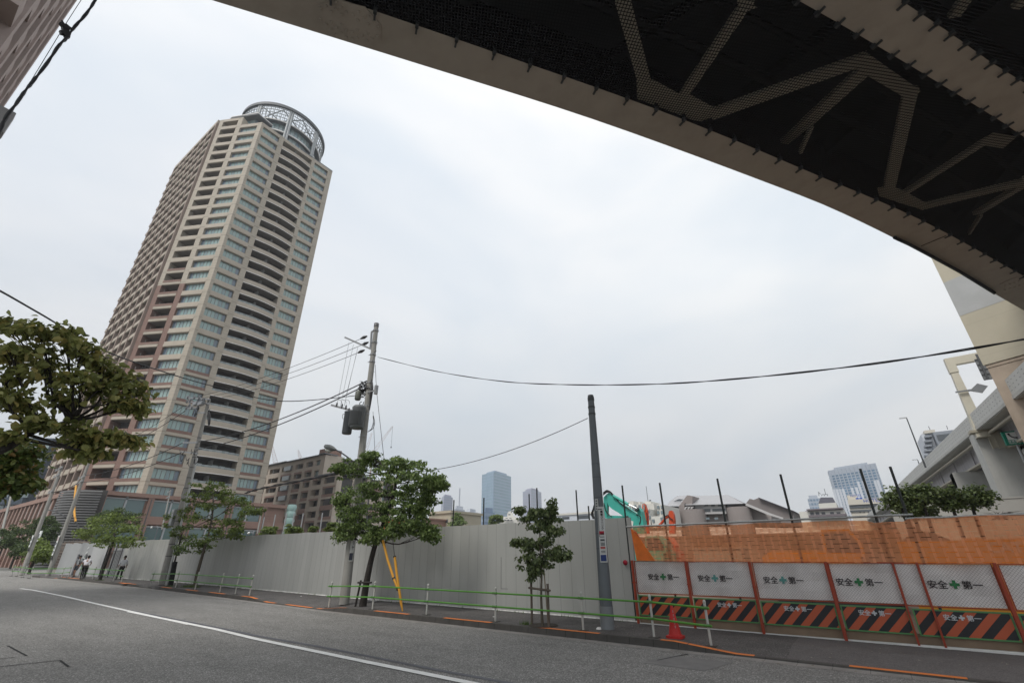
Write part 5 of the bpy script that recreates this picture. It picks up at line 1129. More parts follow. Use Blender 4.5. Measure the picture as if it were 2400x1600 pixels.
for k in range(26):
    a = U(380 + rng.random() * 110, 735 + rng.random() * 170, -.2 + rng.random() * .3); e = U(400 + rng.random() * 110, 760 + rng.random() * 150, -.2 + rng.random() * .3); mid = a.lerp(e, .5) + Vector((rng.uniform(-.15, .15), rng.uniform(-.1, .1), rng.uniform(-.25, .1))); m.tube(smooth([a, mid, e], 4), .012 + .008 * (k % 3), 5)
for k in range(4): m.tube(smooth([U(545 - k * 5, 730), U(560 - k * 6, 820, -.1), U(545 - k * 6, 940, -.1), U(520, 1080, -.1)], 4), .022, 5)
m.tube(smooth([U(565, 1150, -.2), U(578, 1220, -.3), U(560, 1290, -.3), U(500, 1330, -.2)], 4), .016, 5); m.tube(smooth([U(560, 1150, -.2), U(565, 1210, -.3), U(545, 1290, -.3), U(510, 1325, -.2)], 4), .016, 5)
m.tube(smooth([U(455, 985), U(440, 1025), U(412, 1030), U(408, 1000), U(430, 985)], 4), .02, 5); m.tube(smooth([U(270, 1118), U(215, 1130), U(215, 1180), U(280, 1190)], 4), .012, 5)
for x in (200, 250, 290): m.tube(smooth([U(x, 1010, -.05), U(x - 5, 975, -.05), U(x - 45, 960, -.05)], 4), .01, 5)
m.build('cable_tangle', blk, p1)
m = MB()
for (x0, y0, x1, y1) in ((285, 300, 145, 1035), (335, 330, 185, 1040), (385, 365, 228, 1035), (370, 440, 255, 900)): m.tube([U(x0, y0), U(x1, y1)], .007, 4)
m.build('jumper_wire', blk, p1)
A3, B3 = U(370, 915, -.1), U(600, 850, -.1); m = MB(); m.bar(A3, B3, .06); m.box(B3.x - .06, B3.x + .06, PY - .2, PY - .05, B3.z - .22, B3.z + .22); m.build('bracket', galv, p1)
# pole sign
sg_w = mat('pole_sign_white', (.42, .43, .41), .5, .05, 4)
def polesign(par, base, y, x0, z0, w, h, lines, mt=None, rot=0):
    sb = MB(); nseg = 8; r = .215
    for i in range(nseg):
        a0, a1 = R(-60 + 100 * i / nseg) + rot, R(-60 + 100 * (i + 1) / nseg) + rot
    sb.box(x0, x0 + w, y - .235, y - .225, z0, z0 + h); s = sb.build('sign_plate', mt or sg_w, par)
    for (txt, dx, dz, size, mm_) in lines: k = MB(); text_mb(k, txt, (x0 + dx, y - .237, z0 + dz), (1, 0, 0), (0, 0, 1), size, 0, depth=.001); k.build('lettering', mm_, s)
    return s
zs_ = ony(D(808, 1285), PY).z; xs2 = ony((823, 1310), PY - .2).x; h_ = ony((830, 1240), PY - .2).z - ony((820, 1314), PY - .2).z; z0_ = ony((820, 1314), PY - .2).z
sgnb = polesign(p1, b, PY, xs2 - .12, z0_, .27, h_, [(ch, .1, h_ - .38 - .2 * i, .17, black_t) for i, ch in enumerate('マリヤ')])
m = MB(); m.box(xs2 - .1, xs2 + .13, PY - .243, PY - .236, z0_ + .03, z0_ + .3); m.build('dark_square', mat('sign_navy', (.01, .015, .03), .5, 0), sgnb)
m = MB(); m.box(xs2 - .02, xs2 + .12, PY - .243, PY - .236, z0_ + h_ - .17, z0_ + h_ - .03); m.build('red_square', MATS['red_sticker'], sgnb)
# street lamp on the pole
sl = wthing('street_lamp', 'cobra-head street lamp on a curved arm from the transformer pole', 'street lamp', tuple(ony(zm(1600, 480), PY))); LL = lambda x, y: ony(zm(x, y), PY - .1)
m = MB(); m.tube(smooth([LL(1600, 480), LL(1480, 390), LL(1330, 280), LL(1215, 215)], 5), .035, 6); m.build('arm', mat('lamp_arm_black', (.03, .03, .035), .5, 0), sl)
a, e = LL(1220, 220), LL(1050, 160); m = MB(); d = e - a; m.tube([a, a.lerp(e, .25), a.lerp(e, .6), a.lerp(e, .9), e], [.05, .12, .15, .1, .02], 10); m.build('head', mat('lamp_head_grey', (.08, .09, .09), .4, 0), sl)
m = MB(); c = a.lerp(e, .6) - Vector((0, 0, .1)); m.tube([c - d * .28, c - d * .1 - Vector((0, 0, .05)), c + d * .15 - Vector((0, 0, .05)), c + d * .3], [.04, .11, .1, .03], 10); m.build('lens', mat('lamp_lens', (.35, .36, .33), .15, 0), sl)

# grey steel pole without wires arms
b5 = ong(D(1396, 1444)); gy = b5.y; t5 = ony(D(1357, 914), gy)
p5 = wthing('steel_pole', 'plain grey steel pole standing in front of the hoarding end', 'pole', tuple(b5)); gpm = mat('pole_steel_grey', (.115, .13, .142), .5, .06, 2, stain=.15, dirt=(.16, .15, .14))
m = MB(); m.tube([b5, Vector((t5.x, gy, t5.z))], [.185, .10], 20); m.build('pole', gpm, p5)
gx = lambda z: b5.x + (t5.x - b5.x) * (z - b5.z) / (t5.z - b5.z); gr = lambda z: .185 - .085 * (z - b5.z) / (t5.z - b5.z)
m = MB(); m.tube([b5, Vector((gx(b5.z + .55), gy, b5.z + .55))], [.192, .186], 20, cap=False); m.build('base_paint', mat('pole_base_grey', (.20, .215, .225), .5, .06, 2), p5)
m = MB(); m.lathe([(0, .12), (.09, .1), (.11, .0), (.11, -.1)], (t5.x, gy, t5.z), 16)
for z in (t5.z - .32, t5.z - .55): m.lathe([(gr(z) + .012, -.03), (gr(z) + .012, .03)], (gx(z), gy, z), 16)
for z in (4.6, 4.2, 3.6, 3.0, 2.6, 2.2): m.lathe([(gr(z) + .004, -.006), (gr(z) + .004, .006)], (gx(z), gy, z), 16)
m.build('pole_band', mat('band_dark', (.05, .055, .06), .5, 0), p5)
zc0, zc1 = ony((1424, 1317), gy - .2).z, ony((1412, 1186), gy - .2).z; xx = ony((1418, 1250), gy - .2).x
s5 = MB(); s5.obox((gx(zc0) + .02, gy - .2, zc0), (.19, .06, 0), (0, .012, 0), (gx(zc1) - gx(zc0) + .02, 0, zc1 - zc0)); s5o = s5.build('sign_plate', mat('sign_offwhite', (.50, .51, .50), .5, .04, 4), p5)
def onsign(u, v): return Vector((gx(zc0) + .02 + .19 * u + (gx(zc1) - gx(zc0) + .02) * v, gy - .205 + .06 * u, zc0 + (zc1 - zc0) * v))
def spl(name, u0, u1, v0, v1, mt): k = MB(); k.add([onsign(u0, v0) + Vector((0, -.003, 0)), onsign(u1, v0) + Vector((0, -.003, 0)), onsign(u1, v1) + Vector((0, -.003, 0)), onsign(u0, v1) + Vector((0, -.003, 0))], [(0, 1, 2, 3)]); k.build(name, mt, s5o)
spl('navy_square', .1, .9, .02, .13, mat('navy_blue', (.01, .03, .14), .5, 0)); spl('red_square', .1, .8, .49, .55, MATS['red_sticker']); spl('red_square', .15, .85, .235, .275, mat('soft_red', (.35, .08, .07), .5, 0)); spl('dark_square', .25, .8, .485, .515, black_t)
spl('corner_line', .08, .14, .45, .96, black_t); spl('corner_line', .08, .7, .945, .96, black_t); spl('corner_line', .14, .8, .44, .452, black_t); spl('rule_line', .15, .9, .352, .356, black_t)
for i, ch in enumerate('■■クリニック'):
    if i < 7: k = MB(); text_mb(k, ch, onsign(.42, .885 - i * .052) + Vector((0, -.004, 0)), (1, .3, 0), (0, 0, 1), .085, 0, depth=.001); k.build('lettering', black_t, s5o)
for (v, h_) in ((.375, .03), (.325, .012), (.295, .02), (.19, .012), (.165, .01)): spl('faint_mark', .2, .82, v, v + h_, MATS['band_dark'])
pz0 = ony((1400, 1196), gy - .16); k = MB(); k.box(pz0.x - .05, pz0.x + .045, gy - .17, gy - .155, pz0.z, pz0.z + .33); ko = k.build('number_plate', sg_w, p5)
for i in range(4): k = MB(); k.box(pz0.x - .025, pz0.x + .02, gy - .174, gy - .17, pz0.z + .03 + i * .075, pz0.z + .07 + i * .075); k.build('faint_mark', MATS['band_dark'], ko)
m = MB(); P = ong(D(1388, 1445)); m.lathe([(0, .05), (.05, .045), (.09, .0)], tuple(P + Vector((-.15, 0, 0))), 9); o = m.build('sandbag_scrap', sheet_m, None, org=P); tag(o, 'white scrap at the foot of the grey steel pole', 'litter')

# second pole
b6 = ong(D(371, 1342)); PY2 = b6.y; V2 = lambda x, y, dy=0: ony(zp(x, y), PY2 + dy); t6 = V2(838, 185)
p6 = wthing('utility_pole', 'concrete utility pole with a crowded top, in front of the tall tower', 'utility pole', tuple(b6), 'concrete utility poles')
m = MB(); m.tube([b6, t6], [.21, .12], 14); m.build('pole', pole_c, p6)
q0 = ong(D(378, 1343)); m = MB(); m.tube([q0 + Vector((.25, 0, 0)), V2(690, 905)], [.07, .07], 8); m.build('side_pipe', mat('pipe_pale', (.42, .43, .42), .5, .05, 3), p6)
m = MB(); 
for (x0, y0, x1, y1) in ((560, 165, 850, 185), (580, 215, 850, 240), (580, 300, 720, 285), (600, 180, 600, 300), (500, 825, 700, 850), (520, 715, 700, 715), (700, 350, 790, 350)): m.bar(V2(x0, y0, -.1), V2(x1, y1, -.1), .09)
m.build('crossarm', galv, p6)
for x, y in ((570, 170), (600, 210), (560, 220), (650, 175), (710, 180), (640, 240), (590, 270), (740, 215), (770, 200), (555, 300), (620, 300), (690, 295)): m = MB(); m.lathe([(.03, 0), (.1, .05), (.06, .12), (.11, .2), (.04, .3)], V2(x, y + 12, -.15), 8); m.build('insulator', mat('insulator_light', (.22, .23, .24), .4, .2, 6), p6)
for x, y in ((680, 240), (740, 240)): c = V2(x, y, -.2); m = MB(); m.box(c.x - .35, c.x + .35, c.y - .15, c.y + .15, c.z - .12, c.z + .16); m.build('switch_box', galv, p6)
m = MB()
for k in range(22):
    cx_, cy_ = (600 + rng.random() * 230, 170 + rng.random() * 170) if k < 12 else (470 + rng.random() * 200, 780 + rng.random() * 150); a = V2(cx_, cy_, -.2); e = V2(cx_ + rng.uniform(-60, 60), cy_ + rng.uniform(-30, 60), -.1); m.tube(smooth([a, a.lerp(e, .5) - Vector((0, 0, .3)), e], 4), .02, 5)
for k in range(3): m.tube(smooth([V2(820 + k * 10, 340), V2(835 + k * 8, 420), V2(830 + k * 6, 500), V2(815 + k * 12, 380)], 4), .03, 5)
m.build('cable_tangle', blk, p6)
m = MB()
for z in [2.2 + k * .75 for k in range(12)]: t_ = (z - b6.z) / (t6.z - b6.z); m.lathe([(.22 - .09 * t_, -.025), (.22 - .09 * t_, .025)], (b6.x + (t6.x - b6.x) * t_, PY2, z), 12)
m.build('pole_band', insul, p6)
bx = V2(720, 1500); m = MB(); c = ony(D(395, 1200), PY2 - .2); m.box(c.x - .2, c.x + .2, c.y - .15, c.y + .1, c.z - .2, c.z + .9); m.build('meter_box', galv, p6)
# leaning poles at the left, and poles farther off
def spole(base, topp, r0, r1, lab, y=None, arms=(), grp='concrete utility poles', extra=None):
    B = ong(D(*base)) if y is None else ony(D(*base), y); yy = B.y; T_ = ony(D(*topp), yy); p = wthing('utility_pole', lab, 'utility pole', tuple(B), grp)
    m = MB(); m.tube([B, T_], [r0, r1], 10); m.build('pole', pole_c, p)
    for (t_, l, rr) in arms:
        c = B.lerp(T_, t_); m = MB(); m.bar(c + Vector((-l, -.1, -.1)), c + Vector((l * .6, -.1, .1)), .08); 
        for q in range(3): m.lathe([(.02, 0), (.06, .05), (.03, .1), (.05, .18)], tuple(c + Vector((-l + q * l * .7, -.1, .02))), 6)
        m.build('crossarm', galv, p)
    return p, B, T_
p7, B7, T7 = spole((110, 1322), (212, 1040), .2, .12, 'leaning concrete utility pole wrapped with a yellow guy cover, left of the cyclist', arms=((.78, 1.3, 0), (.74, 1.0, 0), (.97, .8, 0)))
p8, B8, T8 = spole((50, 1320), (142, 1070), .2, .12, 'leaning concrete utility pole with a dark notice, farthest left on the kerb', arms=((.97, 1.5, 0), (.9, 1.3, 0), (.74, 1.0, 0)))
for (p, B_, T_, z0_, h_, letters, red) in ((p7, B7, T7, 1.75, 1.75, '■■■', True), (p8, B8, T8, 2.5, 1.1, '■■', False)):
    k = MB(); d = (T_ - B_) / (T_.z - B_.z); a = B_ + d * z0_; e = B_ + d * (z0_ + h_); k.obox(a + Vector((-.21, -.24, 0)), (.42, 0, 0), (0, .02, 0), e - a, 0); so_ = k.build('sign_plate', swh, p)
    for i, ch in enumerate(letters): c = B_ + d * (z0_ + h_ - .85 - i * .36 if red else z0_ + h_ - .5 - i * .4); k = MB(); text_mb(k, ch, c + Vector((-.15, -.245, 0)), (1, 0, 0), (d.x, d.y, 1), .32, 0, depth=.001); k.build('lettering', mat('navy_letters', (.02, .02, .06), .6, 0), so_)
    if red: c = B_ + d * (z0_ + h_ - .3); k = MB(); k.lathe([(.12, 0), (.17, 0)], (0, 0, 0), 14); k.v = [(c.x + v[0], c.y - .246, c.z + v[1]) for v in k.v]; k.build('red_ring', MATS['red_sticker'], so_)
    c = B_ + d * (z0_ - .35); k = MB(); k.box(c.x - .2, c.x + .2, c.y - .23, c.y - .2, c.z, c.z + .25); k.build('black_plate', sbk, p)
yc = mat('guard_yellow', (.62, .30, .03), .5, .06, 3, stain=.15, dirt=(.4, .2, .05))
m = MB(); YP = lambda x, y: ony(zl(x, y), B7.y + .5); m.tube(smooth([YP(755, 670), YP(745, 760), YP(738, 850), YP(740, 950), YP(752, 1025)], 4), .09, 8); m.build('cable_cover', yc, p7)
m = MB(); m.tube(smooth([YP(752, 1025), YP(770, 1060), YP(800, 1100)], 4), .06, 6); m.build('cable', blk, p7)
# lamp arm on the leaning pole
m = MB(); m.tube(smooth([YP(650, 985), YP(620, 960), YP(560, 925), YP(450, 905)], 4), .06, 6); m.build('lamp_arm', blk, p7)
spole((-2, 1245), (62, 1000), .2, .12, 'utility pole half cut by the left edge below the olive tree', y=18, arms=((.97, 1.2, 0), (.85, 1.2, 0)))
spole((372, 1215), (392, 1125), .12, .08, 'thin utility pole behind the hoarding in front of the podium', y=30, arms=((.95, .8, 0), (.8, .6, 0)))
spole((591, 1225), (603, 1165), .13, .1, 'thin utility pole behind the hoarding, right end of the podium', y=42, arms=((.95, 1.0, 0),))
spole((768, 1250), (782, 1180), .13, .1, 'thin utility pole behind the hoarding, just left of the transformer pole', y=38, arms=((.9, 1.0, 0), (.6, .8, 0), (.3, 1, 0)))
# grey net posts on the far side of the site
for i, (x0, y0, x1, y1) in enumerate(((415, 1490, 470, 1190), (545, 1480, 590, 1190), (682, 1470, 725, 1190), (985, 1470, 1020, 1185), (1285, 1380, 1325, 1160), (80, 1500, 130, 1250), (245, 1500, 300, 1210))):
    a, e = ony(zm(x0, y0), 33), ony(zm(x1, y1), 33); m = MB(); m.tube([(a.x, 33, 0), (e.x, 33, e.z)], .07, 6); o = m.build('net_post', galv, None, org=(a.x, 33, 0))
    tag(o, ['grey net post beside the green glass stair tube', 'second grey net post right of the green glass tube', 'third grey net post, before the middle of the brown apartments', 'fourth grey net post, below the notch of the brown apartments', 'fifth grey net post, beside the transformer pole', 'grey net post left of the podium corner', 'grey net post just left of the green glass stair tube'][i], 'post', 'grey net posts behind the hoarding')

# ================================================================== wires
def wire(a, b, s, r, lab, n=20, grp=None, lumps=0):
    m = MB(); P = sag(a, b, s, n); m.tube(P, r, 5, cap=False)
    o = m.build('overhead_wire', blk, None, org=P[0]); tag(o, lab, 'cable', grp or 'overhead cables'); return o
def pwire(pts, r, lab, y=None, dist=None, wob=0, strands=1):
    P = []
    for i, p in enumerate(pts): P.append(ony(p[:2], p[2]) if isinstance(p, tuple) else p)
    P = smooth(P, 10); m = MB(); rg = random.Random(len(lab))
    for s in range(strands):
        Q = []
        for i, p in enumerate(P): a = i * .55 + s * 2 * PI / max(1, strands); Q.append(p + Vector((0, math.cos(a) * r * wob, math.sin(a) * r * wob)) if wob else p)
        m.tube(Q, r, 5, cap=False)
    o = m.build('overhead_wire', blk, None, org=P[0]); tag(o, lab, 'cable', 'overhead cables'); return o
S = lambda x, y, yy: (x * K, y * K, yy)
pwire([S(868, 820, PY), S(1000, 852, PY - .3), S(1150, 875, PY - .8), (1327, 901, PY - 1.5), S(1500, 882, PY - 2.2), S(1700, 869, PY - 3), S(2000, 836, PY - 4), S(2352, 779, PY - 5), S(2600, 720, PY - 6), Vector((9, 4.5, 11.6)), Vector((18, .5, 12.3)), Vector((28, -4, 13.2))], .010, 'thick sagging double cable from the transformer pole to the right edge', wob=1.0, strands=2)
wire(ony(D(1350, 960), gy), ony(D(985, 1080), PY + .6), .25, .012, 'thin wire sloping from the grey steel pole down into the big tree')
ends = [(U(440, 255), V2(640, 165)), (U(455, 325), V2(720, 180)), (U(410, 415), V2(760, 210))]
for i, (a, e) in enumerate(ends): wire(a, e, .35, .014, ['top', 'middle', 'lowest'][i] + ' of three parallel wires from the transformer pole crossarm to the left', grp='three parallel wires')
wire(U(490, 745), V2(700, 705), .5, .03, 'upper thick cable from the transformer pole to the pole before the tower')
wire(U(490, 790), V2(690, 800), .45, .03, 'lower thick cable from the transformer pole to the pole before the tower')
wire(V2(520, 270), T7 + Vector((-.3, 0, -.3)), .5, .02, 'upper wire from the crowded pole top down to the left'); wire(V2(540, 330), T7 + Vector((.2, 0, -.8)), .5, .025, 'lower wire from the crowded pole top down to the left')
wire(V2(520, 715), B7.lerp(T7, .8), .5, .03, 'thick cable from the middle of the crowded pole to the left'); wire(V2(500, 835), B7.lerp(T7, .74), .5, .03, 'lower thick cable from the middle of the crowded pole to the left')
wire(B7.lerp(T7, .97), B8.lerp(T8, .97), .3, .025, 'wire joining the tops of the two leaning poles'); wire(B7.lerp(T7, .76), B8.lerp(T8, .74), .3, .035, 'thick cable joining the two leaning poles')
pwire([at(D(-60, 640), 10), at(D(0, 668), 11), at(D(95, 722), 12.3), at(D(240, 805), 14.8), at(D(380, 855), 17), at(D(500, 889), 18.8), at(D(650, 921), 20.6), U(370, 915, -.1)], .018, 'long black cable crossing the tower from the upper left')
pwire([S(-20, 1000, 30), S(300, 1240, 30), S(420, 1095, 30)], .02, 'slack wire low in front of the tower podium') if 0 else None
pwire([zm(-160, 880) + (13.3,), zm(0, 830) + (13.3,), zm(300, 765) + (13.3,), zm(700, 690) + (13.3,), zm(1100, 610) + (13.3,), zm(1350, 560) + (13.3,)], .03, 'thick black cable in front of the brown apartment block', wob=1.2, strands=2)
# bundle at top left with a hanger
TL = zo(0, 0, 4.9); Q = lambda x, y, d=7.5: at(TL(x, y), d)
cb_ = wthing('cable_bundle', 'thick twisted black cable bundle with a bracket at the top left', 'cable', tuple(Q(400, 950)))
P = [Q(-150, 1800), Q(0, 1500), Q(60, 1360), Q(180, 1200), Q(300, 1030), Q(410, 900), Q(560, 700), Q(680, 520), Q(770, 430), Q(850, 320), Q(960, 200), Q(1060, 60), Q(1130, -60), Q(1250, -250)]
m = MB()
for s in range(3): PP = smooth(P, 8); m.tube([p + Vector((.017 * math.cos(i * .5 + s * 2.1), 0, .017 * math.sin(i * .5 + s * 2.1))) for i, p in enumerate(PP)], [.015 + .005 * math.sin(i * .7 + s) for i in range(len(PP))], 6)
m.build('cable', blk, cb_); m = MB(); m.bar(Q(770, 430), Q(740, 330), .06); m.bar(Q(790, 400), Q(690, 375), .05); m.bar(Q(740, 340), Q(780, 310), .07); m.bar(Q(740, 330), Q(712, 240), .02); m.bar(Q(700, 292), Q(740, 290), .06); m.bar(Q(780, 395), Q(770, 340), .04); m.build('bracket', blk, cb_)
m = MB(); m.tube([Q(940, -10, 9), Q(740, 300, 9), Q(400, 860, 9), Q(200, 1180, 9), Q(40, 1440, 9), Q(-150, 1750, 9)], .006, 4); o = m.build('overhead_wire', blk, None, org=Q(400, 860, 9)); tag(o, 'hair-thin wire beside the thick bundle at the top left', 'cable')
# guy wires with yellow covers
zy = zo(780, 1180, 6.03); GYP = ong((942, 1432)); ga = GYP
def gw(p, y=ga.y): return ony(zy(*p), y)
gu = wthing('guy_wire_guard', 'two yellow plastic guy wire covers crossing near the big tree', 'guy guard', tuple(ga))
A1 = gw((985, 1515)); 
m = MB(); m.tube([A1, gw((965, 1400)), gw((905, 1000)), gw((875, 750))], [.02, .047, .047, .047], 10); m.build('cover', yc, gu)
m = MB(); m.tube([gw((918, 1195)), gw((860, 1050)), gw((775, 790)), gw((708, 510))], [.04, .047, .047, .047], 10); m.build('cover', yc, gu)
m = MB(); m.tube([gw((875, 755)), gw((872, 738))], .058, 10); m.tube([gw((708, 515)), gw((705, 495))], .058, 10); m.tube([gw((858, 1045)), gw((866, 1062))], .058, 10); m.tube([gw((915, 1185)), gw((925, 1215))], .06, 10); m.build('collar', blk, gu)
m = MB(); m.tube([gw((872, 740)), gw((830, 340)), U(600, 860)], .012, 5); m.tube([gw((705, 495)), gw((640, 250)), U(560, 1100)], .01, 5); m.tube([U(600, 860), U(585, 560)], .012, 5); m.build('wire', blk, gu)
# ================================================================== guard rails
railgr = mat('rail_green', (.08, .26, .03), .45, .08, 4, stain=.15, dirt=(.12, .2, .08)); railw = mat('rail_post_white', (.46, .46, .43), .55, .08, 5, stain=.3, dirt=(.3, .28, .24))
def rail(label, pts, ext=(.25, .25)):
    P = [ong(p, .15) for p in pts]
    P = [Vector((p.x, ky(p.x) + .32 if p.x > -62 else p.y, pz(p.x, ky(p.x) + .32))) for p in P]
    g = wthing('guard_rail', label, 'guard rail', tuple(P[0]), 'green and white pipe guard rails')
    for p in P:
        m = MB(); m.tube([p, p + Vector((0, 0, .87))], .03, 10); m.lathe([(0, .93), (.024, .92), (.036, .89), (.036, .855), (.03, .85)], tuple(p), 10); m.build('post', railw, g)
        m = MB(); m.box(p.x - .12, p.x + .12, p.y - .1, p.y + .1, p.z - .02, p.z + .015); m.build('footing', concrete_k, g)
    for h in (.76, .40):
        Q = [p + Vector((0, -.045, h)) for p in P]; d0 = (Q[0] - Q[1]).normalized(); d1 = (Q[-1] - Q[-2]).normalized(); Q = [Q[0] + d0 * ext[0]] + Q + [Q[-1] + d1 * ext[1]]
        m = MB(); m.tube(Q, .024, 10); m.build('rail', railgr, g)
    for p in P:
        for h in (.76, .40):
            m = MB(); m.tube([p + Vector((-.08, -.045, h)), p + Vector((-.05, -.045, h)), p + Vector((.05, -.045, h)), p + Vector((.08, -.045, h))], [.036, .031, .031, .036], 8); m.build('clamp', mat('rail_clamp', (.07, .2, .04), .5, 0), g)
    return g
rail('longest green guard rail, from the transformer pole to the red cone', [(784, 1416), (886, 1426), (1014, 1438), (1172, 1454), (1372, 1475), (1538, 1491), (1664, 1507)], (.15, .1))
rail('green guard rail around the second utility pole', [zB(1195, 572), zB(1410, 592), zB(1570, 608), zB(1745, 630), zB(1878, 643), zB(2000, 655)], (.2, .1))
zw = zo(100, 1270, 7.35)
rail('green guard rail in front of the cyclist', [zw(330, 630), zw(495, 637), zw(680, 648), zw(830, 658), zw(1040, 682), zw(1265, 692)], (.3, .05))
rail('pale guard rail at the foot of the leaning poles, far left', [zB(88, 500), zB(130, 502), zB(180, 504), zB(232, 508), zB(290, 512), zB(352, 516)], (.2, .2))
# ------------------------------------------------------------------ cone
P = ong(D(1552, 1464)); P.z = pz(P.x, P.y)
cone_m = mat('cone_red', (.50, .018, .014), .45, .08, 6, stain=.2, dirt=(.3, .05, .05))
cn = wthing('traffic_cone', 'red traffic cone standing behind the end of the guard rail', 'traffic cone', tuple(P))
m = MB(); m.lathe([(.17, .05), (.145, .09), (.03, .68), (.022, .70), (0, .70)], tuple(P), 20); m.build('cone', cone_m, cn)
m = MB(); n = 8; m.prism([(P.x + .19 * s * (1 if abs(a) else 1), P.y + .19 * t) for s, t, a in ((-1, -.7, 0), (-.7, -1, 0), (.7, -1, 0), (1, -.7, 0), (1, .7, 0), (.7, 1, 0), (-.7, 1, 0), (-1, .7, 0))], P.z, P.z + .055); m.build('base', cone_m, cn)
m = MB(); 
for i in range(5): z = P.z + .22 + i * .08; r = .145 - (.115 * (z - P.z - .09) / .59); m.box(P.x + r * .45, P.x + r * .45 + .02, P.y - r * .93 - .002, P.y - r * .9, z, z + .05)
m.build('lettering', mat('cone_letters', (.4, .25, .24), .6, 0), cn)
# litter bag
P = ong(zy(550, 1390)); m = MB(); rng = np.random.default_rng(5); n = 14
vs = []; 
for i in range(6):
    for k in range(n): a = 2 * PI * k / n; r = .19 * math.sin(PI * (i + .5) / 6.5) * (1 + .3 * rng.normal()); vs.append((P.x + r * math.cos(a), P.y + r * .6 * math.sin(a), P.z + .13 * i / 5 * (1 + .15 * rng.normal())))
m.add(vs, [(i * n + k, i * n + (k + 1) % n, (i + 1) * n + (k + 1) % n, (i + 1) * n + k) for i in range(5) for k in range(n)] + [tuple(range(5 * n, 6 * n))], 0, True); o = m.build('plastic_bag', mat('bag_white', (.6, .6, .6), .4, .05, 8), None, org=P); tag(o, 'crumpled white plastic bag on the pavement behind the rail', 'plastic bag')
for i, (p, lb) in enumerate(((ong((1158, 1446)), 'small white scrap near the rail post left of the young tree'), (ong(zw(270, 577)), 'tiny scrap by the corrugated hoarding'), (ong(zf(365, 862)), 'tiny pale scrap on the pavement left of the transformer pole'))):
    m = MB(); m.ext([(p.x - .06, p.y, p.z + .01), (p.x + .05, p.y - .02, p.z + .01), (p.x + .06, p.y + .03, p.z + .01), (p.x - .03, p.y + .05, p.z + .01)], (0, 0, .02)); o = m.build('paper_scrap', MATS['bag_white'], None, org=p); tag(o, lb, 'litter', 'scraps of litter')

# ================================================================== people
skin_m = mat('skin', (.30, .17, .12), .6, .05, 10); skin_d = mat('skin_shaded', (.14, .075, .055), .6, .05, 10); hair_m = mat('hair_black', (.012, .011, .012), .6, .1, 20)
def skinned(name, J, E, mt, parent, levels=2):
    me = bpy.data.meshes.new(name); ids = list(J); ix = {k: i for i, k in enumerate(ids)}
    me.from_pydata([J[k][:3] for k in ids], [(ix[a], ix[b]) for a, b in E], [])
    o = bpy.data.objects.new(name, me); COL.objects.link(o); o.modifiers.new('s', 'SKIN')
    if not me.skin_vertices: 
        bm_ = None
    for i, k in enumerate(ids):
        sv = me.skin_vertices[0].data[i]; r = J[k][3]; rr = r if isinstance(r, tuple) else (r, r); sv.radius = rr; sv.use_root = (i == 0)
    sb = o.modifiers.new('u', 'SUBSURF'); sb.levels = levels; sb.render_levels = levels
    bpy.context.view_layer.update(); m2 = bpy.data.meshes.new_from_object(o.evaluated_get(bpy.context.evaluated_depsgraph_get())); m2.name = name
    bpy.data.objects.remove(o); o = bpy.data.objects.new(name, m2); COL.objects.link(o); m2.materials.clear(); m2.materials.append(mt)
    m2.polygons.foreach_set('use_smooth', [True] * len(m2.polygons)); o.parent = parent; return o
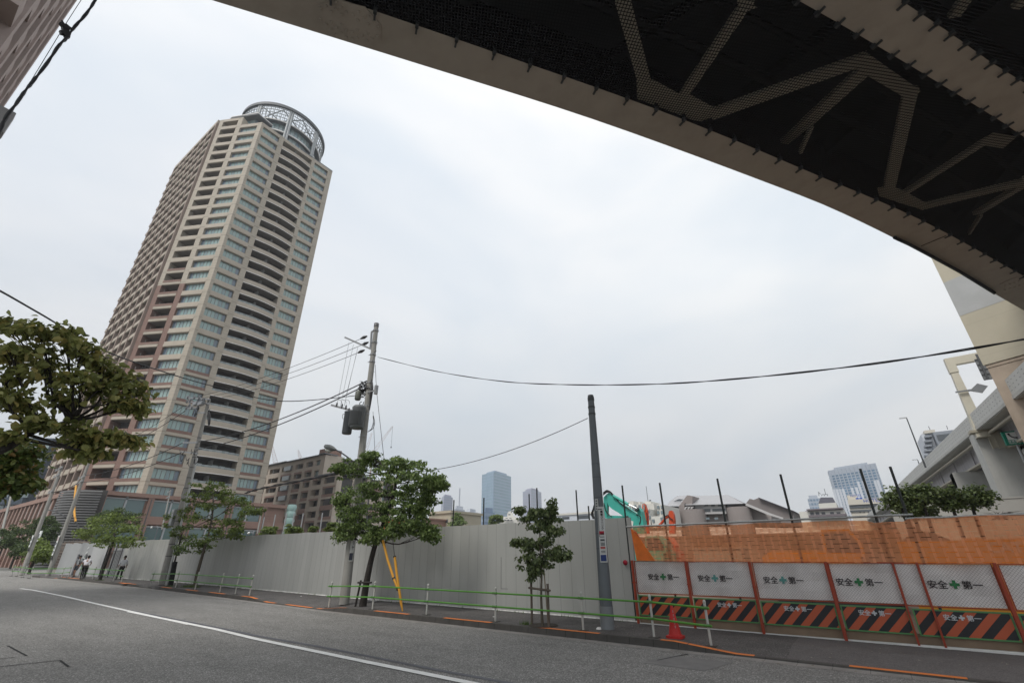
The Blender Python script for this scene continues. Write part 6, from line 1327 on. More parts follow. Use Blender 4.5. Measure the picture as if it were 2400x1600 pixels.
def person(label, loc, rz, pose, top, bottom, skin=None, short_sleeve=True, shorts=False, hair=None, extra=None):
    skin = skin or skin_m; t = thing('person', label, 'person', loc, None, rz)
    J = dict(pel=(0, 0, .93, (.135, .10)), waist=(0, .0, 1.06, (.13, .095)), chest=(0, .01, 1.27, (.16, .11)), neck0=(0, 0, 1.42, (.07, .06)), neck=(0, .01, 1.49, .05), head0=(0, .03, 1.56, (.068, .075)), head1=(0, .03, 1.64, (.078, .092)), head2=(0, .02, 1.70, (.06, .07)))
    J.update(pose)
    E = [('pel', 'waist'), ('waist', 'chest'), ('chest', 'neck0'), ('neck0', 'neck'), ('neck', 'head0'), ('head0', 'head1'), ('head1', 'head2')]
    for s in 'LR':
        E += [('chest', s + 'sh'), (s + 'sh', s + 'el'), (s + 'el', s + 'wr'), (s + 'wr', s + 'hd'), ('pel', s + 'hp'), (s + 'hp', s + 'kn'), (s + 'kn', s + 'an')]
    for s in 'LR':
        hd = Vector(J[s + 'hd'][:3]); wr = Vector(J[s + 'wr'][:3]); d = (hd - wr).normalized(); sdv = d.cross(Vector((0, 1, 0))); sdv = sdv.normalized() if sdv.length > .1 else Vector((1, 0, 0)); f = Vector((0, 1, 0))
        for k in range(4):
            a = hd + f * (.025 - .017 * k) ; b_ = a + d * (.04 + .008 * (k in (1, 2))) ; c_ = b_ + d * .025 - sdv * .012; J[f'{s}f{k}a'] = (*b_, .009); J[f'{s}f{k}b'] = (*c_, .007); E += [(s + 'hd', f'{s}f{k}a'), (f'{s}f{k}a', f'{s}f{k}b')]
        a = wr.lerp(hd, .5) + f * .035; b_ = a + d * .03 + f * .012; J[s + 'ta'] = (*b_, .011); E += [(s + 'wr', s + 'ta')]
    body = skinned('body', J, E, skin, t, 2)
    def clothes(name, keys, edges, mt, add, par=t): return skinned(name, {k: (*J[k][:3], tuple(x + add for x in (J[k][3] if isinstance(J[k][3], tuple) else (J[k][3],) * 2))) for k in keys}, edges, mt, par, 2)
    Jx = dict(J)
    for s in 'LR':
        if short_sleeve: e = Vector(J[s + 'sh'][:3]).lerp(Vector(J[s + 'el'][:3]), .75); J[s + 'sl'] = (*e, .05)
        else: e = Vector(J[s + 'el'][:3]).lerp(Vector(J[s + 'wr'][:3]), .25); J[s + 'sl'] = (*e, .045)
        k_ = Vector(J[s + 'hp'][:3]).lerp(Vector(J[s + 'kn'][:3]), .95); J[s + 'sk'] = (*k_, .075)
    ks = ['pel', 'waist', 'chest', 'neck0'] + [s + x for s in 'LR' for x in (('sh', 'sl') if short_sleeve else ('sh', 'el', 'sl'))]
    es = [('pel', 'waist'), ('waist', 'chest'), ('chest', 'neck0')] + [e for s in 'LR' for e in ([('chest', s + 'sh'), (s + 'sh', s + 'sl')] if short_sleeve else [('chest', s + 'sh'), (s + 'sh', s + 'el'), (s + 'el', s + 'sl')])]
    J['pel'] = (J['pel'][0], J['pel'][1], J['pel'][2] + .02, J['pel'][3]); clothes('shirt', ks, es, top, .022)
    if shorts: clothes('shorts', ['pel'] + [s + x for s in 'LR' for x in ('hp', 'sk')], [e for s in 'LR' for e in (('pel', s + 'hp'), (s + 'hp', s + 'sk'))], bottom, .018)
    else: clothes('trousers', ['pel'] + [s + x for s in 'LR' for x in ('hp', 'kn', 'an')], [e for s in 'LR' for e in (('pel', s + 'hp'), (s + 'hp', s + 'kn'), (s + 'kn', s + 'an'))], bottom, .02)
    shoe = mat('shoe_dark', (.02, .02, .022), .5, 0)
    for s in 'LR': a = Vector(J[s + 'an'][:3]); m = MB(); m.tube([a + Vector((0, -.09, -.045)), a + Vector((0, -.02, -.035)), a + Vector((0, .09, -.05)), a + Vector((0, .17, -.058))], [.035, .05, .042, .025], 8); m.build('shoe', shoe, t)
    m = MB(); h1 = Vector(J['head1'][:3]); h0 = Vector(J['head0'][:3])
    up_ = [(-.085, -.02, -.03), (-.05, -.07, -.05), (0, -.085, -.06), (.05, -.07, -.05), (.085, -.02, -.03)]
    m.lathe([(.088, -.01), (.098, .03), (.092, .075), (.066, .112), (.03, .128), (0, .13)], tuple(h1 + Vector((0, -.012, 0))), 14)
    m.lathe([(.05, -.09), (.075, -.06), (.085, -.01)], tuple(h1 + Vector((0, -.028, 0))), 14)
    m.build('hair', hair or hair_m, t)
    m = MB(); m.tube([h1 + Vector((0, .085, 0)), h1 + Vector((0, .118, -.035)), h1 + Vector((0, .085, -.045))], [.008, .014, .01], 5)
    for s in (-1, 1): m.tube([h1 + Vector((.082 * s, 0, .01)), h1 + Vector((.094 * s, -.01, -.02)), h1 + Vector((.082 * s, 0, -.045))], [.01, .014, .01], 5)
    m.build('face', skin, t)
    m = MB(); 
    for s in (-1, 1): m.tube([h1 + Vector((.02 * s, .088, .004)), h1 + Vector((.045 * s, .08, .004))], .008, 5)
    m.tube([h1 + Vector((-.02, .092, -.075)), h1 + Vector((.02, .092, -.075))], .006, 5); m.build('eyes_and_mouth', mat('face_dark', (.05, .02, .02), .5, 0), t)
    return t
def limb(s, side, sh, el, wr, hd, hp, kn, an): return {s + 'sh': (*sh, .055), s + 'el': (*el, .042), s + 'wr': (*wr, .028), s + 'hd': (*hd, (.032, .02)), s + 'hp': (*hp, .085), s + 'kn': (*kn, .058), s + 'an': (*an, .04)}
pose = {}; pose.update(limb('L', -1, (-.18, 0, 1.38), (-.25, -.10, 1.12), (-.26, -.02, .88), (-.26, .0, .80), (-.09, 0, .88), (-.10, .10, .50), (-.10, -.08, .08))); pose.update(limb('R', 1, (.18, 0, 1.38), (.26, -.02, 1.12), (.25, .14, .90), (.25, .18, .83), (.09, 0, .88), (.10, .22, .50), (.10, .24, .08)))
wshirt = mat('shirt_white', (.55, .56, .6), .8, .05, 8); tro = mat('trousers_black', (.018, .018, .02), .8, .1, 8); gts = mat('shirt_grey', (.33, .35, .37), .8, .05, 8); shrt = mat('shorts_dark', (.03, .035, .045), .8, .1, 8)
P = ong(zw(1305, 640)); person('man in a white long-sleeved shirt and black trousers walking beside the hoarding', (P.x, P.y, gz(P.x) + .15), R(-120), pose, wshirt, tro, skin_d, False)
pose2 = {}; pose2.update(limb('L', -1, (-.18, 0, 1.38), (-.27, -.03, 1.12), (-.24, .12, .92), (-.23, .16, .85), (-.09, 0, .88), (-.10, .20, .50), (-.10, .22, .08))); pose2.update(limb('R', 1, (.18, 0, 1.38), (.27, -.06, 1.12), (.27, .02, .88), (.27, .04, .80), (.09, 0, .88), (.10, .08, .50), (.10, -.14, .10)))
P = ong(zw(535, 600)); pm = person('young man in a grey T-shirt, dark shorts and backpack straps walking towards the camera', (P.x, P.y, gz(P.x) + .15), R(-140), pose2, gts, shrt, None, True, True)
m = MB(); m.tube(smooth([Vector((0, -.12, 1.05)), Vector((0, -.2, 1.2)), Vector((0, -.2, 1.36)), Vector((0, -.12, 1.42))], 4), [.12] * 3 + [.15] * 7 + [.1] * 3, 10)
for s in (-1, 1): m.tube(smooth([Vector((.09 * s, -.12, 1.42)), Vector((.1 * s, .02, 1.45)), Vector((.11 * s, .15, 1.32)), Vector((.14 * s, .1, 1.1)), Vector((.13 * s, -.1, 1.05))], 4), .022, 5)
o = m.build('backpack', mat('backpack_black', (.015, .015, .017), .7, .1, 8), None); o.parent = None; o.location = pm.location; o.rotation_euler = pm.rotation_euler; tag(o, 'black backpack worn by the man in the grey T-shirt', 'backpack')
# cyclist and bicycle, riding away
P = ong(zw(665, 632)); BH = R(70); base = (P.x, P.y, gz(P.x) + .15)
bk = thing('bicycle', 'dark city bicycle with a basket ridden by the man in white', 'bicycle', base, None, BH)
def wheel(y, r=.31):
    w = thing('wheel', None, None); COL.objects.unlink(w); m = MB(); n = 24
    m.tube([(0, y + r * math.cos(2 * PI * k / n), r + r * math.sin(2 * PI * k / n)) for k in range(n + 1)], .022, 6, cap=False); wo = m.build('wheel', mat('tyre', (.015, .015, .015), .8, 0), None); wo.parent = bk
    m = MB(); m.tube([(0, y + (r - .03) * math.cos(2 * PI * k / n), r + (r - .03) * math.sin(2 * PI * k / n)) for k in range(n + 1)], .008, 4, cap=False)
    for k in range(14): a = 2 * PI * k / 14; m.tube([(0, y, r), (0, y + (r - .03) * math.cos(a), r + (r - .03) * math.sin(a))], .003, 3)
    ro = m.build('rim', galv, None); ro.parent = wo; bpy.data.objects.remove(w)
wheel(.53); wheel(-.53)
m = MB(); bf = mat('bike_frame', (.03, .03, .035), .4, 0)
for a, e in (((0, -.53, .31), (0, -.05, .28)), ((0, -.05, .28), (0, -.2, .80)), ((0, -.05, .28), (0, .36, .72)), ((0, -.17, .68), (0, .35, .80)), ((0, -.53, .31), (0, -.17, .68)), ((.04, .53, .31), (.04, .4, .7)), ((-.04, .53, .31), (-.04, .4, .7)), ((0, .41, .66), (0, .34, .98)), ((-.26, .25, 1.02), (.26, .25, 1.02)), ((0, .34, .98), (0, .27, 1.02))): m.tube([a, e], .016, 6)
fo = m.build('frame', bf, None); fo.parent = bk
m = MB(); m.tube([(0, -.33, .85), (0, -.2, .86), (0, -.06, .85)], [.08, .06, .03], 8); o = m.build('saddle', bf, None); o.parent = bk
m = MB(); m.box(-.17, .17, .42, .68, .74, .76)
for i in range(7): q_ = -.17 + i * .056; m.box(q_, q_ + .006, .42, .425, .75, .98); m.box(q_, q_ + .006, .675, .68, .75, .98)
for z in (.82, .9, .98): m.box(-.17, .17, .42, .424, z, z + .006); m.box(-.17, .17, .677, .68, z, z + .006); m.box(-.17, -.166, .42, .68, z, z + .006); m.box(.166, .17, .42, .68, z, z + .006)
o = m.build('basket', bf, None); o.parent = bk
pose3 = dict(pel=(0, -.18, .96, (.135, .11)), waist=(0, -.15, 1.09, (.13, .1)), chest=(0, -.05, 1.30, (.16, .115)), neck0=(0, 0, 1.44, (.07, .06)), neck=(0, .03, 1.50, .05), head0=(0, .06, 1.57, (.068, .075)), head1=(0, .06, 1.65, (.078, .092)), head2=(0, .05, 1.71, (.06, .07)))
pose3.update(limb('L', -1, (-.19, -.02, 1.40), (-.28, .08, 1.17), (-.25, .24, 1.04), (-.24, .27, 1.04), (-.10, -.14, .92), (-.13, .24, .66), (-.12, .10, .24))); pose3.update(limb('R', 1, (.19, -.02, 1.40), (.28, .08, 1.17), (.25, .24, 1.04), (.24, .27, 1.04), (.10, -.14, .92), (.13, .20, .56), (.12, .02, .14)))
person('man in a white shirt riding the bicycle away, seen from behind', base, BH, pose3, mat('shirt_bright', (.7, .68, .74), .8, .04, 8), tro, None, True)
# green and white striped standing board behind the cyclist
P = ony(zw(700, 420), 15.0); A = ony(zw(738, 235), wy(P.x) - .15); B_ = ony(zw(690, 420), wy(P.x) - .15)
gb = wthing('striped_sign', 'narrow green board with white slanted stripes leaning on the corrugated hoarding', 'sign', (A.x, A.y, gz(A.x) + .15)); z0 = gz(A.x) + .6
m = MB(); m.box(A.x - .22, A.x + .22, A.y, A.y + .03, z0, A.z); m.build('board', mat('board_green', (.01, .16, .06), .5, 0), gb); m = MB()
for i in range(5): z = z0 + .15 + i * .42; m.add([(A.x - .2, A.y - .004, z), (A.x + .2, A.y - .004, z + .16), (A.x + .2, A.y - .004, z + .26), (A.x - .2, A.y - .004, z + .1)], [(0, 1, 2, 3)])
m.build('stripe', swh, gb)
# white parking sign at the far left
A, B_ = ony((96, 1246), 15.2), ony((88, 1268), 15.2); wsn = wthing('white_sign', 'white upright sign board with dark blue marks on a pole at the far left', 'sign', (A.x, 15.2, 0)); w_ = .55; m = MB(); m.box(A.x - w_, A.x + w_, 15.15, 15.25, B_.z, A.z + .12); so_ = m.build('board', swh, wsn)
m = MB(); text_mb(m, '■', (A.x - .38, 15.14, (A.z + B_.z) / 2 - .2), (1, 0, 0), (0, 0, 1), .7, 0, depth=0); m.build('lettering', MATS['navy_letters'], so_); m = MB(); m.tube([(A.x, 15.25, 0), (A.x, 15.25, A.z)], .05, 8); m.build('post', galv, wsn)
# green street level sign lamp posts behind the hoarding
for (p, q_, lb, yy) in ((zB(1230, 170), zB(1195, 118), 'white curved lamp above the hoarding, left of the second pole', 26), (zB(1995, 172), zB(1960, 162), 'small white lamp head above the hoarding near the podium end', 30)):
    a, e = ony(p, yy), ony(q_, yy); l = wthing('lamp_post', lb, 'lamp post', (a.x, yy, 0)); m = MB(); m.tube(smooth([Vector((a.x, yy, 0)), Vector((a.x, yy, a.z)), Vector((a.x - .1, yy, e.z - .1)), Vector((a.x - .5, yy, e.z + .05)), e], 4), .07, 6); m.build('pole', MATS['pole_steel_grey'], l); m = MB(); m.tube([e + Vector((.3, 0, .03)), e, e + Vector((-.3, 0, -.05))], [.06, .14, .06], 8); m.build('lamp_head', swh, l)

# ================================================================== excavators on the site
teal = mat('excavator_turquoise', (.055, .38, .32), .45, .06, 1.5, stain=.2, dirt=(.06, .2, .17)); red_o = mat('excavator_orange', (.55, .075, .025), .45, .06, 1.5, stain=.2, dirt=(.3, .05, .03)); yel = mat('excavator_yellow', (.72, .33, .03), .45, .06, 1.5, stain=.2, dirt=(.35, .16, .04)); hose = blk; chrome = mat('cylinder_rod', (.6, .6, .6), .25, 0, metal=.9); trk = mat('track_steel', (.05, .045, .04), .8, .2, 5); cabg = mat('cab_glass', (.03, .04, .05), .1, 0, spec=.8)
def excavator(label, x, y, paint, hd=0, booms=(), sc_=1.0, text=None):
    ex = wthing('excavator', label, 'excavator', (x, y, gz(x) + .155), 'excavators on the site'); g = gz(x) + .155; L_ = sc_
    for s in (-1, 1):
        m = MB(); pr = [(-1.9, .0), (1.9, .0), (2.2, .3), (2.2, .6), (1.9, .85), (-1.9, .85), (-2.2, .6), (-2.2, .3)]; m.ext([(x + a * L_, y + s * 1.1 * L_ - .25, g + b_ * L_) for a, b_ in pr], (0, .5, 0)); m.build('track', trk, ex)
    m = MB(); pr = [(-2.4, 1.0), (1.2, 1.0), (1.2, 2.0), (.6, 2.15), (-2.0, 2.15), (-2.4, 1.9)]; m.ext([(x + a * L_, y - 1.3 * L_, g + b_ * L_) for a, b_ in pr], (0, 2.6 * L_, 0)); m.build('upper_body', paint, ex)
    m = MB(); pr = [(.0, 1.9), (1.4, 1.9), (1.4, 2.4), (1.1, 2.95), (.1, 2.95)]; m.ext([(x + a * L_, y - 1.28 * L_, g + b_ * L_) for a, b_ in pr], (0, 1.0 * L_, 0)); cb = m.build('cab', paint, ex)
    m = MB(); pr = [(.12, 2.05), (1.28, 2.05), (1.28, 2.4), (1.02, 2.83), (.18, 2.83)]; m.ext([(x + a * L_, y - 1.3 * L_, g + b_ * L_) for a, b_ in pr], (0, .015, 0)); m.build('window', cabg, cb)
    for nm, pts, yy, th, mt in booms: m = MB(); m.ext([ony(p, yy) for p in pts], (0, th, 0)); m.build(nm, mt, ex)
    return ex
yT = 34.0; zeP = lambda *a: [ze(*p) for p in a]
ex1 = excavator('turquoise excavator whose folded boom rises behind the grey steel pole', ony(ze(980, 800), yT).x, yT, teal, 0, [
    ('boom', zeP((285, 262), (322, 236), (372, 262), (412, 318), (520, 400), (650, 490), (770, 575), (838, 620), (870, 690), (905, 900), (700, 900), (722, 700), (612, 655), (480, 560), (380, 500), (315, 440), (298, 380), (300, 320)), yT, .45, teal),
    ('stick', zeP((238, 310), (286, 262), (300, 330), (300, 480), (296, 640), (330, 600), (600, 615), (720, 640), (720, 670), (300, 655), (262, 640), (240, 470)), yT + .1, .3, teal),
    ('link_plate', zeP((768, 500), (810, 478), (845, 540), (890, 760), (840, 780), (800, 620)), yT - .12, .7, teal)])
zx = lambda x, y, d=-.1: ony(ze(x, y), yT + d)
m = MB(); m.tube([zx(395, 285), zx(640, 425)], .11, 10); sub(ex1, None) if 0 else None; m.build('cylinder', teal, ex1); m = MB(); m.tube([zx(640, 425), zx(800, 500)], .05, 8); m.build('cylinder_rod', chrome, ex1)
m = MB(); rg = random.Random(9)
for k in range(5): m.tube(smooth([zx(235, 235 + k * 10), zx(290, 195 + k * 9), zx(350, 215 + k * 6), zx(400, 270 + k * 5), zx(430, 290)], 4), .03, 5)
for k in range(8): m.tube(smooth([zx(110 - rg.random() * 30, 430 + rg.random() * 30), zx(45 + rg.random() * 50, 480 + rg.random() * 60), zx(40 + rg.random() * 60, 600), zx(60 + rg.random() * 60, 660)], 4), .03, 5)
for k in range(2): m.tube(smooth([zx(245, 400 + k * 20), zx(275, 520 + k * 10), zx(320, 590), zx(380, 630)], 4), .035, 5)
for k in range(3): m.tube(smooth([zx(770, 580 + k * 8), zx(825 + k * 7, 620), zx(835 + k * 7, 690), zx(815 + k * 8, 750)], 4), .03, 5)
for k in range(2): m.tube(smooth([zx(420, 300 + k * 12), zx(520, 410 + k * 10), zx(650, 500 + k * 8), zx(760, 570)], 4), .02, 5)
m.build('hose', hose, ex1); m = MB(); m.tube([zx(608, 622, -.2), zx(640, 690, -.2)], .15, 10); m.tube([zx(775, 500, -.3), zx(792, 520, -.3)], .18, 10); m.build('pin', clamp_m, ex1)
yR = 37.0
ex2 = excavator('orange-red excavator behind the turquoise one with two raised arm sections', ony(ze(1150, 860), yR).x, yR, red_o, 0, [
    ('stick', zeP((868, 420), (905, 415), (940, 520), (965, 900), (885, 900), (862, 560)), yR, .35, red_o), ('boom', zeP((1100, 780), (1210, 660), (1290, 580), (1302, 530), (1345, 525), (1372, 580), (1388, 680), (1390, 900), (1300, 900), (1300, 640), (1240, 650), (1170, 740), (1140, 800)), yR, .35, red_o)])
zx2 = lambda x, y, d=-.1: ony(ze(x, y), yR + d); m = MB(); m.tube([zx2(893, 430), zx2(898, 520)], .06, 8); m.build('cylinder_rod', chrome, ex2); m = MB(); m.tube(smooth([zx2(1240, 620), zx2(1285, 600), zx2(1310, 640), zx2(1370, 680)], 4), .04, 5); m.tube(smooth([zx2(935, 560), zx2(945, 640), zx2(935, 740)], 4), .035, 5); m.build('hose', hose, ex2)
zkP = lambda *a: [zk(*p) for p in a]
ex3 = excavator('big yellow excavator seen through the orange netting at the right edge', 7.0, 24, yel, 0, [('boom', zkP((1030, 915), (1120, 740), (1290, 620), (1440, 545), (1590, 530), (1780, 560), (2460, 530), (2460, 640), (1900, 660), (1560, 640), (1330, 720), (1200, 1000), (1040, 1010)), 22.2, .6, yel)])
P = ony(zk(1780, 700), 21.5); m = MB(); m.box(P.x - 2.2, P.x + 3.2, 21.6, 21.7, .3, P.z + .25); m.build('side_panel', yel, ex3); m = MB(); text_mb(m, 'CAT', (P.x, 21.58, P.z - .12), (1, 0, 0), (0, 0, 1), .42, 0, depth=0); m.build('lettering', mat('pale_lettering', (.6, .5, .45), .6, 0), ex3)
P = ony(zs(1110, 1300), 23); ex4 = excavator('smaller yellow excavator cab seen through the orange netting below the wide blue tower', P.x - .6, 24, yel, 0, (), .92)
ex5 = excavator('red-orange excavator top showing above the hoarding through the big tree', ony((925, 1250), 24).x, 24, red_o, 0, [('engine_cover', [(893, 1245), (905, 1220), (918, 1216), (936, 1226), (946, 1222), (948, 1245)], 22.5, 1.2, red_o), ('roof_plate', [(903, 1214), (915, 1206), (922, 1214), (922, 1219), (901, 1219)], 22.6, 1.0, swh)])
# far side of the site: low retaining wall and clutter seen through the netting
fw = wthing('site_retaining_wall', 'low brown wall on the far side of the site behind the netting', 'wall', (-10, 46, 0)); m = MB(); m.box(-30, 2.0, 46, 46.5, 0, 3.6); m.build('wall_face', mat('earth_wall', (.16, .115, .08), .9, .3, .5, .5, 5, stain=.5, dirt=(.07, .05, .04)), fw)
for i, (x, y, w_, h_, mt, lb) in enumerate(((-8.5, 30, 2.6, 2.3, mat('shed_grey', (.3, .3, .28), .6, .1, 1), 'grey site container behind the netting near the hoarding'), (-2.5, 33, 3.2, 2.6, mat('shed_brown', (.12, .09, .07), .8, .1, 1), 'brown stack of site material behind the netting'), (1.2, 28, 1.4, 2.0, mat('shed_white', (.55, .53, .48), .6, .1, 1), 'pale site cabinet behind the netting'))):
    s_ = wthing('site_container', lb, 'container', (x, y, .1)); m = MB(); m.box(x, x + w_, y, y + 2, .1, h_); 
    for k in range(int(w_ / .3)): m.box(x + .1 + k * .3, x + .2 + k * .3, y - .03, y, .2, h_ - .1)
    m.build('body', mt, s_); m = MB(); m.box(x - .05, x + w_ + .05, y - .05, y + 2.05, h_, h_ + .08); m.build('lid', mt, s_); m = MB(); m.box(x + .3, x + 1.0, y - .045, y - .03, .15, h_ - .3); m.build('door', MATS['shed_grey'], s_)
heap = MB(); rng = np.random.default_rng(8); n = 24
for hx, hy, hr, hh_ in ((-4, 27, 3.2, 1.9), (-7.5, 36, 4, 2.6), (2.6, 36, 4, 2.9), (6, 30, 3, 1.6)):
    vs = []
    for i in range(6):
        for k in range(n): a = 2 * PI * k / n; r = hr * (1 - i / 5.5) * (1 + .08 * rng.normal()); vs.append((hx + r * math.cos(a), hy + r * .7 * math.sin(a), .1 + hh_ * (i / 5) ** .8 * (1 + .06 * rng.normal())))
    heap.add(vs, [(i * n + k, i * n + (k + 1) % n, (i + 1) * n + (k + 1) % n, (i + 1) * n + k) for i in range(5) for k in range(n)] + [tuple(range(5 * n, 6 * n))], 0, True)
o = heap.build('rubble_heap', dirt_m); tag(o, 'brown heaps of rubble behind the orange netting', 'rubble', kind='stuff')

# weeds at tree feet and along the hoarding, dry leaves and dust in the gutter
rng = np.random.default_rng(12)
def tuft(m, p, n, h, s):
    for i in range(n):
        a = rng.random() * 2 * PI; q_ = p + Vector((rng.normal() * s, rng.normal() * s * .5, 0)); t_ = q_ + Vector((math.cos(a) * h * .5, math.sin(a) * h * .5, h * (.5 + rng.random()))); w = Vector((-math.sin(a), math.cos(a), 0)) * .012
        m.add([q_ - w, q_ + w, t_], [(0, 1, 2)])
m = MB()
for (x, y, n, h, s) in [(b2.x + .1, b2.y - .25, 260, .13, .45), (b1.x - .55, b1.y - .05, 60, .09, .08), (b3.x + .2, b3.y - .1, 60, .1, .2), (b4.x, b4.y, 60, .1, .25)]: tuft(m, Vector((x, y, pz(x, y))), n, h, s)
for i in range(70): x = -6.5 - rng.random() * 46; tuft(m, Vector((x, wy(x) - .08, gz(x) + .15)), 5, .06, .06)
tag(m.build('weeds', leaf_mat('weed_green', [(.06, .10, .03), (.10, .16, .04), (.14, .2, .06)])), 'green weeds at the feet of the trees and hoarding', 'weeds', kind='stuff')
m = MB()
for i in range(900):
    x = -50 + rng.random() * 56; r = rng.random(); y = ky(x) - .06 - abs(rng.normal()) * .12 if r < .5 else (wy(x) - .1 - abs(rng.normal()) * .3 if x < -6.5 else ky(x) + .3 + rng.random() * 1.8); z = gz(x) + .008 if r < .5 else pz(x, y) + .006
    a = rng.random() * 2 * PI; s = .012 + rng.random() * .022; m.add([(x + s * math.cos(a), y + s * math.sin(a), z), (x + s * math.cos(a + 2), y + s * math.sin(a + 2), z + .006), (x + s * math.cos(a + 4), y + s * math.sin(a + 4), z)], [(0, 1, 2)])
tag(m.build('leaf_litter', leaf_mat('litter_brown', [(.10, .075, .045), (.2, .17, .12), (.35, .33, .28), (.12, .13, .06)])), 'dry leaves and grit along the kerb and hoarding', 'leaf litter', kind='stuff')
# ================================================================== skyline
def fbox(m, A, B, z0, z1_, d0, d1, mi=0):      # slab along the face A->B, outward d (normal = right of A->B seen from above)
    u = (B - A); u.z = 0; n = Vector((u.y, -u.x, 0)).normalized(); o = Vector((A.x, A.y, z0)) + n * d0; m.obox(o, Vector((u.x, u.y, 0)), n * (d1 - d0), (0, 0, z1_ - z0), mi)
def highrise(name, label, cat, Lp, Cp, Rp, dL, dC, dR, wallm_, glassm, floors, fins=(0, 0), band=.5, zb=0, group=None, topd=0, roofm=None, zt=None):
    """corner building: photo px of left, corner and right roof points at real distances"""
    A, C_, B = at(Lp, dL), at(Cp, dC), at(Rp, dR); zt = zt or C_.z; t = wthing(name, label, cat, (C_.x, C_.y, 0), group)
    A2, C2, B2 = (Vector((p.x, p.y, 0)) for p in (A, C_, B)); E_ = A2 + B2 - C2; m = MB(); m.prism([A2[:2], C2[:2], B2[:2], E_[:2]], zb, zt, 0); m.build('wall', wallm_, t)
    H_ = zt - zb - topd; fh = H_ / floors
    for f in range(floors):
        z = zb + fh * f + fh * (1 - band) * .6; m = MB()
        for (p, q_, nf_) in ((A2, C2, fins[0]), (C2, B2, fins[1])):
            fbox(m, p.lerp(q_, .02), p.lerp(q_, .98), z, z + fh * band, 0, .12, 0)
        m.build('window_band', glassm, t)
    for (p, q_, nf_) in ((A2, C2, fins[0]), (C2, B2, fins[1])):
        for k in range(nf_): a = p.lerp(q_, (k + .5) / nf_ - .12 / nf_); b_ = p.lerp(q_, (k + .5) / nf_ + .12 / nf_); m = MB(); fbox(m, a, b_, zb, zt, 0, .5, 0); m.build('fin', wallm_, t)
    m = MB(); c = (A2 + B2) / 2; m.prism([tuple((p * .7 + c * .3)[:2]) for p in (A2, C2, B2, E_)], zt, zt + fh * .8, 0); m.build('roof', roofm or wallm_, t); return t
gb1 = mat('sky_blue_wall', (.27, .36, .46), .4, .05, .05); gb1g = mat('sky_blue_glass', (.26, .39, .47), .15, .12, .08, spec=.8); gb2 = mat('sky_violet_wall', (.33, .34, .42), .5, .04, .05); gb2g = mat('sky_violet_glass', (.40, .46, .54), .2, .1, .1)
pale = mat('sky_pale_wall', (.50, .53, .58), .7, .04, .05); paleg = mat('sky_pale_glass', (.25, .31, .38), .3, .1, .1); hcream = mat('hotel_cream', (.50, .47, .41), .8, .04, .1); hwin = mat('small_window', (.08, .09, .10), .3, 0); gblue = mat('wide_tower_wall', (.34, .38, .44), .6, .05, .05); gblueg = mat('wide_tower_glass', (.10, .19, .29), .15, .3, .12, spec=.8)
wconc = mat('white_house', (.58, .57, .53), .8, .05, .4); 
highrise('office_tower', 'tall blue glass office tower in the middle of the skyline', 'office tower', zT(407, 190), zT(492, 172), zT(620, 182), 625, 600, 640, gb1, gb1g, 26, (9, 0), .6)
highrise('office_tower', 'smaller violet grey office tower right of the tall blue one', 'office tower', zT(706, 318), zT(768, 303), zT(842, 315), 760, 735, 770, gb2, gb2g, 22, (8, 0), .5)
highrise('office_tower', 'slim pale office tower left in the skyline, next to the big tree', 'office tower', zT(110, 352), zT(128, 350), zT(193, 353), 800, 780, 800, gb2, paleg, 24, (0, 0), .45)
highrise('office_block', 'lower pale office block right of the slim tower', 'office block', zh(485, 480), zh(525, 478), zh(700, 520), 760, 740, 760, pale, paleg, 12, (0, 8), .5)
highrise('office_block', 'low white-blue office block with a rounded right side in the skyline', 'office block', zh(700, 528), zh(790, 530), zh(935, 545), 700, 680, 700, pale, paleg, 12, (6, 8), .5)
highrise('lift_block', 'small box on the roof of the pale office block', 'roof box', zh(580, 455), zh(585, 455), zh(612, 455), 755, 752, 755, pale, paleg, 2, (0, 0), .2)
highrise('office_block', 'low slate-blue block in front of the tall blue office tower', 'office block', zh(1006, 545), zh(1060, 540), zh(1250, 560), 560, 550, 560, mat('slate_blue', (.13, .20, .31), .5, .04, .1), gb1, 8, (0, 8), .5)
# wide residential tower at the right
wt = highrise('residential_tower', 'wide blue glass residential tower at the right of the skyline', 'tower', zs(930, 180), zs(945, 175), zs(1830, 70), 480, 470, 452, gblue, gblueg, 30, (0, 12), .62, topd=4)
for i, (x0, x1, y0) in enumerate(((1500, 1600, 410), (1065, 1120, 550), (1175, 1230, 545), (1800, 1850, 395), (1390, 1470, 520))):
    a, b_ = at(zs(x0, y0), 462), at(zs(x1, y0 - 10), 461); m = MB(); k = (b_ - a).normalized(); 
    for s in (0, 1): c = a.lerp(b_, s); m.box(c.x - .8, c.x + .8, c.y - 14, c.y - 12.5, 0, a.z)
    m.build('white_fin', pale, wt)
highrise('residential_tower', 'distant blue residential tower behind the dark slate roof', 'tower', zs(565, 695), zs(575, 690), zs(790, 660), 700, 690, 690, gblue, gblueg, 14, (0, 4), .55)
# generic building with windows as parts
def house(name, label, cat, p0, p1, ytop, y, depth, wm, wins=(), roofm=None, roofh=.4, zb=0, group=None, over=.3):
    A, B = ony((p0, ytop), y), ony((p1, ytop), y); zt_ = A.z; t = wthing(name, label, cat, (A.x, y, 0), group); m = MB(); m.box(A.x, B.x, y, y + depth, zb, zt_); m.build('wall', wm, t)
    m = MB(); m.box(A.x - over, B.x + over, y - over, y + depth + over, zt_, zt_ + roofh); m.build('roof', roofm or wm, t)
    for (u0, v0, u1, v1) in wins: a, b_ = ony((u0, v0), y), ony((u1, v1), y); m = MB(); m.box(min(a.x, b_.x), max(a.x, b_.x), y - .06, y - .01, min(a.z, b_.z), max(a.z, b_.z)); m.build('window', hwin, t)
    return t
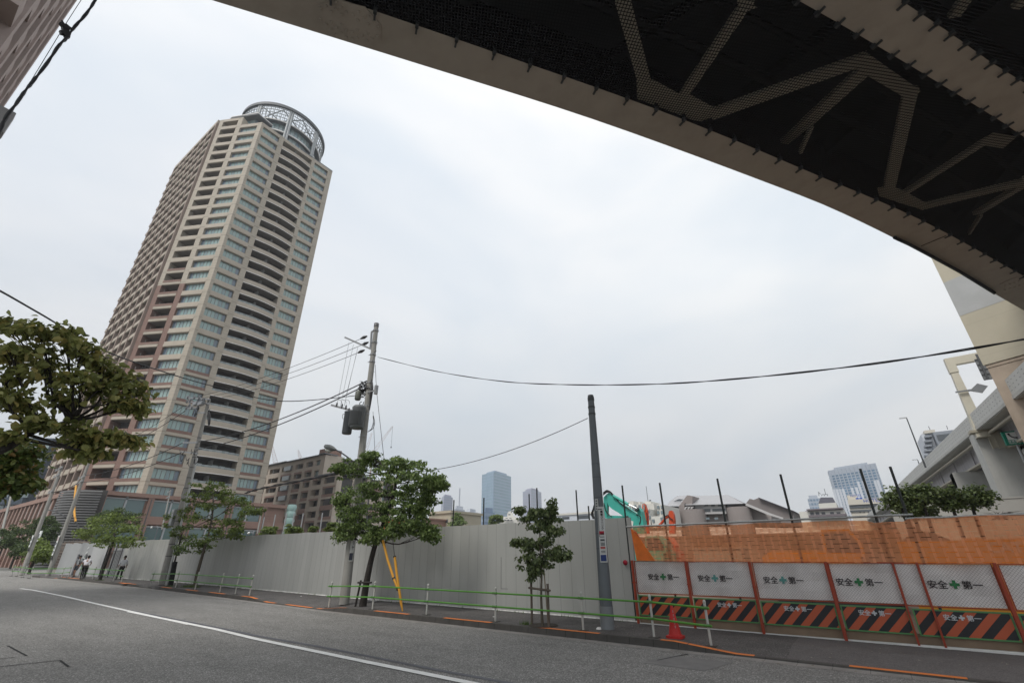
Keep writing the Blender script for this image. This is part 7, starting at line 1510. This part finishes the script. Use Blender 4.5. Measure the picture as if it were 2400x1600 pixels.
# hotel
yH = 190
hotel = wthing('hotel', 'cream hotel with blue rooftop lettering in front of the wide blue tower', 'hotel', tuple(ony(zs(1320, 900), yH)))
def hb(x0, y0, x1, y1, dep, d=0, mt=hcream, nm='wall', par=None): a, b_ = ony(zs(x0, y0), yH), ony(zs(x1, y1), yH); m = MB(); m.box(min(a.x, b_.x), max(a.x, b_.x), yH + d, yH + d + dep, min(a.z, b_.z), max(a.z, b_.z)); return m.build(nm, mt, par or hotel)
a, b_ = ony(zs(1320, 800), yH), ony(zs(1960, 740), yH); m = MB(); m.box(a.x, b_.x + 6, yH, yH + 25, 0, ony(zs(1500, 700), yH).z - 2); m.build('wall', hcream, hotel)
hb(1300, 715, 1975, 775, 24, -.6, nm='parapet'); hb(1325, 780, 1960, 792, 24, -.3, hwin, 'shadow_gap'); hb(1335, 830, 1965, 838, 1, -.3, hwin, 'cornice'); hb(1345, 905, 1965, 912, 1, -.3, hwin, 'cornice')
hb(1275, 600, 1490, 690, 14, 6, nm='sign_tower'); hb(1300, 690, 1500, 715, 14, 4, nm='roof_storey')
for (yy_, xs_) in ((850, (1510, 1585, 1660, 1735, 1810)), (935, (1535, 1610, 1690, 1765, 1840))):
    for x in xs_: hb(x - 15, yy_ - 10, x + 15, yy_ + 14, .1, -.12, hwin, 'window')
bl_ = mat('hotel_sign_blue', (.01, .06, .35), .5, 0); a = ony(zs(1600, 765), yH); m = MB(); text_mb(m, 'HOTEL INN', (a.x, yH - .7, a.z), (1, 0, 0), (0, 0, 1), 1.45, 0, depth=0); m.build('lettering', bl_, hotel)
a = ony(zs(1350, 640), yH); m = MB(); text_mb(m, 'HOTEL', (a.x, yH + 5.9, a.z + .2), (1, 0, 0), (0, 0, 1), 1.0, 0, depth=0); text_mb(m, '■■', (a.x + 1.2, yH + 5.9, a.z - 1.0), (1, 0, 0), (0, 0, 1), 1.1, 0, depth=0); m.build('lettering', bl_, hotel)
slate = mat('slate_dark', (.05, .05, .065), .7, .08, .5); greyroof = mat('roof_mauve_grey', (.16, .14, .155), .75, .08, .6)
yD = 150; t = wthing('slate_roof_building', 'white building with a steep dark slate roof and antennas', 'building', tuple(ony(zs(900, 800), yD)))
P_ = lambda x, y, d=0: ony(zs(x, y), yD + d)
m = MB(); a, b_ = P_(790, 870), P_(1095, 775); m.box(a.x, b_.x, yD, yD + 10, 0, P_(900, 772).z); m.build('wall', wconc, t)
m = MB(); A, B, C_, E_ = P_(770, 775), P_(1085, 775), P_(1015, 645), P_(790, 648); m.add([A, B, C_ + Vector((0, 3, 0)), E_ + Vector((0, 3, 0)), A + Vector((0, 10, 0)), B + Vector((0, 10, 0)), C_ + Vector((0, 7, 0)), E_ + Vector((0, 7, 0))], [(0, 1, 2, 3), (1, 5, 6, 2), (5, 4, 7, 6), (4, 0, 3, 7), (3, 2, 6, 7)]); m.build('roof', slate, t)
m = MB(); 
for (x0, y0, x1, y1) in ((780, 640, 775, 560), (760, 575, 815, 605), (905, 610, 873, 505), (830, 615, 940, 612), (830, 640, 832, 612), (880, 640, 882, 612), (940, 640, 938, 612)): m.bar(P_(x0, y0, 4), P_(x1, y1, 4), .12)
m.build('antenna', hwin, t)
yF = 110; t = wthing('white_low_house', 'long low white house with a mauve-grey roof just above the orange netting', 'house', tuple(ony(zs(800, 950), yF))); Q_ = lambda x, y, d=0: ony(zs(x, y), yF + d)
m = MB(); a, b_ = Q_(430, 1010), Q_(1250, 925); m.box(a.x, b_.x, yF, yF + 12, 0, Q_(700, 915).z); m.build('wall', wconc, t)
m = MB(); m.add([Q_(360, 1000), Q_(590, 905), Q_(1225, 915), Q_(1125, 865, 3), Q_(600, 885, 3), Q_(560, 900, 3)], [(0, 1, 4, 5), (1, 2, 3, 4)]); a, b_ = Q_(560, 912), Q_(1235, 912); m.box(a.x, b_.x, yF - .6, yF + 12, a.z, a.z + .25); m.build('roof', greyroof, t)
for x in (655, 755, 865, 1025, 1145): a, b_ = Q_(x - 30, 990), Q_(x + 30, 955); m = MB(); m.box(a.x, b_.x, yF - .08, yF, a.z, b_.z + .2); m.build('window', hwin, t)
m = MB(); a, b_ = Q_(600, 1010), Q_(1290, 1000); m.box(a.x, b_.x, yF - 1.4, yF, a.z - .3, a.z + .1); m.build('porch_roof', greyroof, t)
# grey-roofed apartments with sloping roofs
yG = 120; ga = wthing('gabled_apartments', 'grey apartment complex with big sloping metal roofs behind the netting', 'apartments', tuple(ony(zr(750, 450), yG))); G_ = lambda x, y, d=0: ony(zr(x, y), yG + d)
gw_ = mat('mauve_wall', (.25, .22, .21), .8, .06, .4); gr_ = mat('metal_roof', (.30, .30, .31), .45, .05, .3); add_lines(gr_, 0, .9, .05, .85); gp_ = mat('pale_band', (.45, .44, .44), .7, .04, .4)
def gpoly(pts, dep, mt, nm, d=0): m = MB(); m.ext([G_(x, y, d) for x, y in pts], (0, dep, 0)); return m.build(nm, mt, ga)
gpoly([(515, 425), (600, 425), (660, 345), (700, 350), (690, 560), (520, 560)], 16, gw_, 'wall', 1); gpoly([(600, 420), (640, 400), (640, 560), (600, 560)], 1, gw_, 'wall', 0)
m = MB(); m.add([G_(510, 424), G_(600, 422), G_(685, 344, 9), G_(585, 350, 9), G_(532, 390, 4)], [(0, 1, 2, 3, 4)]); m.build('roof', gr_, ga)
gpoly([(560, 390), (600, 372), (635, 376), (610, 388)], .2, hwin, 'roof_window', 3)
gpoly([(640, 415), (720, 405), (1080, 405), (1280, 490), (1280, 560), (640, 560)], 14, gw_, 'wall', 2.5); 
m = MB(); m.add([G_(638, 418), G_(1085, 406), G_(960, 342, 10), G_(690, 350, 10)], [(0, 1, 2, 3)]); m.add([G_(1080, 402), G_(1270, 482), G_(1120, 445, 10), G_(960, 342, 10)], [(0, 1, 2, 3)]); m.build('roof', gr_, ga)
gpoly([(716, 415), (940, 412), (950, 480), (720, 485)], 1.2, gp_, 'balcony', 1); gpoly([(735, 447), (830, 445), (832, 465), (736, 467)], .1, hwin, 'balcony_opening', .9); gpoly([(845, 445), (940, 443), (942, 460), (846, 463)], .1, hwin, 'balcony_opening', .9)
for (x, y) in ((560, 438), (580, 437), (588, 478), (592, 515), (760, 515), (812, 515), (875, 515), (966, 420), (966, 468), (978, 518), (800, 418), (850, 418), (900, 418)): gpoly([(x - 13, y - 7), (x + 13, y - 7), (x + 13, y + 8), (x - 13, y + 8)], .1, mat('pane_blue_grey', (.16, .2, .22), .2, .2, 3) if y > 500 else hwin, 'window', .85 if 700 < x < 1000 else .8)
for x in (645, 668, 690, 1000, 1025, 1050): gpoly([(x, 430), (x + 20, 427), (x - 4, 455), (x - 10, 455)], 2, gp_, 'stair_screen', -.5)
m = MB(); m.lathe([(3.2, 0), (3.2, 12)], (G_(690, 500).x, yG + 1.5, 0), 20); m.build('stair_tower', gw_, ga); m = MB(); m.lathe([(2.6, 0), (2.6, 12)], (G_(1040, 500).x, yG + 1.5, 0), 20); m.build('stair_tower', gw_, ga)
gpoly([(1080, 420), (1120, 370), (1150, 378), (1190, 362), (1445, 460), (1445, 560), (1080, 560)], 20, mat('mauve_wall_dark', (.19, .17, .165), .8, .06, .4), 'wall', 18)
m = MB(); m.add([G_(1090, 400), G_(1280, 480), G_(1370, 510), G_(1360, 520), G_(1260, 490), G_(1090, 420)], [(0, 1, 2, 3, 4, 5)]); m.build('roof', gp_, ga)
m = MB(); A = [G_(1185, 360, 17), G_(1450, 462, 17), G_(1450, 468, 17), G_(1185, 368, 17)]; m.ext(A, (0, 22, 0)); m.build('roof', slate, ga)
# white blocks behind the turquoise boom
yW = 100; wb = wthing('white_flats', 'stepped white apartment block with antennas behind the turquoise boom', 'apartments', tuple(ony(ze(900, 600), yW))); W_ = lambda x, y, d=0: ony(ze(x, y), yW + d)
def wbx(x0, y0, x1, y1, d, dep, mt=wconc, nm='wall'): a, b_ = W_(x0, y0, d), W_(x1, y1, d); m = MB(); m.box(min(a.x, b_.x), max(a.x, b_.x), yW + d, yW + d + dep, min(a.z, b_.z), max(a.z, b_.z)); return m.build(nm, mt, wb)
wbx(630, 440, 1100, 800, 8, 14); wbx(635, 375, 730, 440, 9, 6); wbx(740, 385, 830, 440, 12, 5); wbx(1100, 430, 1240, 800, 6, 12); wbx(1010, 620, 1210, 800, 0, 6); wbx(900, 500, 1010, 800, 3, 6); wbx(905, 380, 1010, 430, 10, 6)
for (x, y) in ((970, 540), (1035, 560), (1125, 470), (1185, 470), (1125, 555), (1185, 555), (985, 630), (1045, 690), (1125, 630), (660, 490), (720, 490), (1180, 660), (750, 460), (820, 460)): wbx(x - 22, y - 24, x + 22, y + 24, -.2 if y > 640 and x > 1010 else 2.8 if x < 1010 and x > 900 and y > 500 else 5.8 if x > 1100 else 7.8, .1, MATS['pane_blue_grey'], 'window')
m = MB(); m.bar(W_(960, 375, 12), W_(930, 130, 12), .1); m.bar(W_(990, 380, 12), W_(1000, 350, 12), .3); m.build('antenna', hwin, wb)
# white terraced flats on the hill behind the young tree
yV = 230; vb = wthing('hillside_flats', 'white terraced flats on the hill between the two blue towers', 'apartments', tuple(at(zh(1550, 650), 260))); 
def vbx(x0, y0, x1, y1, dist, dep, mt=wconc, nm='wall'): a, b_ = at(zh(x0, y0), dist), at(zh(x1, y0), dist); c = at(zh(x0, y1), dist); m = MB(); u = (b_ - a); u.z = 0; n = Vector((-u.y, u.x, 0)).normalized(); m.obox(Vector((a.x, a.y, c.z)), u, n * dep, (0, 0, a.z - c.z), mt and 0); return m.build(nm, mt, vb)
vbx(1350, 690, 1880, 800, 250, 20); vbx(1410, 625, 1650, 700, 256, 15); vbx(1650, 655, 1870, 720, 253, 10); vbx(1480, 560, 1590, 630, 265, 10); vbx(1500, 530, 1560, 565, 268, 6)
for (x, y, w_, h_) in ((1445, 690, 22, 20), (1500, 690, 22, 20), (1555, 690, 18, 20), (1470, 655, 20, 12), (1540, 655, 20, 12), (1715, 690, 24, 40), (1790, 690, 24, 40), (1850, 690, 18, 40), (1520, 590, 20, 20), (1380, 715, 30, 14)): vbx(x - w_, y - h_ / 2, x + w_, y + h_ / 2, 249, .3, hwin, 'window')
house('cream_house', 'cream house with a dark window just above the hoarding, right of the big tree', 'house', zh(45, 0)[0], zh(445, 0)[0], zh(0, 590)[1], 75, 10, mat('house_cream', (.40, .36, .28), .8, .05, .4), [(*zh(60, 690), *zh(175, 755)), (*zh(265, 700), *zh(305, 725)), (*zh(330, 680), *zh(390, 735))], MATS['house_cream'], .5)
house('low_roofs', 'row of low grey roofs above the hoarding between young tree and grey pole', 'house', zT(930, 0)[0], zT(1240, 0)[0], zT(0, 497)[1], 140, 10, pale, [(*zT(995, 505), *zT(1050, 520)), (*zT(1115, 495), *zT(1200, 515))], wconc, .6)
house('brick_house', 'reddish house edge behind the hoarding right of the big tree', 'house', zh(-60, 0)[0], zh(35, 0)[0], zh(0, 690)[1], 70, 8, br2, [], br2, .3)
# navy office building far left behind the olive tree
nvy = mat('navy_cladding', (.055, .075, .10), .45, .08, .1); nvg = glass_mat('navy_glass', [(.05, .09, .12), (.25, .32, .33), (.08, .12, .15)], .1, .8)
nb = wthing('office_building', 'dark navy office building behind the olive tree at the far left', 'office building', (-190, 20, 0))
N0, N1 = at((-30, 990), 200), at(zl(520, 225), 185); N0.z = N1.z = 0; m = MB(); u = N1 - N0; n_ = Vector((-u.y, u.x, 0)).normalized(); topz = at(zl(350, 205), 190).z; m.obox(N0, u, n_ * 25, (0, 0, topz)); m.build('wall', nvy, nb)
for k in range(6):
    z = topz - 3.6 - k * 4.2
    for j in range(8): a = N0.lerp(N1, j / 8 + .01); b_ = N0.lerp(N1, (j + 1) / 8 - .01); m = MB(); m.quad(a + Vector((0, 0, z)) - n_ * .1, b_ + Vector((0, 0, z)) - n_ * .1, b_ + Vector((0, 0, z + 2.2)) - n_ * .1, a + Vector((0, 0, z + 2.2)) - n_ * .1); m.build('window', nvg, nb)
    m = MB(); fbox(m, N0, N1, z - 1.9, z - .1, .1, 1.3, 0); m.build('sunshade', nvy, nb)
# building with a slanted lattice facade, top left
lat = mat('facade_pink_stone', (.37, .30, .275), .8, .05, .5); latd = mat('facade_recess', (.13, .11, .09), .85, .1, .5)
lb_ = wthing('lattice_facade_building', 'pinkish grid facade of a building cut by the top left corner', 'building', (-50, -3.3, 0)); X1 = -45.0; Yf = -3.3; z0 = 26.5
NX_ = -27.0
m = MB(); m.box(X1 + .2, NX_, Yf - 9, Yf - 1.0, 0, 54); m.build('core_wall', latd, lb_)
for k in range(15): m = MB(); z = 1.2 + k * 3.6; m.box(X1, NX_, Yf - 1.0, Yf, z, z + 1.25); m.build('floor_band', lat, lb_)
for k in range(6): m = MB(); x = X1 + k * 3.1; m.box(x, x + .8, Yf - 1.0, Yf + .12, 0, 54); m.build('pilaster', lat, lb_)
m = MB(); P = at((4, 250), 43.5); m.box(P.x - .9, P.x + .1, Yf - .3, Yf + .9, P.z - 2.0, P.z); m.build('wall_box', mat('cornice_grey', (.3, .3, .3), .7, .05, 1), lb_)
# cranes
crm = mat('crane_red_white', (.45, .36, .34), .6, 0)
def crane(lab, p0, p1, dist, w, hook=None):
    A, B = at(p0, dist), at(p1, dist); c = wthing('tower_crane', lab, 'crane', (A.x, A.y, 0), 'far construction cranes'); d = (B - A); n = 14; sd_ = Vector((d.z, 0, -d.x)).normalized() if abs(d.x) > .1 else Vector((1, 0, 0)); side = d.cross(Vector((A.x, A.y, 0)).normalized()).normalized() * w
    m = MB(); m.bar(A - side, B - side * .3, .16 * w); m.bar(A + side, B + side * .3, .16 * w)
    for i in range(n): t0, t1 = i / n, (i + 1) / n; s = 1 if i % 2 else -1; m.bar(A.lerp(B, t0) + side * s * (1 - .7 * t0), A.lerp(B, t1) - side * s * (1 - .7 * t1), .1 * w)
    m.build('jib', crm, c); m = MB(); m.tube([(A.x, A.y, 0), A], w * .5, 4); m.build('mast', crm, c)
    if hook: H_ = at(hook, dist); m = MB(); m.bar(B, H_, .12 * w); m.bar(H_, H_ - Vector((0, 0, 1.2)), .5 * w); m.build('hoist_line', hwin, c)
crane('crane jib just right of the tower edge above the apartments', zm(300, 420), zm(245, 150), 300, 1.1, None); crane('small crane tip above the brown apartments roof', zm(680, 345), zm(645, 225), 320, .9)
crane('longest crane jib with a hanging hook right of the transformer pole', z4(795, 990), z4(930, 810), 330, 1.1, z4(920, 945)); crane('crane jib right against the transformer pole', z4(740, 1005), z4(788, 855), 330, 1.0)
# grey block behind the ramp
yB = 150; gblk = wthing('grey_block', 'grey blue apartment block with stair tower behind the ramp', 'building', tuple(ony(z8(900, 300), yB))); B_8 = lambda x, y, d=0: ony(z8(x, y), yB + d); gwl = mat('grey_blue_wall', (.22, .24, .27), .8, .06, .3)
def gbx(x0, y0, x1, y1, d, dep, mt, nm): a, b_ = B_8(x0, y0, d), B_8(x1, y1, d); m = MB(); m.box(min(a.x, b_.x), max(a.x, b_.x), yB + d, yB + d + dep, min(a.z, b_.z), max(a.z, b_.z)); return m.build(nm, mt, gblk)
a = B_8(860, 85); b_ = B_8(1500, 30); m = MB(); m.box(a.x, b_.x + 12, yB, yB + 15, 0, a.z); m.build('wall', gwl, gblk); a = B_8(665, 130, 4); b_ = B_8(860, 130, 4); m = MB(); m.box(a.x, b_.x, yB + 3, yB + 15, 0, a.z); m.build('stair_wall', pale, gblk)
gbx(715, 60, 905, 85, 2, 8, hcream, 'roof_box')
for (x0, y0, x1, y1) in ((915, 130, 1160, 200), (1210, 95, 1300, 150), (975, 275, 1090, 330), (1210, 240, 1300, 290)): gbx(x0, y0, x1, y1, -.1, .1, hwin, 'window')
for k in range(5): gbx(730, 140 + k * 75, 850, 155 + k * 75, 1.0, 3, gwl, 'landing')
m = MB(); m.bar(B_8(825, 60, 3), B_8(790, -10, 3), .12); m.bar(B_8(1100, 40, 3), B_8(1080, -20, 3), .12); m.build('antenna', hwin, gblk)
# ------------------------------------------------------------------ air
hz = bpy.data.materials.new('haze'); hz.use_nodes = True; t = hz.node_tree; t.nodes.remove(t.nodes['Principled BSDF']); v = t.nodes.new('ShaderNodeVolumePrincipled')
v.inputs['Color'].default_value = (.93, .95, 1, 1); v.inputs['Density'].default_value = .00035; v.inputs['Anisotropy'].default_value = .3; t.links.new(v.outputs[0], t.nodes['Material Output'].inputs['Volume'])
m = MB(); m.box(-1510, 1510, -610, 2010, -1.5, 215); o = m.build('haze', hz); tag(o, kind='stuff')
SC.cycles.volume_max_steps = 64
